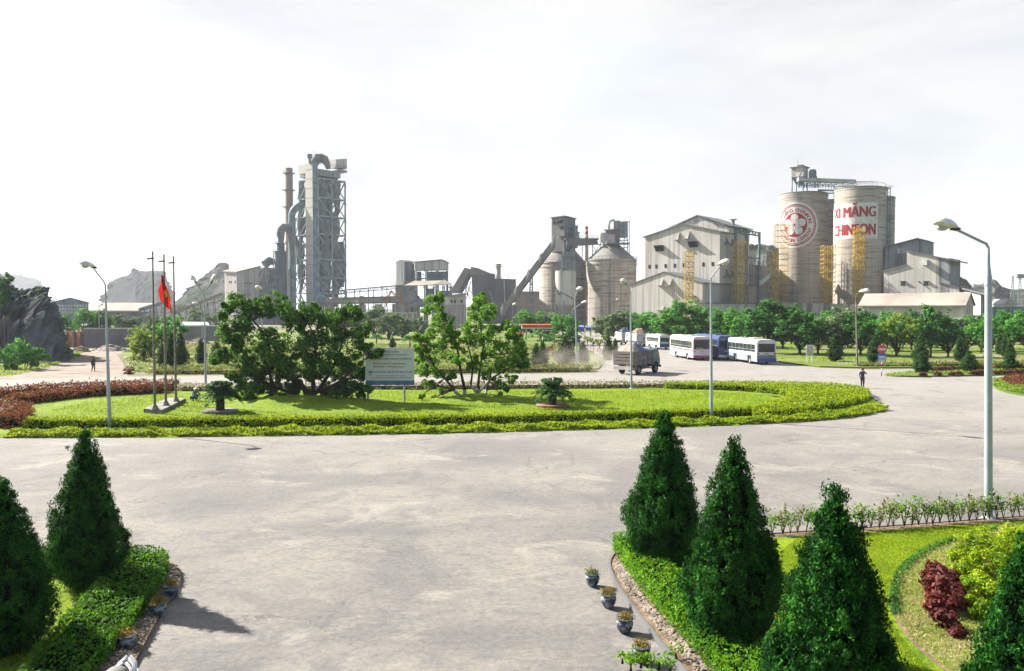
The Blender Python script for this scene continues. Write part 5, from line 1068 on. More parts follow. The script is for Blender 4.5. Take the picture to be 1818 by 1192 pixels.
mb = MB()
for v in (0.5, 2.5, 4.5, 6.5): q = o+U*.9+V*v; mb.bar((q.x, q.y, zt(428, 341)), (q.x, q.y, zt(395+v*2, 341)), 0.3)
for y in (402, 412, 422): q, w_ = o+U*1+V*0, o+U*1+V*8; mb.bar((q.x, q.y, zt(y, 341)), (w_.x, w_.y, zt(y, 341)), .3); railing(mb, [(q.x, q.y, zt(y, 341)), (w_.x, w_.y, zt(y, 341))], 1.1, .1, 1.6)
q = o+U*2+V*5; mb.tube([(q.x, q.y, z0), (q.x, q.y, zt(400, 341))], .9, 10); mb.build('outer_steelwork', M['steel_blue'], root); rebase(root, (o.x, o.y, z0-1.5))
# bridge between silos
root = thing('silo_bridge', 'dark conveyor bridge between the two domed silos', 'conveyor bridge')
Yq = 338; mb = MB(); mb.box((xt(1003, Yq), Yq-1, zt(426, Yq)), (xt(1062, Yq), Yq+2.4, zt(423.5, Yq))); mb.extr([at(1006, 436, Yq-.8), at(1062, 433, Yq-.8), at(1060, 425, Yq-.8), at(1006, 424, Yq-.8)], (0, 3, 0)); mb.build('gallery', M['dusty_dark'], root)
mb = MB()
for x in (1033, 1051, 1065, 1078, 1116): mb.bar((xt(x, Yq), Yq-1, zt(460 if x < 1110 else 455, Yq)), (xt(x, Yq), Yq-1, zt(433, Yq)), 0.3)
mb.bar((xt(1018, Yq), Yq-1, zt(437, Yq)), (xt(1078, Yq), Yq-1, zt(433.5, Yq)), .35)
for a_, b_ in (((1051, 458), (1065, 434)), ((1065, 458), (1051, 434)), ((1065, 456), (1078, 436)), ((1051, 446), (1078, 446))): mb.bar(at(*a_, Yq-1), at(*b_, Yq-1), .2)
railing(mb, [at(1019, 424, Yq-1), at(1062, 424, Yq-1)], 1.2, .12); mb.tube([at(1027, 424, Yq), at(1027, 413, Yq), at(1030, 413, Yq)], .35, 7); mb.build('steel_frame', M['steel_grey'], root); rebase(root, (xt(1030, Yq), Yq, zt(437, Yq)))
root = thing('filter_house', 'grey filter house with tank and stair tower on the right domed silo', 'industrial building')
Yf = 331; mb = MB(); o = at(1091, 553, Yf); mb.prism(fp(o, -4.6, 0, 0, 3), zt(432, Yf), zt(408.5, Yf)); mb.build('wall', M['dusty_dark'], root)
MB().prism(fp(o, -5.1, .4, -.5, 3.4), zt(408.4, Yf), zt(406.5, Yf)).build('roof', M['roof_dark'], root)
MB().lathe(at(1069.5, 431, Yf), [(1.35, 0), (1.35, 3.7), (1.1, 4.0)], 14).build('tank', M['steel_pale'], root, smooth=True)
MB().tube([at(x, y, Yf+2) for x, y in ((1081, 407), (1081, 399), (1083, 393), (1087, 391), (1091, 391))], .5, 8).build('pipe', M['steel_pale'], root, smooth=True)
MB().box((xt(1089, Yf+3), Yf+3, zt(432, Yf)), (xt(1100, Yf+3), Yf+6, zt(390.5, Yf))).box((xt(1100.2, Yf+3), Yf+3.4, zt(420, Yf)), (xt(1113.5, Yf+3), Yf+7, zt(392, Yf))).build('filter_box', M['clad_blue'], root)
mb = MB(); mb.box((xt(1076, Yf), Yf-2.2, zt(433.4, Yf)), (xt(1117, Yf), Yf+4, zt(431.8, Yf)))
for x in (1108, 1114, 1117): mb.bar(at(x, 457, Yf), at(x, 393, Yf), .25)
for y in (400, 409, 418, 427, 440, 448): mb.bar(at(1100, y, Yf-.5), at(1115, y, Yf-.5), .3); mb.bar(at(1100, y, Yf-.5), at(1114, y+8, Yf-.5), .18)
mb.bar(at(1108, 393.5, Yf), at(1119, 394.5, Yf), .25); mb.build('stair_tower', M['steel_blue'], root)
MB().box((xt(1079, Yf-1), Yf-3, zt(425, Yf)), (xt(1081, Yf-1), Yf-.5, zt(419, Yf))).build('door', M['dark'], root) if False else None
rebase(root, (o.x, o.y, zt(433, Yf)))
# small steel silo in front
p = pn(1004, 327); root = thing('small_silo', 'small pale hopper silo on legs in front of the left domed silo', 'silo')
zt1 = zt(481, 323); MB().lathe((p.x, p.y, 0), [(1.0, zt(556, 323)), (4.0, zt(541, 323)), (4.1, zt(534, 323)), (4.1, zt1), (3.9, zt1+.2)], 30).build('shell', M['white_conc'], root, smooth=True)
mb = MB()
for k in range(6): a = k*math.pi/3+.3; mb.bar((p.x+3.9*math.cos(a), p.y+3.9*math.sin(a), 0), (p.x+3.9*math.cos(a), p.y+3.9*math.sin(a), zt(534, 323)), .4)
for k in range(6):
    a, b = k*math.pi/3+.3, (k+1)*math.pi/3+.3; mb.bar((p.x+3.9*math.cos(a), p.y+3.9*math.sin(a), 1), (p.x+3.9*math.cos(b), p.y+3.9*math.sin(b), 5.5), .2)
mb.build('leg', M['steel_blue'], root)
mb = MB(); ringrail(mb, p, 4.1, zt1, 1.3, 20, .12)
zz = zt1
for k in range(14): x = 989+k*2.4; h = rnd.uniform(3, 11); mb.tube([at(x, 481, 323), (xt(x, 323), 323, zz+h)], rnd.uniform(.12, .3), 6)
for k in range(5): z = zz+1.5+k*1.9; a, b = xt(991+k*1.6, 324), xt(1018-k*1.5, 324); mb.bar((a, 324.5, z), (b, 324.5, z), .22); railing(mb, [(a, 324.5, z), (b, 324.5, z)], 1.0, .08, 1.4)
mb.build('pipework', M['steel_grey'], root)
MB().box((xt(997, 326), 326, zz), (xt(1008, 326), 329, zt(452, 326))).box((xt(1000, 326), 326, zt(452, 326)), (xt(1005, 326), 329, zt(436, 326))).build('filter_box', M['vessel'], root)
f = Vector((-p.x, -p.y, 0)).normalized(); mb = MB()
pts = []
for k in range(15): a = -1.35+k*0.15; q = p+Vector((f.x*math.cos(a)-f.y*math.sin(a), f.x*math.sin(a)+f.y*math.cos(a), 0))*4.3; pts.append((q.x, q.y, zt(510+k*1.5+(6 if 3 < k < 6 else 0), 323)))
for a, b in zip(pts, pts[1:]): mb.bar(a, b, .35)
mb.build('stair', M['dusty_dark'], root); rebase(root, (p.x, p.y, 0))
root = thing('striped_chimney', 'red and white banded chimney far behind the silo bridge', 'chimney'); p = pn(1041, 520)
ys = [470, 445, 433, 427.5, 422, 416.5, 411.5, 407, 402.5]; zz = [0]+[zt(y, 520) for y in ys]
for k in range(len(zz)-1):
    r_ = 1.25-.03*k; mb = MB().lathe((p.x, p.y, 0), [(r_, zz[k]), (r_-.03, zz[k+1])], 14); mb.build('band', M['red'] if (k >= 3 and k % 2 == 0) else M['tan'] if k < 3 else M['white_conc'], root)
rebase(root, (p.x, p.y, 0))

# ---------------- gabled hall
C1 = pn(1247, 272); C2 = C1+V*12; zE = zt(503, 272)
root = thing('annex_shed', 'lower gabled grey beige shed in front of the tall gabled hall', 'industrial building')
ul = 28.3; zA = zE+4.0; mid = C1-U*14.5; Lf = C1-U*ul
mb = MB(); mb.extr([(Lf.x, Lf.y, 0), (C1.x, C1.y, 0), (C1.x, C1.y, zE), (mid.x, mid.y, zA), (Lf.x, Lf.y, zE)], V*42); mb.build('wall', M['clad'], root)
mb = MB()
for a, b in ((Lf-U*.6, mid), (C1+U*.6, mid)): mb.extr([(a.x-.3*V.x, a.y-.3*V.y, zE-.12), (b.x-.3*V.x, b.y-.3*V.y, zA+.03), (b.x-.3*V.x, b.y-.3*V.y, zA+.35), (a.x-.3*V.x, a.y-.3*V.y, zE+.2)], V*42.6)
mb.build('roof', M['roof_dark'], root)
def awning(root, o, u, y, Yr, w, h, d, mat='clad'):
    z = zt(y, Yr); a = o+U*u; b = a+U*w; n_ = -V
    mb = MB(); mb.extr([(a.x, a.y, z), (b.x, b.y, z), (b.x, b.y, z+.12), (a.x, a.y, z+.12)], n_*d)
    for q in (b,): mb.extr([(q.x, q.y, z), ((q+n_*d).x, (q+n_*d).y, z), (q.x, q.y, z+h)], U*.1)
    mb.build('ventilation_hood', M[mat], root)
for x, y in ((1166, 507), (1182, 507)):
    u = -(1247-x)*0.21; awning(root, C1, u, y, 280, 2.0, 2.4, 1.5)
for u, y in ((-17.5, 551),): awning(root, C1, u, y, 280, 3, 1.5, 1.6)
mb = MB(); wallbox(mb, C1, -5.5, zt(527, 272), 3.0, .4, -V, 1.6); mb.build('canopy', M['steel_grey'], root)
mb = MB(); wallbox(mb, C1, -4.2, 5, 2.6, 6.0, -V, .06); mb.build('shutter', M['white_conc'], root)
mb = MB(); 
for k in range(10): wallbox(mb, C1, 3+k*4, 3+ (k%2)*.5, 1.2, 2.2, U, .06, V)
mb.build('side_opening', M['dark'], root); rebase(root, (C1.x, C1.y, 0))

root = thing('gabled_hall', 'tall gabled hall with ribbed cladding, a row of small windows and slanting hoods', 'industrial building')
ul = 29.8; zL, zR = zt(420, 299), zt(413.5, 281.6); zR = (zL+zR)/2; zL = zR; m1 = C2-U*14.0; zM = zt(399, 290); L2 = C2-U*ul
mb = MB(); mb.extr([(L2.x, L2.y, 0), (C2.x, C2.y, 0), (C2.x, C2.y, zR), (m1.x, m1.y, zM), (L2.x, L2.y, zL)], V*11); mb.build('front_block', M['clad'], root)
L3 = L2+V*11.02+U*4.5; m3 = C2+V*11.02-U*12.0; zM3 = zM+3.4; zz3 = zR+2.4; R3 = C2+V*11.02
mb = MB(); mb.extr([(L3.x, L3.y, 0), (R3.x, R3.y, 0), (R3.x, R3.y, zz3), (m3.x, m3.y, zM3), (L3.x, L3.y, zz3)], V*12); mb.build('rear_block', M['clad'], root)
mb = MB()
for a, b in ((L2-U*.7, m1), (C2+U*.7, m1)): s_ = -V*.5; mb.extr([(a+s_)[:2]+(zL-.15,), (b+s_)[:2]+(zM+.03,), (b+s_)[:2]+(zM+.4,), (a+s_)[:2]+(zL+.2,)], V*11.4)
s_ = -V*5
mb.extr([(L3-U*1.5+s_)[:2]+(zz3-.3,), (m3+s_)[:2]+(zM3+.03,), (m3+s_)[:2]+(zM3+.45,), (L3-U*1.5+s_)[:2]+(zz3+.1,)], V*18)
mb.extr([(R3+U*1.0+s_)[:2]+(zz3-.1,), (m3+s_)[:2]+(zM3+.04,), (m3+s_)[:2]+(zM3+.45,), (R3+U*1.0+s_)[:2]+(zz3+.25,)], V*18)
mb.build('roof', M['roof_dark'], root)
mb = MB(); mb.extr([(L3+s_*.9)[:2]+(zR+.5,), (R3+s_*.9)[:2]+(zR+.3,), (R3+s_*.9)[:2]+(zz3-.15,), (m3+s_*.9)[:2]+(zM3-.05,), (L3+s_*.9)[:2]+(zz3-.35,)], V*4.4); mb.build('clerestory', M['clad'], root)
# open canopy to the right
mb = MB(); a = R3+U*.2; b_ = R3+U*.2+V*20
mb.extr([(R3-V*5)[:2]+(zz3+.3,), (R3+V*20)[:2]+(zz3-.6,), (R3+V*20-U*6)[:2]+(zz3+.6,), (R3-V*5-U*6)[:2]+(zz3+1.5,)], (0, 0, .35)); mb.build('canopy_roof', M['roof_dark'], root)
mb = MB()
for v in (0.5, 9, 19.5): q = C2+V*(11+v)+U*.4; mb.bar((q.x, q.y, 0), (q.x, q.y, zz3-.2), .75)
for z in (zz3-1.6, zt(455, 290), zt(485, 290)): q, w_ = C2+V*11+U*.4, C2+V*31+U*.4; mb.bar((q.x, q.y, z), (w_.x, w_.y, z), .5)
for k in range(4): q, w_ = C2+V*(11+k*5)+U*.4, C2+V*(13.5+k*5)+U*.4; mb.bar((q.x, q.y, zz3-1.6), (w_.x, w_.y, zz3-.3), .3); e = C2+V*(16+k*5)+U*.4; mb.bar((w_.x, w_.y, zz3-.3), (e.x, e.y, zz3-1.6), .3)
mb.build('canopy_frame', M['steel_blue'], root)
mb = MB(); mb.prism(fp(C2, -22, -.2, 23.1, 44), 0, zt(470, 300)); mb.prism(fp(C2, -20, -6, 23.1, 40), zt(470, 300)+.02, zt(440, 300)); mb.build('rear_wing', M['clad_blue'], root)
for x in (1156.5, 1168, 1183.2, 1198.5, 1213.2, 1245, 1260):
    u = -ul*(1273-x)/128*(1.0+0.05*(1273-x)/128); mb = MB(); wallbox(mb, C2, u, zt(474.5, 290), .9, 1.35, -V, .06); mb.build('window', M['dark'], root)
for x, y in ((1198, 425), (1215, 424.5)): awning(root, C2, -ul*(1273-x)/128, y, 288, 1.9, 3.0, 1.6)
for x, y in ((1164, 437.5), (1223, 434)):
    u = -ul*(1273-x)/128; a = C2+U*u; b = a+U*3.4; z = zt(y, 288); n_ = -V*1.5
    mb = MB(); mb.extr([(a.x, a.y, z+.9), (b.x, b.y, z+.9), (b.x, b.y, z+1.0), (a.x, a.y, z+1.0)], n_); mb.extr([(b.x, b.y, z-1.1), ((b+n_).x, (b+n_).y, z+.9), (b.x, b.y, z+.9)], U*.1); mb.extr([(a.x, a.y, z-1.1), ((a+n_).x, (a+n_).y, z+.9), (a.x, a.y, z+.9)], U*.1); mb.build('louvre_hood', M['roof_dark'], root)
    mb = MB(); wallbox(mb, C2, u+.15, z-1.1, 3.1, 1.9, -V, .05); mb.build('louvre', M['dark'], root)
for v, y in ((2.5, 434), (7, 434), (2.5, 492), (7, 492), (3, 492)):
    a = C2+V*v; b = a+V*2.0; z = zt(y, 285); mb = MB(); mb.extr([(a.x, a.y, z), (b.x, b.y, z), (b.x, b.y, z+.12), (a.x, a.y, z+.12)], U*1.5); mb.extr([(b.x, b.y, z), ((b+U*1.5).x, (b+U*1.5).y, z), (b.x, b.y, z+2.6)], V*.1); mb.build('ventilation_hood', M['dusty_dark'], root)
mb = MB(); q = C2+V*14-U*2; mb.tube([(q.x, q.y, zR), (q.x, q.y, zt(390, 290))], .55, 10); mb.lathe((q.x, q.y, zt(389.8, 290)), [(.5, 0), (1.5, .2), (1.4, .35)], 12); mb.build('roof_vent', M['steel_grey'], root, smooth=True)
rebase(root, (C2.x, C2.y, 0))
root = thing('loading_wing', 'low whitish block at the foot of the gabled hall, behind the trees', 'building')
o = pn(1241, 262); MB().prism(fp(o, -.2, 2, .2, 42), 0, zt(539, 262)).prism(fp(o, -3, -.3, -1, 18), 0, zt(541, 262)).build('wall', M['white_conc'], root); MB().prism(fp(o, -.6, 2.5, -.2, 42.4), zt(538.9, 262), zt(537, 262)).build('roof', M['dusty_dark'], root); rebase(root, (o.x, o.y, 0))

# ---------------- tall painted silos
Rs = 8.7
def tall(label, x, y, ztop, grp):
    root = thing('silo', label, 'silo'); 
    MB().lathe((x, y, 0), [(Rs, 0), (Rs, ztop-.7), (Rs*1.012, ztop-.6), (Rs*1.012, ztop)], 72).build('drum', M['silo'], root, smooth=True)
    mb = MB(); mb.lathe((x, y, ztop+.01), [(Rs*1.02, 0), (Rs*1.02, .25), (Rs*.9, .5)], 72); mb.build('roof_slab', M['roof_dark'], root); return root
s1 = at(1424.5, 553, 310); s2 = at(1524, 553, 293); s3 = Vector((138.5, 317, 0)); s4 = at(1473, 553, 327)
zS = zt(331, 284)
q1 = tall('tall concrete silo with a round red flower emblem', s1.x, s1.y, zS+.6, 0); q2 = tall('tall concrete silo with two lines of big red lettering', s2.x, s2.y, zS, 0)
q3 = tall('tall silo behind the lettered one, only its right edge showing', s3.x, s3.y, zS, 0); q4 = tall('tall silo half hidden in the gap between the two marked silos', s4.x, s4.y, zS, 0)
def text2d(txt, size=1.0, bold=0.0, ext=None):
    """flat triangulated lettering: verts (x, y), faces"""
    cu = bpy.data.curves.new('t', 'FONT'); cu.body = txt; cu.size = size; cu.offset = bold; cu.resolution_u = 4; cu.fill_mode = 'BOTH'
    ob = bpy.data.objects.new('t', cu); C.objects.link(ob); dg = bpy.context.evaluated_depsgraph_get(); dg.update()
    me = bpy.data.meshes.new_from_object(ob.evaluated_get(dg)); v = [(p.co.x, p.co.y) for p in me.vertices]; f = [tuple(p.vertices) for p in me.polygons]
    bpy.data.objects.remove(ob); bpy.data.curves.remove(cu); bpy.data.meshes.remove(me); return v, f
def fit(v, x0, x1, y0, y1):
    xs = [p[0] for p in v]; ys = [p[1] for p in v]; a, b, c, d = min(xs), max(xs), min(ys), max(ys)
    return [(x0+(p[0]-a)/(b-a)*(x1-x0), y0+(p[1]-c)/(d-c)*(y1-y0)) for p in v]
def cyl_map(c, r_, zc, pts, off):
    """(arc metres to the right of the camera-facing line, height) -> on the drum"""
    a0 = math.atan2(-c.x, -c.y)   # direction of the camera, azimuth
    out = []
    for s_, h in pts: a = a0-s_/r_; out.append((c.x+(r_+off)*math.sin(a), c.y+(r_+off)*math.cos(a), zc+h))
    return out
def fine(v, f, mx=0.8):
    """split long triangles so lettering follows the curve"""
    import bmesh
    bm = bmesh.new(); vv = [bm.verts.new((x, y, 0)) for x, y in v]; 
    for t in f:
        try: bm.faces.new([vv[i] for i in t])
        except ValueError: pass
    for _ in range(3):
        e = [x for x in bm.edges if abs(x.verts[0].co.x-x.verts[1].co.x) > mx]
        if not e: break
        bmesh.ops.subdivide_edges(bm, edges=e, cuts=1); bmesh.ops.triangulate(bm, faces=bm.faces[:])
    bm.verts.index_update(); V_ = [(p.co.x, p.co.y) for p in bm.verts]; F_ = [tuple(x.index for x in p.verts) for p in bm.faces]; bm.free(); return V_, F_
def decal(name, root, c, zc, v, f, off, mat, base):
    v, f = fine(v, f); mb = MB(); mb.add(cyl_map(c, Rs, zc, v, off), f); o = mb.build(name, mat, root); return o
# lettered sign
zc = zt(392, 285); hh = (zt(360, 285)-zt(424, 285))/2
aR, aL = math.radians(42.4)*Rs, -math.radians(75)*Rs
def rect(x0, x1, y0, y1, nx=30): 
    v = [(x0+(x1-x0)*i/nx, y) for y in (y0, y1) for i in range(nx+1)]; return v, [(i, i+1, nx+1+i+1, nx+1+i) for i in range(nx)]
brd = decal('sign_panel', q2, s2, zc, *rect(aL, aR, -hh, hh), 0.05, M['white'], None)
tR, tL = math.radians(36.5)*Rs, -math.radians(70)*Rs
for txt, y0, y1 in (('XI MĂNG', 1.35, 5.35+.9), ('CHINFON', -4.9, -1.05)):
    v, f = text2d(txt, 1, 0)
    for k in range(4): decal('lettering', q2, s2, zc, fit(v, tL+k*.13, tR-.39+k*.13, y0+.06*(k % 2), y1-.06+.06*(k % 2)), f, 0.09+k*.012, M['red'], None)
# emblem
ze = zt(398, 300); cE = -math.radians(20.6)*Rs; RE = 8.55
def disc2(r0, r1, n=64, m=6):
    v = []; f = []
    for j in range(m+1):
        r_ = r0+(r1-r0)*j/m
        for i in range(n): t = 2*math.pi*i/n; v.append((r_*math.cos(t), r_*math.sin(t)))
    for j in range(m):
        for i in range(n): f.append((j*n+i, j*n+(i+1) % n, (j+1)*n+(i+1) % n, (j+1)*n+i))
    return v, f
def emb(v, f, off, mat, nm): decal(nm, q1, s1, ze, [(x+cE, y) for x, y in v], f, off, mat, None)
emb(*disc2(0.01, RE), 0.05, M['white'], 'emblem_disc')
emb(*disc2(RE*.855, RE*.895, 96, 1), 0.09, M['red'], 'emblem_ring'); emb(*disc2(RE*.80, RE*.825, 96, 1), 0.09, M['red'], 'emblem_ring')
emb(*disc2(0.01, RE*.525), 0.09, M['red'], 'emblem_field')
pv = []; pf = []
for k in range(5):
    a = math.pi/2+k*2*math.pi/5; cx, cy = RE*.312*math.cos(a), RE*.312*math.sin(a); v, f = disc2(0.01, RE*.168, 32, 3); n0 = len(pv); pv += [(x+cx, y+cy) for x, y in v]; pf += [tuple(i+n0 for i in t) for t in f]
emb(pv, pf, 0.13, M['white'], 'emblem_flower'); emb(*disc2(0.01, RE*.22, 32, 2), 0.15, M['white'], 'flower_centre')
emb(*disc2(0.01, RE*.05, 20, 1), 0.19, M['red'], 'flower_eye')
pv = []; pf = []
for k in range(10):
    a = math.pi/2+(k+.5)*2*math.pi/10; v, f = disc2(0.01, RE*.018, 8, 1); n0 = len(pv); rr = RE*.23; pv += [(x+rr*math.cos(a), y+rr*math.sin(a)) for x, y in v]; pf += [tuple(i+n0 for i in t) for t in f]
    x0, y0, x1, y1 = [RE*q for q in (.07*math.cos(a), .07*math.sin(a), .20*math.cos(a), .20*math.sin(a))]; nx, ny = -math.sin(a)*.03, math.cos(a)*.03; n0 = len(pv); pv += [(x0-nx, y0-ny), (x1-nx, y1-ny), (x1+nx, y1+ny), (x0+nx, y0+ny)]; pf.append((n0, n0+1, n0+2, n0+3))
emb(pv, pf, 0.18, M['red'], 'stamens')
def ringtext(txt, r_, a0, a1, size, inward, dk=0):
    pv = []; pf = []; n = len(txt)
    for i, ch in enumerate(txt):
        if ch == ' ': continue
        v, f = text2d(ch, size, 0); xs = [p[0] for p in v]; cx = (min(xs)+max(xs))/2; a = a0+(a1-a0)*i/(n-1)
        for x, y in v:
            x -= cx
            if inward: rr = r_+y; ang = a-x/r_; pv.append((rr*math.cos(ang), rr*math.sin(ang)))
            else: rr = r_-y; ang = a+x/r_; pv.append((rr*math.cos(ang), rr*math.sin(ang)))
        n0 = len(pv)-len(v); pf += [tuple(k+n0 for k in t) for t in f]
    emb(pv, pf, 0.09+dk*.012, M['red'], 'emblem_lettering')
for k in range(2):
  ringtext('XI MĂNG CHINFON', RE*.575, math.radians(172-k*1.2), math.radians(14-k*1.2), 1.85, True, k)
  ringtext('CHINFON CEMENT', RE*.745, math.radians(196+k*1.2), math.radians(342+k*1.2), 1.85, False, k)
for q_, s_ in ((q1, s1), (q2, s2), (q3, s3), (q4, s4)): 
    if s_ is s2:
        mb = MB(); ringrail(mb, s_, Rs*.97, zS+.3, 1.3, 48, .1); mb.build('railing', M['steel_pale'], q_)
    rebase(q_, (s_.x, s_.y, 0))
# top works
root = thing('silo_top_house', 'pale boxy hopper house standing on top of the emblem silo', 'industrial building')
Yk = 305; o = at(1424, 553, Yk); mb = MB(); z0, z1 = zt(313, Yk), zt(296.5, Yk); mb.prism(fp(o, -4.6, 0, 0, 4.4), z0, z1); mb.build('wall', M['clad'], root)
mb = MB(); a = fp(o, -4.6, 0, 0, 4.4); cx = (o-U*2.3+V*2.2); t_ = [((o-U*2.3+V*2.2)+(Vector((p[0], p[1], 0))-cx)*.45)[:2] for p in a]; P = [(p[0], p[1], z0-2.6) for p in t_]+[(p[0], p[1], z0-.01) for p in a]; mb.add(P, [(3, 2, 1, 0), (0, 1, 5, 4), (1, 2, 6, 5), (2, 3, 7, 6), (3, 0, 4, 7)]); mb.build('hopper', M['steel_grey'], root)
MB().prism(fp(o, -5.1, .5, -.5, 4.9), z1+.01, z1+.35).prism(fp(o, -3, -1, 1.4, 3), z1+.36, z1+1.2).build('roof', M['roof_dark'], root)
mb = MB()
for u, v in ((-4.4, .2), (-.2, .2), (-4.4, 4.2), (-.2, 4.2)): q = o+U*u+V*v; mb.bar((q.x, q.y, zS+.8), (q.x, q.y, z0), .35)
mb.bar(at(1418, 331, Yk-1), at(1418, 316, Yk-1), .4); mb.bar(at(1418, 316, Yk-1), at(1426, 299, Yk-1), .4); mb.bar(at(1416, 296, Yk), at(1416, 283, Yk), .1); mb.build('steel_frame', M['steel_grey'], root)
mb = MB(); p = at(1442.5, 322, Yk); mb.lathe(p, [(1.3, 0)]+[(1.3+.12*(i % 2), .45*i) for i in range(1, 9)]+[(1.3, 3.8), (.9, 4.3)], 14); mb.bar(at(1446, 305, Yk), at(1452, 321, Yk), .3); mb.build('cyclone', M['vessel'], root, smooth=True)
rebase(root, (o.x, o.y, zS+.8))
root = thing('silo_top_conveyor', 'long pale conveyor lying across the tops of the marked silos', 'conveyor gallery')
a, b = at(1418, 321.5, 300), at(1520, 325.5, 292); MB().extr([a, b, b+up*1.3, a+up*1.3], (0, 2.2, 0)).build('gallery', M['steel_pale'], root)
mb = MB(); mb.bar(a-up*1.6, b-up*1.3, .3); mb.bar(a-up*1.0, b-up*.8, .2)
for k in range(22): p = a.lerp(b, k/21); mb.bar(p-up*(1.6 if k % 2 else .1), a.lerp(b, (k+1)/21)-up*(.1 if k % 2 else 1.6), .14); mb.bar(p-up*2.4, p, .16)
for k in range(14): x = 1417+k*2.8; p = at(x, 331, 301); mb.bar(p-up*.6, p+up*rnd.uniform(.6, 2.2), .25)
a2_, b2_ = at(1452, 338, 303), at(1480, 338.5, 300); mb.bar(a2_, b2_, .6); mb.bar(a2_-up*1, b2_-up*1, .4); mb.build('steel_frame', M['steel_blue'], root)
mb = MB(); railing(mb, [at(1520, 331, 292), at(1558, 331, 292)], 1.6, .1, 2.6); railing(mb, [at(1520, 328, 298), at(1550, 328, 298)], 1.2, .1, 2.6); mb.build('railing', M['steel_pale'], root); rebase(root, (a.x, a.y, a.z-2.4))
root = thing('ladder_tower', 'slim blue ladder tower with landings up the right side of the lettered silo', 'stair tower')
Yl = 291; mb = MB()
for x in (1570.5, 1577.5):
    for dy in (0, 2): mb.bar((xt(x, Yl), Yl+dy, 0), (xt(x, Yl), Yl+dy, zt(331, Yl)), .22)
for k in range(22): y = 333+k*10; mb.bar(at(1570.5, y, Yl), at(1577.5, y+9, Yl), .14); mb.bar(at(1570.5, y, Yl), at(1577.5, y, Yl), .14)
for y in (335, 355, 391, 420, 446, 470): mb.box((xt(1567, Yl), Yl-.6, zt(y, Yl)), (xt(1581 if y > 340 else 1578, Yl), Yl+2.4, zt(y, Yl)+.18)); railing(mb, [(xt(1567, Yl), Yl-.6, zt(y, Yl)), (xt(1581, Yl), Yl-.6, zt(y, Yl))], 1.1, .08, 1.2)
mb.build('lattice', M['steel_blue'], root); rebase(root, (xt(1574, Yl), Yl, 0))

# ---------------- yellow stair scaffolds
def scaffold(label, x0, x1, y0, Y_, d=2.2, dens=1.7, mat='yellow', w=.13, hatch=True):
    root = thing('scaffold_tower', label, 'scaffold', 'yellow scaffold towers'); mb = MB(); a, b = xt(x0, Y_), xt(x1, Y_); H_ = zt(y0, Y_); nz_ = int(H_/dens); nx = max(2, int((b-a)/1.15))
    for i in range(nx+1):
        for dy in (0, d/2, d): x = a+(b-a)*i/nx; mb.bar((x, Y_+dy, 0), (x, Y_+dy, H_), w*.9)
    for k in range(nz_+1):
        z = H_*k/nz_
        for dy in (0, d): mb.bar((a, Y_+dy, z), (b, Y_+dy, z), w)
        for x in (a, b): mb.bar((x, Y_, z), (x, Y_+d, z), w*.8)
        if hatch and k < nz_:
            for i in range(nx): p0, p1 = a+(b-a)*i/nx, a+(b-a)*(i+1)/nx; mb.bar((p0, Y_, z), (p1, Y_, z+H_/nz_), w*.8); mb.bar((p0, Y_+d, z+H_/nz_), (p1, Y_+d, z), w*.8)
            if k % 2: mb.box((a, Y_+.2, z), (b, Y_+d-.2, z+.06))
    mb.build('lattice', M[mat], root); rebase(root, ((a+b)/2, Y_, 0))
scaffold('yellow stair scaffold standing before the windowed gable', 1217, 1231, 446, 268)
scaffold('broad yellow scaffold under the open canopy of the gabled hall', 1304, 1324, 429, 282, 4)
scaffold('yellow scaffold left of the emblem silo, before the scrubby hill', 1366, 1381.5, 447, 292, 3)
scaffold('thin scaffold reaching up beside the round emblem', 1376, 1399, 399, 296, 2.2, 2.1, w=.13, hatch=False)
scaffold('bright yellow scaffold in the gap between the two marked silos', 1462, 1482, 436, 284, 3.5, 1.5)
scaffold('yellow scaffold climbing over the big red lettering', 1516, 1534, 404, 281, 1.5, 1.6, w=.13)
root = thing('stair_ramp', 'pale sloping chute between the scrubby hill and the emblem silo', 'chute'); a, b = at(1349, 508, 290), at(1368, 493, 290); MB().extr([a, b, b+up*1.6, a+up*1.6], (0, 2, 0)).build('chute', M['white_conc'], root)
MB().bar((b.x, 291, 0), (b.x, 291, b.z), .3).bar((a.x, 291, 0), (a.x, 291, a.z), .3).build('support', M['steel_grey'], root); rebase(root, (a.x, a.y, 0))
root = thing('plinth_wall', 'long concrete plinth under the marked silos', 'wall'); o = pn(1395, 288); MB().extr([(xt(1340, 289), 289, 0), (xt(1535, 268), 268, 0), (xt(1535, 268), 268, zt(541, 268)), (xt(1340, 289), 289, zt(537, 289))], (3, 6, 0)).build('wall', M['concrete'], root); rebase(root, (o.x, o.y, 0))

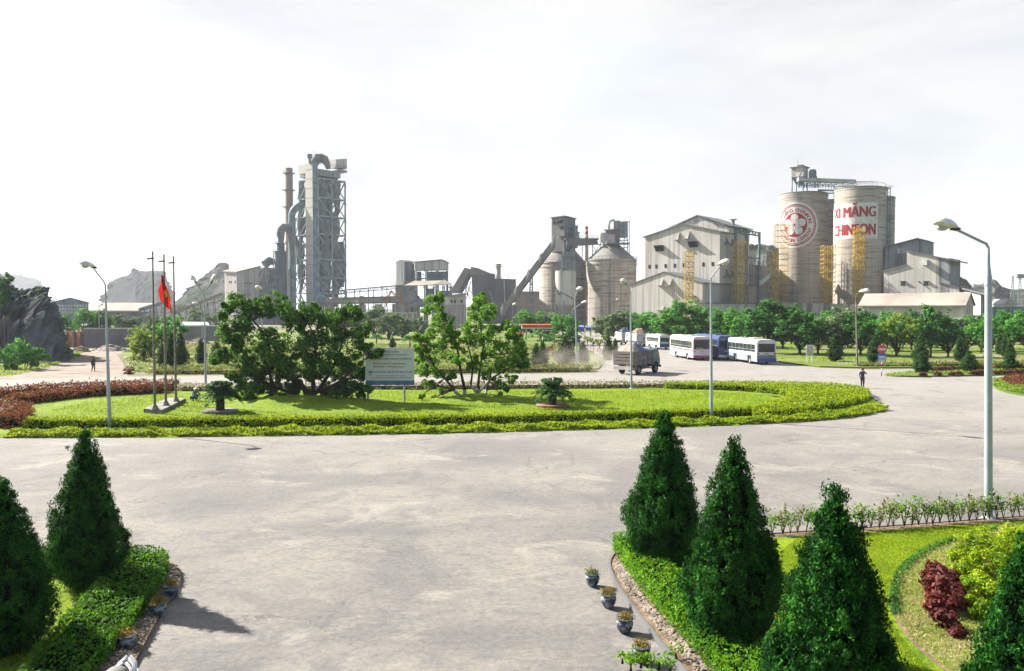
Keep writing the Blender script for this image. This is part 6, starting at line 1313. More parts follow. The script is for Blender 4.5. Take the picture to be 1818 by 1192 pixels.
# ---------------- packing plant on the right
root = thing('packing_tower', 'dark grey tall block behind the stepped packing plant', 'industrial building')
Yp = 282; mb = MB(); mb.extr([at(1566, 560, Yp+4), at(1638, 560, Yp), at(1638, 427.5, Yp), at(1628.5, 424, Yp+.5), at(1572, 439, Yp+3.8)], V*14); mb.build('wall', M['clad_blue'], root)
mb = MB(); mb.extr([at(1571, 439.2, Yp+3), at(1628.5, 424, Yp-.4), at(1628.5, 422.6, Yp-.4), at(1571, 437.8, Yp+3)], V*15); mb.extr([at(1628.5, 424, Yp-.4), at(1639.5, 427.6, Yp-.4), at(1639.5, 426.4, Yp-.4), at(1628.5, 422.6, Yp-.4)], V*15); mb.build('roof', M['roof_dark'], root)
MB().extr([at(1594, 451, Yp-.2), at(1610, 451, Yp-.2), at(1610, 441, Yp-.2), at(1594, 441, Yp-.2)], (-1, -1.6, 0)).build('hood', M['clad_blue'], root); rebase(root, (xt(1600, Yp), Yp, 0))
K = pn(1667, 265); root = thing('packing_plant', 'stepped pale beige packing plant with a white wall box and two windows', 'industrial building')
def kp(px, py):   # point of the front wall plane seen at a pixel
    r = ray(px, py); n_ = V; t = (K.dot(n_))/(r.x*n_.x+r.y*n_.y); return Vector((r.x*t, r.y*t, HC+r.z*t))
mb = MB(); mb.extr([kp(1569, 575), kp(1703, 575), kp(1703, 511.5), kp(1667, 502.7), kp(1667, 458.3), kp(1610, 446.8), kp(1610, 471.3), kp(1569, 482.7)], V*14); mb.build('wall', M['clad'], root)
mb = MB(); 
for a_, b_ in (((1608.5, 446.4), (1668.5, 458.6)), ((1567.5, 483.1), (1610.2, 471.3)), ((1667.3, 502.8), (1704, 511.8))): a, b = kp(*a_)-V*.4, kp(*b_)-V*.4; mb.extr([a, b, b+up*.35, a+up*.35], V*15)
mb.build('roof', M['roof_dark'], root)
mb = MB(); a = kp(1667.5, 459.5); e = a+V*14.2; mb.extr([a+U*.1, a+V*13+U*.1, (a+V*13+U*.1)*Vector((1, 1, 0))+Vector((0, 0, 6)), (a+U*.1)*Vector((1, 1, 0))+Vector((0, 0, 6))], U*3.2); mb.build('side_wing', M['clad_blue'], root)
mb = MB(); a = kp(1666, 458.2)-V*1; mb.extr([a, a+U*6+Vector((0, 0, -1.6)), a+U*6+Vector((0, 0, -1.2)), a+up*.4], V*13); mb.build('side_roof', M['roof_dark'], root)
a = kp(1638.5, 471); MB().extr([a, kp(1648, 471.5), kp(1648, 461.5), kp(1638.5, 460.5)], -V*1.6).build('wall_box', M['white'], root)
for x in (1599, 1640): MB().extr([kp(x, 507.5), kp(x+8, 507.5), kp(x+8, 500), kp(x, 500)], -V*.06).build('window', M['glass'], root); MB().extr([kp(x-.6, 499.8), kp(x+9, 499.8), kp(x+9, 498.9), kp(x-.6, 498.9)], -V*.7).build('awning', M['steel_grey'], root)
MB().extr([kp(1631, 501), kp(1633, 503), kp(1633, 501), kp(1631.5, 499)], -V*.7).build('bracket', M['dusty_dark'], root)
rebase(root, (K.x, K.y, 0))
root = thing('lean_to', 'low lean-to with dark open eaves at the right of the packing plant', 'shed')
a, b = at(1702, 510, 262), at(1749, 521.5, 250); MB().extr([a, b, b+Vector((0, 0, -.5)), a+Vector((0, 0, -.5))], V*14).build('roof', M['roof_dark'], root)
mb = MB(); mb.extr([at(1703, 560, 262.5), at(1741, 560, 253), at(1741, 524, 253), at(1725, 519.5, 257), at(1703, 517.5, 262.5)], V*10); mb.build('wall', M['clad'], root); rebase(root, (a.x, a.y, 0))
root = thing('long_shed', 'long low shed with a pale pitched roof in front of the packing plant', 'shed')
a = pn(1712.6, 240); ln = 0
def up_to(px, o, ax):   # distance along ax from o at which the pixel column is px
    k = (px-909)/F0; return (k*o.y-o.x)/(ax.x-k*ax.y)
tl = up_to(1527, a, U); b = a+U*tl; zE2, zR2 = zt(541.5, 240), zt(541.5, 240)+3.6
mb = MB(); mb.prism([a[:2], (a+V*11)[:2], (b+V*11)[:2], b[:2]], 0, zE2); m_ = a+V*5.5; mb.extr([(a.x, a.y, zE2+.01), ((a+V*11).x, (a+V*11).y, zE2+.01), (m_.x, m_.y, zR2-.1)], -U*.4); mb.build('wall', M['white_conc'], root)
mb = MB(); e0, e1 = a-V*.8+U*.5, b-V*.8-U*.5; r0_, r1_ = m_+U*.5, b+V*5.5-U*.5; f0, f1 = a+V*11.8+U*.5, b+V*11.8-U*.5
for p_, q_, r_, s_ in ((e0, e1, r1_, r0_), (f1, f0, r0_, r1_)): zz0 = zE2-.25; mb.extr([(p_.x, p_.y, zz0), (q_.x, q_.y, zz0), (r_.x, r_.y, zR2), (s_.x, s_.y, zR2)], (0, 0, .18))
mb.build('roof', M['roofing'], root)
mb = MB(); mb.extr([(e0.x, e0.y, zE2-.5), (e1.x, e1.y, zE2-.5), (e1.x, e1.y, zE2-.26), (e0.x, e0.y, zE2-.26)], -V*.15); mb.build('gutter', M['dusty_dark'], root)
mb = MB()
for k in range(9): q = a+U*(tl*(k+.4)/9); wallbox(mb, q, 0, 2.2, 2.4, 1.2, -V, .06)
mb.build('opening', M['dark'], root); rebase(root, (a.x, a.y, 0))
root = thing('dark_shed', 'small dark shed behind the nearest tall lamp post', 'shed'); a = at(1741, 553, 255); MB().box((a.x, 255, 0), (xt(1756, 255), 262, zt(530.5, 255))).build('wall', M['dusty_dark'], root); MB().box((a.x-.3, 254.7, zt(530.5, 255)+.01), (xt(1756, 255)+.3, 262.3, zt(529.5, 255))).build('roof', M['roof_dark'], root); rebase(root, (a.x, 255, 0))
root = thing('boundary_wall', 'long blue grey wall at the right edge below the far hills', 'wall'); MB().box((xt(1730, 262), 256, 0), (xt(1900, 262), 257, zt(547, 262))).build('wall', M['clad_blue'], root); MB().box((xt(1730, 262), 255.8, zt(547, 262)+.01), (xt(1900, 262), 257.2, zt(545, 262))).build('coping', M['steel_blue'], root); rebase(root, (xt(1780, 262), 256, 0))
root = thing('white_house', 'white house with pitched roof among trees at the foot of the right hills', 'house'); a = at(1795, 553, 300); MB().box((xt(1784, 300), 300, 0), (xt(1806, 300), 308, zt(540, 300))).build('wall', M['white'], root)
MB().extr([(xt(1783, 300), 299.5, zt(540, 300)+.01), (xt(1807, 300), 299.5, zt(540, 300)+.01), (xt(1800, 300), 299.5, zt(531, 300)), (xt(1789, 300), 299.5, zt(531, 300))], (0, 9, 0)).build('roof', M['white_conc'], root); rebase(root, (a.x, 300, 0))
for px, y0, wh in ((1797, 490, 'left'), (1810, 487, 'right')):
    root = thing('lattice_mast', f'far thin lattice mast, {wh} of two beside the right hills', 'mast'); Yj = 600; mb = MB(); H_ = zt(y0, Yj); x = xt(px, Yj)
    for s_ in (-1, 1):
        mb.bar((x+s_*2, Yj, 0), (x+s_*.4, Yj, H_), .3)
    for k in range(14): t = k/14; t2 = (k+1)/14; mb.bar((x-2+1.6*t, Yj, H_*t), (x+2-1.6*t2, Yj, H_*t2), .2); mb.bar((x+2-1.6*t, Yj, H_*t), (x-2+1.6*t2, Yj, H_*t2), .2)
    if wh == 'right': mb.box((x-2.6, Yj-1, H_-3), (x+2.6, Yj+1, H_))
    mb.build('lattice', M['steel_grey'], root); rebase(root, (x, Yj, 0))
# lightning rods as parts would float: slim rods on the hall roofs
# ================================================================ hills and rock
def rockmat(name, c1, c2, green, gs, lo, hi, sc=0.02, st=(1, 1, 0.4), bump=1.0):
    m, n, l, b = new_mat(name); b.inputs['Roughness'].default_value = 1.0; b.inputs['Specular IOR Level'].default_value = 0
    c = mixc(n, l, ramp(n, l, noise(n, l, sc, 9, 0.68, st), [(0.36, 0.0), (0.6, 1.0)]), c2, c1)
    c = mixc(n, l, ramp(n, l, noise(n, l, gs, 9, 0.7), [(lo, 0.0), (hi, 1.0)]), c, green)
    l.new(c, b.inputs['Base Color']); bp = n.new('ShaderNodeBump'); bp.inputs['Strength'].default_value = bump; bp.inputs['Distance'].default_value = 0.6/sc*0.02
    l.new(noise(n, l, sc*6, 8, 0.7), bp.inputs['Height']); l.new(bp.outputs[0], b.inputs['Normal']); return m
from mathutils import noise as mn
def hill(name, prof, Y_, depth, mat, label=None, rough=0.10, fs=1.0, nx=120, ny=26, steep=1.2, cat=None, seed=0, kind='structure', crag=0.35, smooth=False):
    """a hill with its ridge where the photograph has it; prof: (px, py) along the skyline"""
    xs = [p[0] for p in prof]; mb = MB(); hmax = max(zt(p[1], Y_) for p in prof); W_ = (xs[-1]-xs[0])*Y_/F0
    for j in range(ny):
        t = -1+2*j/(ny-1)
        for i in range(nx):
            px = xs[0]+(xs[-1]-xs[0])*i/(nx-1); k = 0
            while k < len(prof)-2 and prof[k+1][0] < px: k += 1
            f = (px-prof[k][0])/max(prof[k+1][0]-prof[k][0], 1e-6); py = prof[k][1]+(prof[k+1][1]-prof[k][1])*f
            z = max(zt(py, Y_), 0); x = xt(px, Y_+t*depth); sh = (1-abs(t)**steep)
            q = Vector((x/hmax*2.2*fs+seed, t*2.5+seed, z/hmax*1.5*fs)); nn = mn.fractal(q, 0.9, 2.1, 6); n2 = mn.fractal(q*4.1, 0.8, 2.2, 5); rg_ = 1-abs(mn.noise(q*2.3))*2
            zz = z*sh*(1+rough*(nn+0.7*n2)*(0.35+abs(t)))+hmax*rough*0.35*n2*(0.5 if abs(t) < .2 else 1)
            yy = Y_+t*depth+depth*crag*0.3*(rg_*0.6+n2)*sh*(1 if t < 0 else 0.3); xx = x+hmax*rough*0.5*n2
            mb.v.append((xx, yy, max(zz, -0.5) if abs(t) < 1 else -0.5))
    for j in range(ny-1):
        for i in range(nx-1): mb.f.append((j*nx+i, j*nx+i+1, (j+1)*nx+i+1, (j+1)*nx+i)); mb.m.append(0)
    return tag(mb.build(name, mat, smooth=smooth), label, cat, None, kind)
mk = rockmat('karst_far', (0.06, 0.06, 0.063), (0.02, 0.023, 0.027), (0.035, 0.05, 0.025), 0.02, 0.46, 0.60, 0.02)
mkg = rockmat('karst_green', (0.085, 0.082, 0.075), (0.025, 0.028, 0.027), (0.018, 0.032, 0.014), 0.03, 0.50, 0.60, 0.03)
hill('hill', [(-160, 520), (-60, 490), (0, 484), (20, 486), (40, 491), (58, 493), (68, 496), (75, 508), (78, 530), (96, 536), (110, 540), (150, 538), (200, 545), (260, 549)], 2600, 300, mk, nx=150)
hill('hill', [(165, 548), (180, 535), (190, 512), (198, 497), (206, 493), (216, 490), (226, 487), (236, 478), (240, 474), (244, 480), (252, 479), (262, 483), (270, 483), (278, 480), (286, 485), (292, 496), (300, 512), (306, 528), (316, 545)], 1300, 170, mk, nx=170, seed=3)
hill('hill', [(290, 552), (322, 524), (335, 508), (345, 503), (355, 494), (366, 485), (374, 477), (381, 474), (386, 466), (393, 465), (400, 466), (405, 472), (412, 478), (440, 500), (480, 530), (510, 548)], 820, 130, mkg, nx=170, seed=5, rough=0.12)
hill('hill', [(250, 556), (290, 545), (330, 540), (370, 534), (410, 530), (450, 545), (470, 556)], 600, 80, mkg, nx=90, seed=9)
hill('hill', [(1270, 540), (1300, 470), (1318, 440), (1330, 431), (1345, 431), (1360, 430.5), (1372, 432), (1380, 440), (1390, 455), (1410, 475), (1440, 500), (1470, 540)], 620, 110, mkg, nx=170, seed=7)
hill('hill', [(1560, 440), (1600, 445), (1640, 447), (1665, 450), (1680, 464), (1692, 478), (1705, 490), (1720, 503), (1728, 510), (1745, 525), (1770, 545)], 560, 110, mkg, nx=140, seed=11)
hill('hill', [(1690, 545), (1710, 520), (1725, 509), (1738, 504), (1752, 503), (1760, 498), (1766, 493), (1772, 497), (1780, 506), (1790, 513), (1805, 514), (1818, 513), (1850, 518), (1900, 530), (1980, 548)], 760, 120, mkg, nx=150, seed=13)
hill('far_hills', [(440, 549), (600, 547), (900, 549.5), (1200, 548), (1500, 549), (1900, 546)], 3200, 260, mk, nx=60, ny=8)
# dark rock beside the yard
mrock = rockmat('dark_rock', (0.115, 0.12, 0.125), (0.045, 0.05, 0.055), (0.035, 0.055, 0.022), 0.5, 0.52, 0.62, 0.35, (1, 1, 0.6), 1.0)
hill('rock_outcrop', [(-420, 470), (-200, 480), (-60, 492), (0, 500), (16, 515), (30, 526), (42, 526), (50, 519), (62, 517), (72, 519), (80, 530), (86, 545), (92, 566), (99, 584), (104, 600), (110, 622), (116, 640)], 118, 13, mrock, 'dark craggy limestone outcrop at the left edge', rough=0.15, fs=2.2, nx=240, ny=60, steep=3.2, cat='rock', kind=None, crag=0.35)
far_bush([(8, 505, 10), (14, 495, 8), (5, 520, 12), (12, 515, 9), (-6, 500, 12), (0, 530, 10), (16, 530, 5)], 106, 0.35, L['tree_dark'], 260, 'dark bush growing on top of the craggy rock', 95)
far_bush([(56, 521, 3), (66, 519, 4), (74, 524, 3), (44, 527, 3)], 112, 0.3, L['tree_dark'], 90, 'tufts of scrub along the crest of the craggy rock', 96)
def heap(name, px, py, w, h, mat, label, cat, seed):
    rg = np.random.default_rng(seed); p = G(px, py); s = p.y/F0; mb = MB(); W_ = w*s/2; H_ = h*s
    for k in range(70):
        a, r_ = rg.uniform(0, 6.28), rg.uniform(0, 1)**.6; x, y = math.cos(a)*r_*W_, math.sin(a)*r_*W_*.6; z = H_*(1-r_)*.8; q = rg.uniform(.12, .4)*H_
        mb.ball((x, y, z), (q*rg.uniform(.8, 1.8), q*rg.uniform(.8, 1.6), q*rg.uniform(.5, 1)), 6, 4)
    mb.lathe((0, 0, 0), [(W_*.95, -.1), (W_*.6, H_*.4), (W_*.15, H_*.75)], 12)
    o = mb.build(name, mat, loc=(p.x, p.y, 0)); tag(o, label, cat); return o
mrub = surf('rubble', (0.42, 0.37, 0.32), 0.95, (0.18, 0.15, 0.13), 2.0, 0.4, 0.6)
heap('rubble_heap', 195, 623, 60, 12, mrub, 'pale heap of rubble at the foot of the grey wall', 'rubble', 1); heap('rubble_heap', 143, 625, 30, 11, M['dirt'], 'brown earth mound before the brick wall', 'rubble', 2)
heap('rubble_heap', 228, 626, 16, 6, mrub, 'small heap of rubble beside the yellowish tree', 'rubble', 3); heap('earth_mound', 352, 612, 44, 12, M['dirt'], 'reddish earth mound below the wall right of the flagpoles', 'mound', 4)
def wall(name, x0, x1, yt, yb0, yb1, mat, label, cap=None, th=.3, posts=None):
    a, b = G(x0, yb0), G(x1, yb1); s = a.y/F0; H_ = (yb0-yt)*s; root = thing(name, label, 'wall')
    n_ = Vector((-(b-a).y, (b-a).x, 0)).normalized()*th
    MB().extr([(a.x, a.y, 0), (b.x, b.y, 0), (b.x, b.y, H_), (a.x, a.y, H_)], n_).build('wall', mat, root)
    if cap: MB().extr([(a.x-n_.x*.3, a.y-n_.y*.3, H_+.01), (b.x-n_.x*.3, b.y-n_.y*.3, H_+.01), (b.x-n_.x*.3, b.y-n_.y*.3, H_+.22), (a.x-n_.x*.3, a.y-n_.y*.3, H_+.22)], n_*1.6).build('coping', cap, root)
    if posts:
        for k in range(posts+1): p = a.lerp(b, k/posts)-n_*.5; MB().obox((p.x, p.y, 0), (.5, .4, H_-.05), 0, True).build('pier', M['concrete'], root)
    return rebase(root, (a.x, a.y, 0))
mgw = surf('grey_block_wall', (0.30, 0.28, 0.28), 0.95, (0.21, 0.195, 0.20), 0.5, 0.35, 0.6, 8)
mbr = surf('brick_wall', (0.36, 0.15, 0.09), 0.95, (0.24, 0.11, 0.075), 1.5, 0.35, 0.6, 8, second=((0.42, 0.25, 0.18), 6, 0.35, 0.42, (1, 1, 4)))
wall('boundary_wall', 148, 262, 585, 618, 617, mgw, 'long grey wall behind the dirt yard', M['white_conc'])
wall('boundary_wall', 106, 147, 588, 616, 618, mbr, 'red brick wall with piers beside the dark rock', None, .3, 3)
wall('boundary_wall', 318, 404, 580, 606, 606, mgw, 'grey wall beyond the lawn right of the flagpoles', M['white_conc'], .4)
root = thing('low_building', 'low white roofed building behind the grey wall right of the flagpoles', 'building'); Yw = 205; MB().box((xt(322, Yw), Yw, 0), (xt(372, Yw), Yw+8, zt(579, Yw))).build('wall', M['white_conc'], root); MB().extr([at(320, 579.5, Yw-.5), at(372, 579.5, Yw-.5), at(368, 574, Yw+5), at(326, 574, Yw+5)], (0, 0, .3)).build('roof', M['white'], root); rebase(root, (xt(346, Yw), Yw, 0))
# gridded hall
Yg = 340; root = thing('gridded_hall', 'wide blue grey hall with a grid of openings below a low gable roof', 'industrial building')
MB().extr([at(86, 575, Yg), at(157, 575, Yg), at(157, 538, Yg), at(124.5, 530, Yg), at(86, 539, Yg)], (-17, 30, 0)).build('wall', M['steel_blue'], root)
mb = MB()
for (x0, y0), (x1, y1) in (((84, 539.8), (124.5, 529.6)), ((124.5, 529.6), (159.5, 538.6))): mb.extr([at(x0, y0, Yg-.6), at(x1, y1, Yg-.6), at(x1, y1-1.3, Yg-.6), at(x0, y0-1.3, Yg-.6)], (-18, 32, 0))
mb.build('roof', M['roof_dark'], root)
for r_, y in enumerate((541, 547, 553)):
    for k in range(13):
        x = 89+k*5.2; MB().extr([at(x, y+4.4, Yg-.05), at(x+3.4, y+4.4, Yg-.05), at(x+3.4, y, Yg-.05), at(x, y, Yg-.05)], (0, -.12, 0)).build('window', M['white_conc'], root)
rebase(root, (xt(124, Yg), Yg, 0))
root = thing('stock_shed', 'very long low tan roofed shed behind the flagpoles', 'industrial building'); Yz = 390
MB().extr([at(150, 553.5, Yz), at(250, 553.5, Yz), at(288, 540, Yz+16), at(192, 539.5, Yz+16), at(158, 540, Yz+16)], (0, 0, .5)).build('roof', M['roofing'], root); MB().box((xt(152, Yz), Yz+1, 0), (xt(250, Yz), Yz+14, zt(554, Yz))).build('wall', M['dusty_dark'], root)
rebase(root, (xt(210, Yz), Yz, 0))
def conv(label, a, b, Y0, Y1, th, mat, legs=4):
    root = thing('quarry_conveyor', label, 'conveyor gallery'); A, B = at(*a, Y0), at(*b, Y1); MB().extr([A, B, B+up*th, A+up*th], (0, 2.6, 0)).build('gallery', mat, root); mb = MB()
    for k in range(1, legs+1): p = A.lerp(B, k/(legs+1)); mb.bar((p.x-1, p.y+1, 0), p, .3); mb.bar((p.x+1, p.y+1, 0), p, .3)
    mb.build('trestle', M['steel_grey'], root); rebase(root, (A.x, A.y, 0))
conv('dark conveyor rising behind the flag', (246, 553), (297, 538), 372, 372, 1.4, M['steel_blue']); conv('tan conveyor rising to the mill block', (305, 559), (392, 524.5), 380, 402, 1.2, M['tan'], 6); conv('lower thin conveyor below the quarry hill', (254, 562), (330, 541), 385, 395, .8, M['white_conc'], 5)

# ---------------- petrol station, stalls, little things beyond the back road
m_or = surf('orange_fascia', (0.68, 0.13, 0.035), 0.6, (0.55, 0.11, 0.04), 1, 0.35, 0.6); m_bl = surf('blue_tarp', (0.03, 0.10, 0.36), 0.5, (0.02, 0.06, 0.22), 1.5, 0.4, 0.6, bump=1, bscale=3)
root = thing('petrol_station', 'petrol station canopy with an orange fascia above a white kiosk', 'petrol station'); Yp = 178
MB().box((xt(927, Yp), Yp, zt(582, Yp)), (xt(993, Yp), Yp+9, zt(576.8, Yp))).build('canopy', m_or, root)
MB().box((xt(926.8, Yp), Yp-.05, zt(584, Yp)), (xt(993, Yp), Yp+9, zt(582, Yp)-.01)).build('soffit', M['white'], root)
mb = MB(); [mb.box((xt(x, Yp)-.2, Yp+4, 0), (xt(x, Yp)+.2, Yp+4.4, zt(584, Yp))) for x in (935, 960, 985)]; mb.build('column', M['white'], root)
MB().box((xt(966, Yp), Yp+6, 0), (xt(985, Yp), Yp+9, zt(589, Yp))).build('kiosk', M['white_conc'], root); MB().box((xt(974, Yp), Yp+5.9, .9), (xt(979, Yp), Yp+5.98, 2.1)).build('kiosk_window', M['glass'], root); MB().box((xt(982, Yp), Yp+5.9, 0), (xt(984.5, Yp), Yp+5.98, 2.1)).build('kiosk_door', M['rusty'], root)
rebase(root, (xt(960, Yp), Yp, 0))
root = thing('roadside_shelter', 'small shelter with an orange fascia, lower left of the petrol station', 'shelter'); Yp = 140
MB().box((xt(905, Yp), Yp, zt(596.8, Yp)), (xt(930, Yp), Yp+4, zt(592.4, Yp))).build('canopy', m_or, root); mb = MB(); [mb.box((xt(x, Yp)-.1, Yp+1, 0), (xt(x, Yp)+.1, Yp+1.2, zt(596.8, Yp))) for x in (907, 928)]; mb.build('post', M['white'], root); rebase(root, (xt(917, Yp), Yp, 0))
for i, (x0, x1, y0, y1, Y_, wh) in enumerate([(1026, 1037, 580, 590, 214, 'left'), (1040, 1049, 581, 588, 216, 'middle'), (1050, 1076, 580.5, 587, 218, 'right')]):
    root = thing('tarp_stall', f'market stall under a blue tarpaulin, {wh} of three at the foot of the silo', 'stall', 'blue tarpaulin stalls'); H_ = zt(y0, Y_)
    mb = MB(); a, b = xt(x0, Y_), xt(x1, Y_); n_ = 6
    for k in range(n_): t0, t1_ = a+(b-a)*k/n_, a+(b-a)*(k+1)/n_; mb.extr([(t0, Y_, H_-.3*(k % 2)), (t1_, Y_, H_-.3*((k+1) % 2)), (t1_, Y_+3, H_+.3), (t0, Y_+3, H_+.3)], (0, 0, .05)); mb.extr([(t0, Y_, H_-.3*(k % 2)), (t1_, Y_, H_-.3*((k+1) % 2)), (t1_, Y_, zt(y1, Y_)), (t0, Y_, zt(y1, Y_)+.2)], (0, .04, 0))
    mb.build('tarpaulin', m_bl, root); mb = MB(); [mb.bar((x, y, 0), (x, y, H_), .08) for x in (a, b) for y in (Y_+.1, Y_+2.9)]; mb.build('pole', M['bark_pale'], root); rebase(root, ((a+b)/2, Y_, 0))
root = thing('guard_rail', 'white rail beside the young trees on the side road', 'rail'); mb = MB(); a, b = G(1042, 628), G(1067, 630)
mb.bar(a+up*.9, b+up*.9, .12); mb.bar(a+up*.5, b+up*.5, .1); [mb.bar(a.lerp(b, k/4), a.lerp(b, k/4)+up*.95, .1) for k in range(5)]; mb.build('rail', M['rusty'], root); rebase(root, (a.x, a.y, 0))
# ================================================================ lamp posts
def lamp(label, base, pts, head=(0, -1, -0.15), dY=-0.6, r0=0.10, r1=0.045, hs=0.62, sleeve=None, mat='galv', fork=None, dark=False, group='street lamps'):
    p0 = G(*base, 0.0); Y_ = p0.y; root = empty('street_lamp', (p0.x, p0.y, 0), 0, label, 'street lamp', group)
    P = [Vector((0, 0, -0.2))]; n = len(pts)
    vert = at(*pts[0], Y_)-p0
    H_ = vert.z; mb = MB(); s = Y_/F0
    if sleeve: zs_ = zt(sleeve, Y_); mb.tube([(0, 0, -.2), (vert.x*zs_/H_*.98, 0, zs_)], [r0, r0*.82], 12); mb.tube([(vert.x*zs_/H_, 0, zs_-.3), (vert.x*zs_/H_, 0, zs_+.25)], [r0*.9, r0*.55], 12); mb.tube([(vert.x*zs_/H_, 0, zs_), vert], [r0*.52, r1], 10)
    else: mb.tube([(0, 0, -.2), vert*0.5, vert], [r0, (r0+r1)/2, r1], 12)
    mb.lathe((0, 0, 0), [(r0*2.2, 0), (r0*2.2, .04), (r0*1.2, .16)], 12)
    mb.build('pole', M[mat], root, smooth=True)
    for br in (fork or [pts[1:]]):
        Q = [vert]+[(at(*q, Y_+dY*(i+1)/len(br))-p0) for i, q in enumerate(br)]
        if len(Q) > 2: # round the elbow
            pass
        MB().tube([vert-Vector((0, 0, .1))]+Q, r1*.95, 8).build('arm', M[mat], root, smooth=True)
        e = Q[-1]; d = Vector(head).normalized() if len(br) and not fork else (Q[-1]-Q[-2]).normalized(); a = math.atan2(d.y, d.x); 
        hb = MB(); side = Vector((-d.y, d.x, 0)).normalized(); up2 = d.cross(side); up2 = -up2 if up2.z < 0 else up2
        prof = [(-.10, .08), (0.0, .13), (.14, .19), (.42, .21), (.60, .17), (.67, .09)]
        V_ = []; n_ = 10
        for t, w in prof:
            for k in range(n_): an = 2*math.pi*k/n_; V_.append(e+d*t*hs/.62+side*math.cos(an)*w*hs/.62*1.15+up2*(math.sin(an)*w*hs/.62*(1.0 if math.sin(an) > 0 else .45)+.04))
        F_ = [(i*n_+k, i*n_+(k+1) % n_, (i+1)*n_+(k+1) % n_, (i+1)*n_+k) for i in range(len(prof)-1) for k in range(n_)]+[tuple(range(n_-1, -1, -1)), tuple(range((len(prof)-1)*n_, len(prof)*n_))]
        h = hb.add(V_, F_).build('lamp_head', M['lamp_white'], root, smooth=True)
        c = e+d*.36*hs/.62-up2*.055; lb = MB(); lb.ball(c, (.20*hs/.62, .13*hs/.62, .12*hs/.62), 10, 6); lb.build('lens', M['lens'], h)
        MB().tube([e-d*.22, e+d*.06], [r1*1.5, r1*2.0], 8).build('fitting', M['lamp_dark'], h, smooth=True)
    return root
lamp('nearest tall lamp post, rising from the right foreground lawn', (1755, 925), [(1754.5, 440), (1751, 433), (1744, 430), (1692, 405)], (-1, -0.15, .22), -.1, .125, .045, .62, 490)
lamp('lamp post at the left front edge of the roundabout, head to the left', (195, 763), [(187, 506), (184, 500), (164, 474)], (-.95, -.3, .25), -.2, .115, .04, .62, None)
lamp('lamp post through the right front hedge of the roundabout', (1263, 745), [(1262, 500), (1263, 493), (1280, 470)], (.45, -.85, .2), -.5, .115, .045, .62)
lamp('lamp post at the back hedge of the roundabout, left of the truck cab', (1121, 692), [(1119.5, 520), (1117, 513), (1110, 503)], (-.5, -.8, .25), -.6, .11, .045, .66)
lamp('twin armed lamp post behind the flagpoles', (365.5, 690), [(362.5, 523)], (0, 0, 0), 0, .115, .045, .55, None, 'galv', [[(352, 508), (346, 500)], [(372, 507), (377, 499)]])
lamp('lamp post on the far verge behind the right cycad', (1025, 651), [(1021, 535), (1022, 525), (1026, 516)], (.3, -.9, .2), -.8, .13, .06, .9, None, 'galv')
lamp('small lamp post with a low arm reaching right, beside the far verge', (1017, 612), [(1016, 556), (1017, 549), (1034, 538)], (.9, -.3, .25), -.4, .12, .06, .9)
lamp('tall lamp post on the right lawn, left of the walking man', (1522, 652), [(1519.5, 528), (1521, 523), (1528, 519)], (.8, -.5, .15), -.4, .12, .06, .9, None, 'rust_pole')
lamp('thin lamp post before the hopper building', (911, 640), [(910.5, 547), (911.5, 542)], (.4, -.8, .2), -.4, .09, .05, .6, None, 'rust_pole')
lamp('far lamp post between the twin silos and the annex shed', (1112.5, 605), [(1112, 548), (1110, 541), (1100, 533)], (-1, -.2, .1), -.3, .12, .06, .7)
lamp('far lamp post beside the twin armed one', (359, 612), [(358.5, 546), (357, 542), (351, 540)], (-1, -.2, .1), -.3, .11, .05, .9)
lamp('lamp post rising behind the top of the big dark tree', (466, 660), [(465, 524), (465, 518), (463.5, 514)], (-.3, -.9, .2), -.4, .1, .05, .8)
lamp('lamp post over the green trees at the far left', (177, 612), [(175.5, 550), (176, 544), (178, 542)], (.8, -.4, .2), -.2, .1, .05, .7)
lamp('slim pole before the right domed silo', (1077, 588), [(1076, 580), (1076.5, 577)], (.3, -.9, .2), -.2, .08, .05, .8) if False else None

# ================================================================ flagpoles, flag and plinth
c0, c1, c2, c3 = G(255, 736), G(288, 738), G(330, 716), G(298, 715)
o = MB().prism([c0[:2], c1[:2], c2[:2], c3[:2]], 0.05, 0.36).build('plinth', M['kerb'], loc=(0, 0, 0)); tag(o, 'pale concrete plinth carrying the three flagpoles', 'plinth')
for (bx, by, tx, ty, wh) in ((275, 727, 271, 453, 'left one, nearest, carrying no flag'), (294.5, 720, 291, 458, 'middle one, with the flag'), (312.5, 713, 308, 461, 'right one, farthest, carrying no flag')):
    p = G(bx, by, 0.36); t_ = at(tx, ty, p.y)-p; root = empty('flagpole', p, 0, 'tall thin steel flagpole, '+wh, 'flagpole', 'flagpoles on the plinth')
    MB().tube([(0, 0, 0), t_*.5, t_], [.085, .07, .045], 10).build('pole', M['rust_pole'], root, smooth=True)
    MB().lathe((0, 0, 0), [(.26, 0), (.24, .04), (.1, .3)], 12).build('base_cone', M['rust_pole'], root, smooth=True)
    MB().bar(t_-Vector((.34, 0, .25)), t_-Vector((-.06, 0, .2)), .09, .09).tube([t_, t_+Vector((0, 0, .22))], .05, 8).build('truck_pulley', M['lamp_dark'], root)
    MB().obox((-.12, -.05, by and 1.35), (.16, .08, .12)).build('cleat', M['lamp_dark'], root)
fl = pF = G(294.5, 720, .36); Yf = pF.y; topz = zt(488, Yf); botz = zt(553, Yf); hx = xt(292, Yf)
mb = MB(); nu, nv = 26, 34
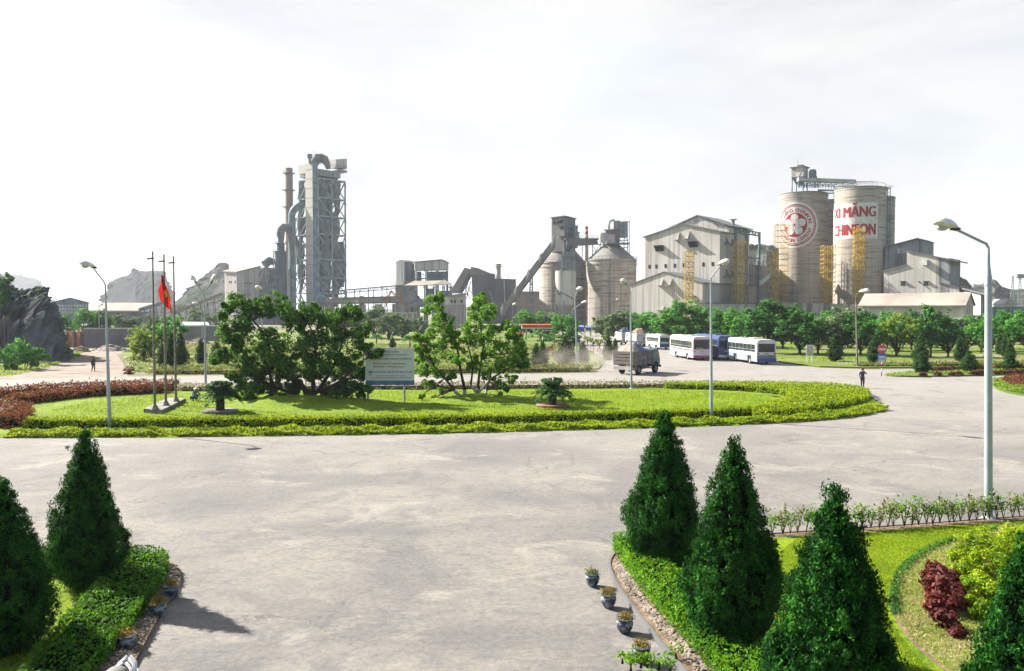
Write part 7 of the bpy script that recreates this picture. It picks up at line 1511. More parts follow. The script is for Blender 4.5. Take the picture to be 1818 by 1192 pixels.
def flag_pt(u, v, off=0.0):
    w = 0.66*(0.42+0.22*math.sin(v*3.0))*(0.35+0.65*min(1, v*1.6)); ph = u*13+v*1.5
    x = -.13+(u-.25)*w*1.45+0.05*math.sin(v*7+u*5)+.42*v*v*u; y = -.07-.10*math.sin(ph)*(0.4+u)-off
    z = topz-(topz-botz)*(v*(0.72+0.28*u))-0.12*u
    return (hx+x, Yf+y, z)
mb.v = [flag_pt(i/nu, j/nv) for j in range(nv+1) for i in range(nu+1)]
for j in range(nv):
    for i in range(nu): a = j*(nu+1)+i; mb.f.append((a, a+1, a+nu+2, a+nu+1)); mb.m.append(0)
mfr = surf('flag_red', (0.62, 0.012, 0.008), 0.7); n_, l_ = mfr.node_tree.nodes, mfr.node_tree.links; tr = n_.new('ShaderNodeBsdfTranslucent'); tr.inputs[0].default_value = (.42, .01, .006, 1); ms_ = n_.new('ShaderNodeMixShader'); ms_.inputs[0].default_value = .4; l_.new(n_['Principled BSDF'].outputs[0], ms_.inputs[1]); l_.new(tr.outputs[0], ms_.inputs[2]); l_.new(ms_.outputs[0], n_['Material Output'].inputs[0])
root = empty('flag', (0, 0, 0), 0, 'limp red flag with a yellow star hanging from the middle flagpole', 'flag')
mb.build('cloth', mfr, root, smooth=True)
st = MB(); cu_, cv_ = .68, .55; pts = []
for k in range(10): a = math.pi/2+k*math.pi/5; r_ = .26 if k % 2 == 0 else .11; pts.append((cu_+r_*math.cos(a)*1.1, cv_-r_*math.sin(a)*.62))
for k in range(10):
    a, b = pts[k], pts[(k+1) % 10]; G_ = [(cu_, cv_), a, b]
    N_ = 5; ids = {}
    for i in range(N_+1):
        for j in range(N_+1-i):
            u = (G_[0][0]*(N_-i-j)+a[0]*i+b[0]*j)/N_; v = (G_[0][1]*(N_-i-j)+a[1]*i+b[1]*j)/N_; ids[(i, j)] = len(st.v); st.v.append(flag_pt(u, v, .02))
    for i in range(N_):
        for j in range(N_-i):
            st.f.append((ids[(i, j)], ids[(i+1, j)], ids[(i, j+1)])); st.m.append(0)
            if i+j < N_-1: st.f.append((ids[(i+1, j)], ids[(i+1, j+1)], ids[(i, j+1)])); st.m.append(0)
st.build('star', surf('star_yellow', (.85, .62, .03), .6), root, smooth=True); rebase(root, (hx, Yf, botz))

# ================================================================ notice board
Yn = 58.2; root = empty('notice_board', (0, 0, 0), 0, 'large grey notice board with red lettering and blue foot band, between the trees', 'notice board')
m_bd = surf('board_grey', (0.74, 0.77, 0.68), 0.7, (0.66, 0.69, 0.61), 1.5, .35, .6); m_bb = surf('board_blue', (0.09, 0.24, 0.38), 0.6, (.07, .18, .3), 2, .35, .6)
x0, x1 = xt(648, Yn), xt(735, Yn); MB().box((x0, Yn, zt(676, Yn)), (x1, Yn+.08, zt(618, Yn))).build('panel', m_bd, root); MB().box((x0, Yn-.004, zt(684, Yn)), (x1, Yn+.084, zt(676, Yn)-.001)).build('foot_band', m_bb, root)
for x in (652, 717): MB().tube([(xt(x, Yn), Yn+.14, 0), (xt(x, Yn), Yn+.14, zt(620, Yn))], .075, 10).build('post', M['galv'], root, smooth=True)
m_dr = surf('lettering_red', (0.26, 0.02, 0.02), .7); m_db = surf('lettering_blue', (.03, .09, .25), .7)
def lines(root, Y_, rows, off=.006):
    for txt, xa, xb, y, h, mt in rows:
        v, f = text2d(txt, 1, .02); v = fit(v, xt(xa, Y_), xt(xb, Y_), zt(y+h, Y_), zt(y, Y_)); mb = MB(); mb.add([(a, Y_-off, b) for a, b in v], f); mb.build('lettering', mt, root)
lines(root, Yn, [('CHÍNH SÁCH CHẤT LƯỢNG', 660, 708, 621.6, 5.6, m_dr), ('DOANH NGHIỆP VÀ VỚI MỌI CẤP', 664, 721.5, 627.9, 3.6, m_db), ('ĐỐI ĐẦU, KHÁCH HÀNG LÀ THƯỢNG ĐẾ', 664, 730, 634.8, 4.6, m_dr),
  ('BẰNG SẢN PHẨM CHẤT LƯỢNG CÔNG VIỆC', 662, 720, 643.5, 4.4, m_dr), ('ĐỒNG NGHIỆP VỤ, CHẤT LƯỢNG DỊCH VỤ', 662, 717, 649, 4.4, m_dr), ('LÀM CHO KHÁCH HÀNG LUÔN THẤY YÊN TÂM VÀ THỎA MÃN', 656, 732, 658, 4.0, m_dr),
  ('XÂY DỰNG MÔI TRƯỜNG CHẤT LƯỢNG', 667, 719, 666, 2.6, m_dr), ('GIỮ VỮNG NIỀM TIN KHÁCH HÀNG QUA TỪNG SẢN PHẨM', 660, 729, 669.6, 2.6, m_dr)])
rebase(root, (xt(690, Yn), Yn, 0))
# no entry sign and blue sign
p = G(1565.5, 668, 0); Yn = p.y; root = empty('road_sign', (0, 0, 0), 0, 'no entry disc above a small blue sign on a red and white post', 'road sign')
H_ = zt(611, Yn)
for k in range(8): MB().tube([(p.x, Yn+.06, H_*k/8), (p.x, Yn+.06, H_*(k+1)/8)], .05, 8).build('post_band', M['white' if k % 2 else 'red'] if k < 5 else M['white'], root)
z = zt(620.5, Yn); r_ = .46
def vdisc(c, r_, y, n=28): return [(c[0]+r_*math.cos(2*math.pi*k/n), y, c[1]+r_*math.sin(2*math.pi*k/n)) for k in range(n)]
m_ne = surf('no_entry_red', (0.62, 0.07, 0.06), .5); MB().extr(vdisc((p.x, z), r_, Yn), (0, -.03, 0)).build('disc', m_ne, root); MB().box((p.x-.33, Yn-.045, z-.09), (p.x+.33, Yn-.0305, z+.09)).build('bar', M['white'], root)
m_sb = surf('sign_blue', (.03, .14, .42), .5); MB().box((p.x-.42, Yn-.03, zt(642, Yn)), (p.x+.40, Yn, zt(627.5, Yn))).build('blue_plate', m_sb, root)
mb = MB(); zb = zt(641, Yn); mb.box((p.x-.34, Yn-.04, zb), (p.x+.32, Yn-.0305, zb+.5)); mb.build('white_panel', M['white'], root)
mb = MB(); [mb.box((p.x-.28+k*.2, Yn-.048, zb+.08), (p.x-.18+k*.2, Yn-.0405, zb+.36)) for k in range(3)]; mb.build('symbol', m_sb, root)
rebase(root, (p.x, p.y, 0)); root['label'] = 'round no entry sign above a small blue sign on a banded post'
# small white notice
Yn = G(1438, 646).y; root = empty('notice_sign', (0, 0, 0), 0, 'small white notice with orange red lettering on two legs on the right lawn', 'notice')
MB().box((xt(1432, Yn), Yn, zt(632, Yn)), (xt(1445, Yn), Yn+.05, zt(612.5, Yn))).build('panel', M['white'], root)
for x in (1434.5, 1443): MB().bar((xt(x, Yn), Yn+.08, 0), (xt(x, Yn), Yn+.08, zt(613, Yn)), .07).build('leg', M['white'], root)
m_ol = surf('lettering_orange', (.60, .16, .08), .7); lines(root, Yn, [('CẤM', 1434, 1443, 614.5, 3, m_ol), ('ĐỖ XE', 1433.5, 1443.5, 619, 3, m_ol), ('TRÊN CỎ', 1433.5, 1443.5, 623.5, 3, m_ol), ('P.HC', 1435, 1442, 628, 2.4, m_ol)]); rebase(root, (xt(1438, Yn), Yn, 0))

# ================================================================ pots
m_pt = surf('glazed_pot', (0.26, 0.29, 0.31), 0.3, (0.03, 0.05, 0.09), 6.5, .47, .55, 5, (1, 1, 1.2))
m_pb = surf('glazed_pot_rim', (0.12, 0.17, 0.24), 0.3)
def pot(px, py, label, group, seed, dark=False, s=1.0):
    rg = np.random.default_rng(seed); root = empty('potted_plant', G(px, py, 0.0), rg.uniform(0, 6), label, 'potted plant', group)
    b = MB().lathe((0, 0, 0), [(.10, 0), (.11, .02), (.17, .12), (.195, .21), (.185, .27), (.16, .295), (.19, .32), (.19, .335), (.16, .335), (.15, .26)], 24).build('pot', m_pt, root, smooth=True); MB().lathe((0, 0, 0), [(.192, .318), (.197, .325), (.197, .34), (.165, .342)], 24).build('rim', m_pb, b, smooth=True)
    MB().lathe((0, 0, 0), [(.001, .255), (.155, .258)], 16).build('soil', M['soil'], root)
    k = 380; d = unit(rg.normal(0, 1, (k, 3))); d[:, 2] = np.abs(d[:, 2])*.8+.1; P = d*rg.uniform(.3, 1, (k, 1))*np.array([.25, .25, .2])+[0, 0, .32]; core = MB()
    for _ in range(12): a, b_ = rg.uniform(0, 6.28), rg.uniform(.05, .2); core.tube([(0, 0, .26), (math.cos(a)*b_, math.sin(a)*b_, rg.uniform(.4, .5))], [.008, .004], 4)
    leaf_mesh('plant', P, d+[0, 0, .3], .048, .5, [L['potleaf'] if not dark else L['olive'], M['bark']], .7, root, core=core, rng=rg, up=.6); root.scale = (s*.92, s*.92, s*.92); return root
for i, (x, y, dk, wh) in enumerate([(1051.5, 1041, True, 'farthest of the row on the right'), (1080, 1079, False, 'second of the row on the right'), (1109, 1124, False, 'third of the row on the right'), (1138, 1176, False, 'nearest of the row on the right, partly behind shoots')]):
    pot(x, y, 'blue and white glazed pot, '+wh, 'glazed pots along the beds', 100+i, dk)
for i, (x, y, wh) in enumerate([(305, 1063, 'farthest, in the shadow of the left cypress'), (281, 1096, 'in the shadow beside the left hedge, second'), (225, 1155, 'darkest, near the shoe')]):
    pot(x, y, 'glazed pot at the left bed, '+wh, 'glazed pots along the beds', 110+i)

# ================================================================ buses
def wheel(root, x, y, r_=.48, w=.26, side=1, rim='steel_pale'):
    t = MB(); n = 22; prof = [(r_*.55, 0), (r_*.92, 0), (r_, w*.2), (r_, w*.8), (r_*.92, w), (r_*.55, w)]; P = []; F = []
    for a, b in prof:
        for k in range(n): an = 2*math.pi*k/n; P.append((x+a*math.cos(an), y+side*(-b), r_+a*math.sin(an)))
    for i in range(len(prof)): j = (i+1) % len(prof); F += [(i*n+k, i*n+(k+1) % n, j*n+(k+1) % n, j*n+k) for k in range(n)]
    wh = MB().add(P, F).build('wheel', M['tyre'], root, smooth=True)
    P = []; F = []; pr = [(r_*.56, .03), (r_*.5, .05), (r_*.2, .09), (r_*.18, .02), (.001, .02)]
    for a, b in pr:
        for k in range(n): an = 2*math.pi*k/n; P.append((x+a*math.cos(an), y-side*b, r_+a*math.sin(an)))
    for i in range(len(pr)-1): F += [(i*n+k, i*n+(k+1) % n, (i+1)*n+(k+1) % n, (i+1)*n+k) for k in range(n)]
    MB().add(P, F).build('rim', M[rim], wh, smooth=True)
def bus(label, L_, W_, H_, upper, skirt, rear, wins, zw=(1.55, 2.45), group='buses parked at the side road', wheels=(.24, .72), split=.0, rearhi=None, stripe=None, zs=1.05, plate=None, rearlow=None, rims='steel_pale', r_=.48):
    root = empty('bus', (0, 0, 0), 0, label, 'bus', group); hw = W_/2; z0 = .38
    prof = [(-hw, zs), (hw, zs), (hw, H_-.45), (hw-.10, H_-.12), (hw-.38, H_), (-hw+.38, H_), (-hw+.10, H_-.12), (-hw, H_-.45)]
    mb = MB(); mb.extr([(0, y, z) for y, z in prof], (L_, 0, 0)); mb.build('body', upper, root)
    mb = MB(); cuts = []
    xs = [L_*w for w in wheels]; a = 0.0; mb.box((.02, -hw+.18, z0), (L_-.02, hw-.18, zs-.001))
    for xw in xs+[L_]:
        e = xw-.58 if xw < L_ else L_
        for s_ in (-1, 1): mb.box((a, s_*hw-(.16 if s_ > 0 else 0), z0), (e, s_*hw+(.16 if s_ < 0 else 0), zs))
        a = xw+.58
    for xw in xs:
        for s_ in (-1, 1): mb.box((xw-.58, s_*hw-(.16 if s_ > 0 else 0), zs-.12), (xw+.58, s_*hw+(.16 if s_ < 0 else 0), zs))
    mb.build('skirt', skirt, root)
    for xw in xs:
        for s_ in (-1, 1): wheel(root, xw, s_*(hw-.04), r_, .26, s_, rims)
    n = wins; x0_, x1_ = .55, L_-.35
    for s_ in (-1, 1):
        for k in range(n):
            a, b = x0_+(x1_-x0_)*k/n+.035, x0_+(x1_-x0_)*(k+1)/n-.035; y = s_*hw; 
            w_ = MB().box((a, min(y, y+s_*.012), zw[0]), (b, max(y, y+s_*.012), zw[1])).build('window', M['glass'], root)
            MB().box((a-.02, min(y, y+s_*.022), zw[0]+(zw[1]-zw[0])*.3), (b+.02, max(y, y+s_*.022), zw[0]+(zw[1]-zw[0])*.3+.03)).build('window_rail', M['steel_pale'], w_)
    if rear: MB().box((-.02, -hw+.03, rearlow or zs+.02), (-.001, hw-.03, rearhi or H_-.35)).build('rear_panel', rear, root)
    MB().box((-.035, -hw+.18, zw[0]+.02), (-.0205, hw-.18, H_-.5)).build('rear_window', M['glass'], root)
    MB().box((L_, -hw+.15, zw[0]-.2), (L_+.015, hw-.15, H_-.4)).build('windscreen', M['glass'], root)
    MB().box((-.12, -hw+.02, z0-.02), (-.001, hw-.02, z0+.30)).build('rear_bumper', skirt if rearlow is None else rear, root)
    for s_ in (-1, 1):
        MB().box((-.05, s_*(hw-.16)-.13, zs+.12), (-.0205, s_*(hw-.16)+.13, zs+.27)).build('tail_light', M['red'] if s_ < 3 else None, root)
        MB().bar((L_-.1, s_*hw, H_-.6), (L_+.35, s_*(hw+.2), H_-.7), .04).box((L_+.28, s_*(hw+.2)-.06, H_-1.15), (L_+.36, s_*(hw+.2)+.14, H_-.7)).build('mirror', M['black'], root)
    MB().box((-.05, -.32, zs+.10), (-.021, .32, zs+.30)).build('number_plate', M['white'], root)
    if plate: 
        v, f = text2d(plate, 1, .03); v = fit(v, .26, -.26, zs+.13, zs+.27); MB().add([(-.056, y, z) for y, z in v], f).build('lettering', M['black'], root)
    MB().obox((L_*.35, 0, H_), (1.5, 1.1, .14), 0, True).obox((L_*.75, 0, H_), (.8, .8, .09), 0, True).build('roof_hatch', upper, root)
    if stripe: 
        for s_ in (-1, 1): y = s_*hw; MB().box((.02, min(y, y+s_*.008), stripe[1]), (L_-1.2, max(y, y+s_*.008), stripe[2])).build('stripe', stripe[0], root)
    return root
pw = surf('bus_white', (.70, .70, .68), .35, (.58, .57, .55), .8, .3, .6); pg = surf('bus_grey', (.36, .40, .46), .4, (.26, .30, .37), 1.2, .35, .6); pn_ = surf('bus_navy', (.03, .07, .26), .4); pp = surf('bus_purple', (.32, .035, .12), .35); plv = surf('bus_lavender', (.62, .60, .68), .4, (.48, .46, .60), .5, .4, .6)
pbl = surf('bus_blue', (.04, .085, .25), .35, (.03, .055, .15), .7, .35, .6); prs = surf('bus_red', (.55, .06, .09), .4)
def setv(o, a, hd): o.location = (a[0], a[1], 0.0); o.rotation_euler = (0, 0, math.atan2(hd[1], hd[0]))
def rearleft(rl, W_, hd):   # centre of the rear from its left corner
    h = Vector((hd[0], hd[1])).normalized(); r_ = Vector((h.y, -h.x)); return (rl[0]+r_.x*W_/2, rl[1]+r_.y*W_/2)
b4 = bus('white bus with blue grey skirt and navy foot, nearest and rightmost', 10.0, 2.45, 3.1, pw, pg, pw, 7, (1.55, 2.5), plate='29N-0438', zs=1.2); setv(b4, rearleft((30.1, 100.3), 2.45, (-.10, .995)), (-.10, .995))
MB().box((-.15, -1.23, .33), (-.121, 1.23, .78)).build('navy_foot', pn_, b4); MB().box((-.045, -1.15, .80), (-.0205, 1.15, 1.22)).build('engine_grille', M['steel_grey'], b4)
b2 = bus('white and lavender coach with a purple rear, left of the big buses', 11.0, 2.4, 3.2, pw, plv, pp, 8, (1.6, 2.55), plate='16H-0916', stripe=(prs, 1.28, 1.45), zs=1.0, rearlow=1.5); setv(b2, rearleft((24.2, 109), 2.4, (-.09, .995)), (-.09, .995))
MB().box((-.045, -1.1, .62), (-.0205, 1.1, 1.36)).build('rear_hatch', pw, b2); v, f = text2d('HẢI PHÒNG', 1, .02); MB().add([(-.06, y, z) for y, z in fit(v, .75, -.1, 1.58, 1.78)], f).build('lettering', M['white'], b2)
b3 = bus('deep blue bus in the gap between the two white ones', 10.5, 2.45, 3.3, pbl, pbl, pbl, 7, (1.65, 2.65), zs=1.0); setv(b3, rearleft((27.9, 110.3), 2.45, (-.10, .995)), (-.10, .995)); MB().box((-.16, -1.23, .4), (-.121, 1.23, .7)).build('white_bumper', pw, b3)
b1 = bus('small white minibus with a navy foot, leftmost and farthest', 6.2, 2.0, 2.55, pw, pw, None, 5, (1.35, 2.05), zs=.95, r_=.36); setv(b1, rearleft((25.3, 140), 2.0, (-.22, .97)), (-.22, .97)); MB().box((-.14, -1.0, .4), (-.0205, 1.0, .98)).build('navy_foot', pn_, b1)

# ================================================================ lorry
def truck(label, cabm, bedm, load=True, group=None, name='truck'):
    root = empty(name, (0, 0, 0), 0, label, 'truck', group); r_ = .5
    mb = MB(); mb.box((0, -.45, .62), (5.6, -.3, .85)).box((0, .3, .62), (5.6, .45, .85)); [mb.box((x, -.3, .66), (x+.12, .3, .8)) for x in (.3, 1.4, 2.6, 3.8, 5.2)]; mb.tube([(1.15, -.9, .5), (1.15, .9, .5)], .09, 8); mb.ball((1.15, 0, .5), .24); mb.tube([(4.75, -.9, .5), (4.75, .9, .5)], .07, 8); mb.box((2.2, -1.0, .55), (3.1, -.5, .95)); mb.build('chassis', M['dusty_dark'], root)
    for x in (1.15, 4.75):
        for s_ in (-1, 1): wheel(root, x, s_*1.12, r_, .3, s_, 'dusty')
    mb = MB(); mb.box((-.15, -1.18, 1.0), (3.75, 1.18, 1.14)); 
    for s_ in (-1, 1):
        for k in range(4): mb.box((-.15, s_*1.18-.04, 1.15+k*.34), (3.75, s_*1.18+.04, 1.15+k*.34+.30))
        for k in range(5): x = -.1+k*.93; mb.box((x, s_*1.24-.05, 1.0), (x+.08, s_*1.24+.05, 2.5))
    for x in (-.19, 3.71):
        for k in range(4): mb.box((x, -1.14, 1.15+k*.34), (x+.08, 1.14, 1.15+k*.34+.28))
    mb.build('cargo_bed', bedm, root)
    for s_ in (-1, 1):
        mb = MB(); pts = [Vector((1.15+.62*math.cos(math.pi*k/8), 0, .5+.66*math.sin(math.pi*k/8))) for k in range(9)]
        for a, b in zip(pts, pts[1:]): mb.extr([(a.x, s_*1.16, a.z), (b.x, s_*1.16, b.z), (b.x, s_*1.16, b.z+.04), (a.x, s_*1.16, a.z+.04)], (0, -s_*.35, 0))
        mb.build('mudguard', M['dusty'], root)
    MB().box((-.35, -1.1, .55), (-.2, 1.1, .9)).build('tail_board', M['white_conc'], root)
    # cab: rounded, set behind an arched front wheel
    hw = 1.08; sp_ = [(3.95, .8), (4.25, .8), (4.32, 1.02), (4.5, 1.17), (4.75, 1.22), (5.0, 1.17), (5.2, 1.02), (5.27, .75), (5.72, .75), (5.74, 1.25), (5.66, 1.62), (5.5, 2.05), (5.33, 2.42), (5.15, 2.55), (4.8, 2.6), (4.2, 2.6), (4.02, 2.52), (3.95, 2.3)]
    from mathutils.geometry import tessellate_polygon as tp
    P = []; ys = [-hw, -hw+.1, hw-.1, hw]; ins = [.08, 0, 0, .08]; n = len(sp_); cx, cz = 4.85, 1.7; mb = MB()
    for y, i_ in zip(ys, ins): P += [(cx+(x-cx)*(1-i_*.6), y, cz+(z-cz)*(1-i_*.6)) for x, z in sp_]
    F = [(j*n+k, j*n+(k+1) % n, (j+1)*n+(k+1) % n, (j+1)*n+k) for j in range(3) for k in range(n)]
    tri = tp([[Vector((x, z, 0)) for x, z in sp_]]); F += [tuple(t) for t in tri]+[tuple(3*n+i for i in reversed(t)) for t in tri]
    mb.add(P, F).build('cab', cabm, root, smooth=True)
    mg = surf('cab_glass', (.35, .38, .36), .15, (.12, .15, .15), 2)
    for s_ in (-1, 1):
        y = s_*(hw+.005); w_ = MB().extr([(4.25, y, 1.68), (4.83, y, 1.68), (4.83, y, 2.28), (4.45, y, 2.34), (4.25, y, 2.3)], (0, s_*.012, 0)).build('side_window', mg, root); MB().extr([(4.9, y, 1.68), (5.38, y, 1.68), (5.2, y, 2.1), (5.05, y, 2.25), (4.9, y, 2.28)], (0, s_*.012, 0)).build('side_window', mg, root)
        MB().box((4.15, y-.02, .9), (4.17, y+.02, 1.6)).box((4.3, y-.03, 1.5), (4.45, y+.03, 1.54)).build('door_handle', M['black'], root)
        MB().ball((5.72, s_*.8, 1.0), (.06, .13, .13)).build('headlight', M['lens'], root)
    MB().extr([(5.665, -.9, 1.7), (5.665, .9, 1.7), (5.40, .85, 2.33), (5.40, -.85, 2.33)], (.02, 0, .008)).build('windscreen', mg, root)
    MB().box((5.74, -1.12, .58), (5.9, 1.12, .8)).build('bumper', M['black'], root)
    return root
m_teal = surf('cab_teal', (.05, .165, .185), .5, (.035, .11, .125), 2, .35, .6); m_bed = surf('cargo_planks', (.29, .25, .225), .9, (.16, .14, .13), 1.5, .35, .6, 6, (.4, 1, 3))
tr_ = truck('dusty lorry with teal cab, heaped with grey aggregate under a part blue sheet', m_teal, m_bed); hd = Vector((.62, .785)); rw = Vector((13.26, 84.9)); side = Vector((.785, -.62)); oc = rw-side*1.1-hd*1.15
tr_.location = (oc.x, oc.y, 0); tr_.rotation_euler = (0, 0, math.atan2(hd.y, hd.x))
def heapmesh(x0, x1, hw, z0, h, pk=.35, n=22, seed=1, sc=.1):
    mb = MB(); rg = np.random.default_rng(seed)
    for i in range(n+1):
        for j in range(n+1):
            u, v = i/n, j/n; x = x0+(x1-x0)*u; y = -hw+2*hw*v; e = min(u/pk, (1-u)/(1-pk), 1)**.8*min(1, 4*v*(1-v)+.12); mb.v.append((x, y, z0+h*e+sc*mn.fractal(Vector((x*1.3, y*1.3, seed)), .8, 2, 4)))
    for i in range(n):
        for j in range(n): a = i*(n+1)+j; mb.f.append((a, a+1, a+n+2, a+n+1)); mb.m.append(0)
    return mb
agg = surf('aggregate', (.44, .37, .31), .95, (.28, .23, .19), 2.0, .35, .6, 8, bump=1, bscale=12)
o = heapmesh(-.1, 3.65, 1.1, 2.3, 1.05, .38).build('load', agg, tr_, smooth=True)
o = heapmesh(1.15, 3.72, 1.13, 2.42, .95, .12, seed=4, sc=.12).build('tarpaulin', m_bl, tr_, smooth=True)
v, f = text2d('16K-2916', 1, .02); MB().add([(x, -1.245, z) for x, z in fit(v, 1.35, 2.35, 1.62, 1.86)], f).build('lettering', M['white_conc'], tr_)
t2 = truck('small lorry with a brown tarpaulin heap, behind the minibus', M['white'], M['white'], name='truck'); t2.location = (24.3, 152, 0); t2.rotation_euler = (0, 0, math.radians(105)); heapmesh(0, 3.7, 1.15, 2.4, 1.1, seed=8, sc=.3).build('tarpaulin', M['rusty'], t2, smooth=True)
t3 = copy_tree(t2); t3['label'] = 'lorry with a dark covered load, beyond the heap of the dusty lorry'; t3.location = (22.4, 158, 0); t3.rotation_euler = (0, 0, math.radians(98))
for ch in t3.children:
    if ch.name.startswith('tarpaulin'): ch.data = ch.data.copy(); ch.data.materials[0] = surf('dark_tarp', (.035, .05, .09), .6)
# dust kicked up behind the lorry
dm = bpy.data.materials.new('dust'); dm.use_nodes = True; dn, dl = dm.node_tree.nodes, dm.node_tree.links; dn.remove(dn['Principled BSDF'])
pv_ = dn.new('ShaderNodeVolumePrincipled'); pv_.inputs['Color'].default_value = (.86, .78, .68, 1); pv_.inputs['Anisotropy'].default_value = .3; tcd = dn.new('ShaderNodeTexCoord')
# density fades to the edge of the puff, torn by noise
ln_ = dn.new('ShaderNodeVectorMath'); ln_.operation = 'LENGTH'; mpd = dn.new('ShaderNodeMapping'); mpd.inputs['Location'].default_value = (-1, -1, -1); mpd.inputs['Scale'].default_value = (2, 2, 2); dl.new(tcd.outputs['Generated'], mpd.inputs[0]); dl.new(mpd.outputs[0], ln_.inputs[0])
fall = dn.new('ShaderNodeMapRange'); dl.new(ln_.outputs['Value'], fall.inputs[0]); fall.inputs[1].default_value = 1.0; fall.inputs[2].default_value = .1; fall.inputs[3].default_value = 0; fall.inputs[4].default_value = 1
nn_ = dn.new('ShaderNodeTexNoise'); nn_.inputs['Scale'].default_value = .55; nn_.inputs['Detail'].default_value = 4; dl.new(tcd.outputs['Object'], nn_.inputs['Vector'])
nr_ = dn.new('ShaderNodeMapRange'); dl.new(nn_.outputs['Fac'], nr_.inputs[0]); nr_.inputs[1].default_value = .38; nr_.inputs[2].default_value = .7; nr_.inputs[3].default_value = 0; nr_.inputs[4].default_value = .22
md = dn.new('ShaderNodeMath'); md.operation = 'MULTIPLY'; dl.new(fall.outputs[0], md.inputs[0]); dl.new(nr_.outputs[0], md.inputs[1]); dl.new(md.outputs[0], pv_.inputs['Density']); dl.new(pv_.outputs[0], dn['Material Output'].inputs['Volume'])
pd_ = G(1030, 656); o = MB().ball((0, 0, 0), (8.5, 4.0, 2.2), 20, 12).build('dust', dm, loc=(pd_.x+1.0, pd_.y-2.0, 1.0)); tag(o, 'pale dust trailing over the road behind the dusty lorry', None, None, 'stuff')

# ================================================================ people
def skin(name, joints, edges, mat, parent, lvl=2):
    me = bpy.data.meshes.new(name); me.from_pydata([j[0] for j in joints], edges, []); o = bpy.data.objects.new(name, me); C.objects.link(o)
    sk = o.modifiers.new('s', 'SKIN'); sk.use_smooth_shade = True; ss = o.modifiers.new('u', 'SUBSURF'); ss.levels = lvl; ss.render_levels = lvl
    for i, (_, r_) in enumerate(joints): me.skin_vertices[0].data[i].radius = r_ if isinstance(r_, tuple) else (r_, r_)
    me.skin_vertices[0].data[0].use_root = True
    dg = bpy.context.evaluated_depsgraph_get(); dg.update(); m2 = bpy.data.meshes.new_from_object(o.evaluated_get(dg)); m2.name = name; m2.materials.clear(); m2.materials.append(mat)
    bpy.data.objects.remove(o); o = bpy.data.objects.new(name, m2); C.objects.link(o); o.parent = parent; return o
SK = surf('skin', (.36, .20, .13), .6); HR = surf('hair', (.015, .012, .01), .6)
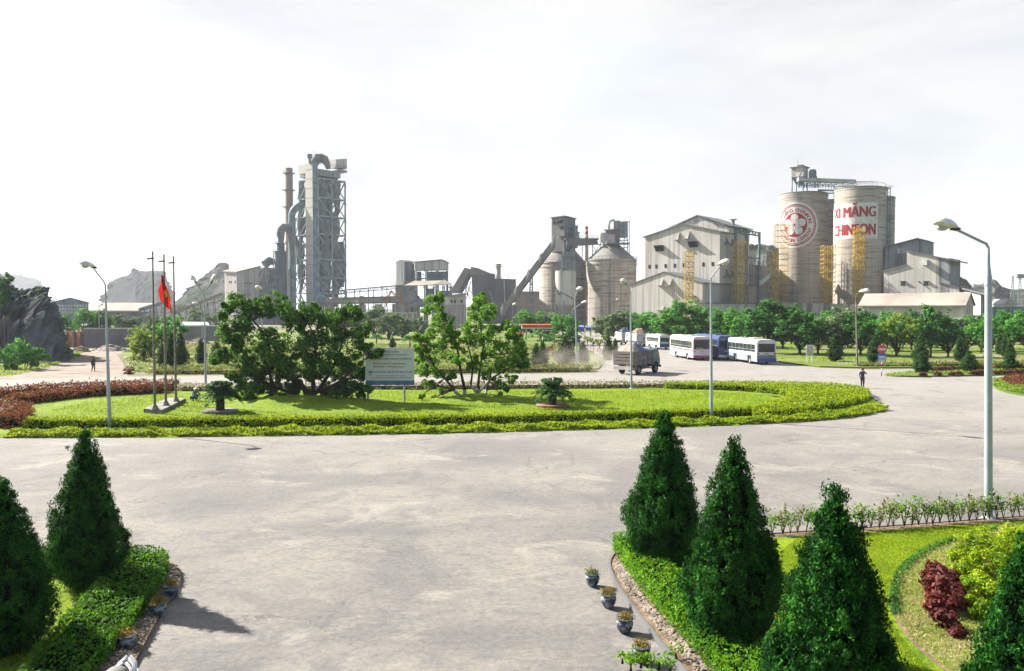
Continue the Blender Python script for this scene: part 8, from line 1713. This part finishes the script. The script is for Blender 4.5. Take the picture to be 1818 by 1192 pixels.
def figure(label, loc, rz, J, cloth, trous, hat=None, sc=1.0, shoes='black', bagm=None):
    """J: joints of the pose, facing -y. keys: pelvis chest neck head; lS lE lW rS rE rW; lH lK lA lT rH rK rA rT"""
    root = empty('person', loc, rz, label, 'person'); root.scale = (sc, sc, sc); j = {k: Vector(v) for k, v in J.items()}
    names = ['pelvis', 'waist', 'chest', 'neck', 'chin', 'head', 'crown', 'lS', 'lE', 'lW', 'rS', 'rE', 'rW', 'lH', 'lK', 'lA', 'lT', 'rH', 'rK', 'rA', 'rT']
    hd_ = j['head']; fw = j.get('face', Vector((0, -1, 0))); j['waist'] = j['pelvis'].lerp(j['chest'], .5); j['chin'] = hd_-Vector((0, 0, .07))+fw*.02; j['crown'] = hd_+Vector((0, 0, .10))
    rad = dict(pelvis=(.13, .10), waist=(.12, .09), chest=(.15, .10), neck=.055, chin=.07, head=(.085, .10), crown=.06, lS=.06, lE=.042, lW=.028, rS=.06, rE=.042, rW=.028, lH=.085, lK=.058, lA=.038, lT=.035, rH=.085, rK=.058, rA=.038, rT=.035)
    ix = {n_: i for i, n_ in enumerate(names)}; E = [('pelvis', 'waist'), ('waist', 'chest'), ('chest', 'neck'), ('neck', 'chin'), ('chin', 'head'), ('head', 'crown'), ('chest', 'lS'), ('lS', 'lE'), ('lE', 'lW'), ('chest', 'rS'), ('rS', 'rE'), ('rE', 'rW'), ('pelvis', 'lH'), ('lH', 'lK'), ('lK', 'lA'), ('lA', 'lT'), ('pelvis', 'rH'), ('rH', 'rK'), ('rK', 'rA'), ('rA', 'rT')]
    jo = [(j[n_], rad[n_]) for n_ in names]; ed = [(ix[a], ix[b]) for a, b in E]
    for s_ in 'lr':   # hand: palm and five fingers
        w, e = j[s_+'W'], j[s_+'E']; d = (w-e).normalized(); lat = d.cross(fw).normalized() if abs(d.dot(fw)) < .95 else Vector((1, 0, 0)); k0 = len(jo); jo.append((w+d*.07, (.032, .018))); ed.append((ix[s_+'W'], k0))
        for q in range(4): k = len(jo); b = w+d*.10+lat*(q-1.5)*.021; jo += [(b, .010), (b+d*.04+fw*.008, .009), (b+d*(.065+.006*(1.5-abs(q-1.5)))+fw*.028, .007)]; ed += [(k0, k), (k, k+1), (k+1, k+2)]
        k = len(jo); b = w+d*.04-lat*.035; jo += [(b, .012), (b+d*.045-lat*.014+fw*.012, .009)]; ed += [(k0, k), (k, k+1)]
    body = skin('body', jo, ed, SK, root)
    tp_ = lambda a, s_: (a*s_ if isinstance(a, (int, float)) else tuple(x*s_ for x in a))
    sn = ['pelvis', 'waist', 'chest', 'lS', 'lE', 'rS', 'rE', 'lm', 'rm']; jj = dict(j); jj['lm'] = j['lE'].lerp(j['lW'], .75); jj['rm'] = j['rE'].lerp(j['rW'], .75); rr = dict(rad, lm=.034, rm=.034)
    nb = j['chest'].lerp(j['neck'], .55)
    skin('shirt', [(jj[n_], tp_(rr[n_], 1.22)) for n_ in sn]+[(nb, .085)], [(0, 1), (1, 2), (2, 3), (3, 4), (4, 7), (2, 5), (5, 6), (6, 8), (2, 9)], cloth, root)
    tn = ['pelvis', 'lH', 'lK', 'lA', 'rH', 'rK', 'rA']; skin('trousers', [(j[n_], tp_(rad[n_], 1.28)) for n_ in tn], [(0, 1), (1, 2), (2, 3), (0, 4), (4, 5), (5, 6)], trous, root)
    for s_ in 'lr': a, t_ = j[s_+'A'], j[s_+'T']; d = (t_-a); skin('shoe', [(a+Vector((0, 0, -.02))-d.normalized()*.05, .05), (a+d*.5-Vector((0, 0, .01)), .052), (t_+d.normalized()*.05, .04)], [(0, 1), (1, 2)], M[shoes], root, 1)
    mb = MB(); mb.ball(hd_+Vector((0, 0, .045))-fw*.025, (.098, .108, .10), 12, 8); mb.build('hair', HR, root, smooth=True)
    fb = MB(); fx = fw.normalized(); lt = Vector((-fx.y, fx.x, 0))
    fb.ball(hd_+fx*.105+Vector((0, 0, -.015)), (.014, .02, .02), 6, 5); fb.ball(hd_+lt*.095, (.015, .02, .03), 6, 5); fb.ball(hd_-lt*.095, (.015, .02, .03), 6, 5); fb.build('nose_and_ears', SK, root)
    eb = MB(); [eb.ball(hd_+fx*.095+lt*s_*.034+Vector((0, 0, .012)), .012, 6, 5) for s_ in (-1, 1)]; eb.build('eyes', M['black'], root); MB().ball(hd_+fx*.098+Vector((0, 0, -.055)), (.024, .012, .007), 6, 4).build('mouth', surf('lips', (.30, .10, .08), .6), root)
    if hat == 'cap': MB().lathe(hd_+Vector((0, 0, .05)), [(.165, 0), (.17, .012), (.115, .025), (.105, .09), (.06, .125)], 18).build('hat', surf('brown_hat', (.10, .06, .045), .9), root, smooth=True)
    if hat == 'cone': MB().lathe(hd_+Vector((0, 0, .03)), [(.235, 0), (.235, .006), (.005, .19)], 24).build('conical_hat', surf('straw_hat', (.66, .62, .52), .85, (.52, .47, .38), 20), root, smooth=True)
    if bagm: skin('backpack', [(j['chest']+Vector((0, .17, .05)), (.14, .09)), (j['chest']+Vector((0, .18, -.28)), (.15, .10))], [(0, 1)], bagm, root, 1)
    return root
blue_s = surf('blue_shirt', (.055, .085, .19), .85, (.04, .06, .14), 4); brn = surf('brown_trousers', (.09, .055, .04), .9, (.05, .035, .03), 4)
walk = dict(pelvis=(0, 0, .90), chest=(0, -.01, 1.25), neck=(0, -.01, 1.44), head=(0, -.02, 1.56), rS=(-.19, 0, 1.36), rE=(-.25, .02, 1.10), rW=(-.20, -.06, .88), lS=(.19, 0, 1.36), lE=(.32, -.10, 1.20), lW=(.13, -.19, 1.40), rH=(-.09, 0, .86), rK=(-.09, -.08, .47), rA=(-.08, -.07, .08), rT=(-.09, -.20, .04), lH=(.09, 0, .86), lK=(.10, -.04, .47), lA=(.11, .12, .10), lT=(.11, -.01, .05))
p = G(1531, 689); figure('man in blue shirt and brown hat on the road, hand raised to his face', (p.x, p.y, 0.0), math.radians(-12), walk, blue_s, brn, 'cap', 1.0)
away = dict(pelvis=(0, 0, .90), chest=(0, 0, 1.25), neck=(0, 0, 1.44), head=(0, 0, 1.56), rS=(-.19, 0, 1.36), rE=(-.25, .05, 1.10), rW=(-.22, -.02, .86), lS=(.19, 0, 1.36), lE=(.25, .0, 1.10), lW=(.24, -.10, .86), rH=(-.09, 0, .86), rK=(-.09, -.10, .48), rA=(-.09, -.12, .08), rT=(-.09, -.25, .04), lH=(.09, 0, .86), lK=(.09, -.02, .47), lA=(.09, .14, .10), lT=(.09, .02, .05))
p = G(165.5, 660); figure('man in dark green with a backpack walking away across the dirt yard', (p.x, p.y, 0.0), math.radians(172), away, surf('green_shirt', (.07, .11, .10), .9), surf('dark_trousers', (.06, .085, .09), .9), None, 1.0, 'black', surf('dark_backpack', (.07, .055, .06), .9))
squat = dict(pelvis=(.0, .12, .26), chest=(0, -.08, .60), neck=(0, -.16, .76), head=(0, -.24, .86), rS=(-.18, -.10, .70), rE=(-.24, -.30, .45), rW=(-.12, -.44, .25), lS=(.18, -.10, .70), lE=(.24, -.32, .46), lW=(.10, -.46, .22), rH=(-.10, .08, .26), rK=(-.17, -.26, .48), rA=(-.13, .0, .09), rT=(-.14, -.13, .04), lH=(.10, .08, .26), lK=(.17, -.26, .48), lA=(.13, .0, .09), lT=(.14, -.13, .04), face=(0, -.9, -.3))
p = G(345, 713, .1); figure('gardener in pale blue and a white conical hat crouching on the roundabout lawn', (p.x, p.y, 0.12), math.radians(62), squat, surf('pale_blue_jacket', (.16, .26, .38), .9), surf('blue_work_trousers', (.05, .12, .20), .9), 'cone')

# ---- the ledge below the camera and the person sitting there with one shoe in the view
tag(MB().box((-9, .6, 0.0), (-1.5, 4.15, 4.3)).build('viewing_ledge', M['kerb']), 'concrete ledge of the building the view is taken from', 'ledge')
gt = surf('grey_trousers', (.26, .255, .235), .85, (.19, .185, .17), 9)
toe = at(237, 1167, 4.82); ank = at(209, 1199, 4.50)
root = empty('person', (-2.75, 3.2, 4.3), 0, 'person sitting on the ledge, one striped trainer and grey trouser leg showing', 'person'); o0 = Vector((-2.75, 3.2, 4.3))
A_ = ank-o0+Vector((0.01, -.02, -.03)); T_ = toe-o0; jl = [((0, -.25, .13), .13), ((0, -.28, .36), .12), ((0, -.26, .58), (.15, .1)), ((0, -.25, .76), .055), ((0, -.23, .92), .09), ((-.19, -.26, .68), .06), ((-.25, -.18, .42), .042), ((-.15, 0, .22), .03), ((.19, -.26, .68), .06), ((.25, -.18, .42), .042), ((.15, 0, .22), .03), ((.1, -.2, .12), .085), ((.3, .5, .28), .06), (A_, .045), ((-.1, -.2, .12), .085), ((-.12, .22, .1), .058), ((-.12, .3, -.32), .04)]
skin('body', jl, [(0, 1), (1, 2), (2, 3), (3, 4), (2, 5), (5, 6), (6, 7), (2, 8), (8, 9), (9, 10), (0, 11), (11, 12), (12, 13), (0, 14), (14, 15), (15, 16)], SK, root)
skin('shirt', [((0, -.25, .16), .15), ((0, -.28, .36), .14), ((0, -.26, .58), (.18, .13)), ((-.19, -.26, .68), .075), ((-.25, -.18, .42), .055), ((.19, -.26, .68), .075), ((.25, -.18, .42), .055)], [(0, 1), (1, 2), (2, 3), (3, 4), (2, 5), (5, 6)], blue_s, root)
skin('trousers', [((0, -.25, .13), .15), ((.1, -.2, .12), .10), ((.3, .5, .28), .085), (A_-(T_-A_)*.35+Vector((0,0,.03)), .085), (A_+(T_-A_)*.10+Vector((0,0,.03)), .070), ((-.1, -.2, .12), .10), ((-.12, .22, .1), .072), ((-.12, .3, -.28), .052)], [(0, 1), (1, 2), (2, 3), (3, 4), (0, 5), (5, 6), (6, 7)], gt, root)
MB().ball((0, -.25, .98), (.10, .11, .10)).build('hair', HR, root, smooth=True)
dT = (T_-A_).normalized(); sh = skin('shoe', [(A_+dT*.02, .045), (A_+dT*.10, .045), (A_+dT*.17, .048), (A_+dT*.235, .038)], [(0, 1), (1, 2), (2, 3)], M['black'], root, 2)
sd_ = dT.cross(Vector((0, 0, 1))).normalized(); upn = sd_.cross(dT)
mb = MB()
for t0, t1_, w in ((.06, .14, .022), (.12, .20, .02), (.17, .24, .016)):
    for s_ in (-1, 1): mb.tube([A_+dT*t0+sd_*s_*.052-upn*.012, A_+dT*(t0+t1_)/2+sd_*s_*.046+upn*.026, A_+dT*t1_+sd_*s_*.01+upn*.050], w*.5, 6)
mb.tube([A_+dT*.0+sd_*.05-upn*.035, A_+dT*.12+sd_*.056-upn*.04, A_+dT*.22+sd_*.045-upn*.036, A_+dT*.285-upn*.03, A_+dT*.22-sd_*.045-upn*.036, A_+dT*.12-sd_*.056-upn*.04, A_+dT*.0-sd_*.05-upn*.035], .017, 8)
mb.build('white_trim', M['white'], sh, smooth=True)
sh2 = skin('shoe', [((-.12, .3, -.36), .045), ((-.12, .42, -.40), .045), ((-.12, .5, -.42), .035)], [(0, 1), (1, 2)], M['black'], root, 1)
# ================================================================ haze
HD = 0.00013
hm = bpy.data.materials.new('haze'); hm.use_nodes = True; hn, hl_ = hm.node_tree.nodes, hm.node_tree.links; hn.remove(hn['Principled BSDF'])
hv = hn.new('ShaderNodeVolumePrincipled'); hv.inputs['Color'].default_value = (.82, .87, .94, 1); hv.inputs['Density'].default_value = HD; hv.inputs['Anisotropy'].default_value = .2
hl_.new(hv.outputs[0], hn['Material Output'].inputs['Volume'])
o = MB().box((-7100, -400, -1.1), (7100, 9100, 190)).build('haze', hm); tag(o, None, None, None, 'stuff')
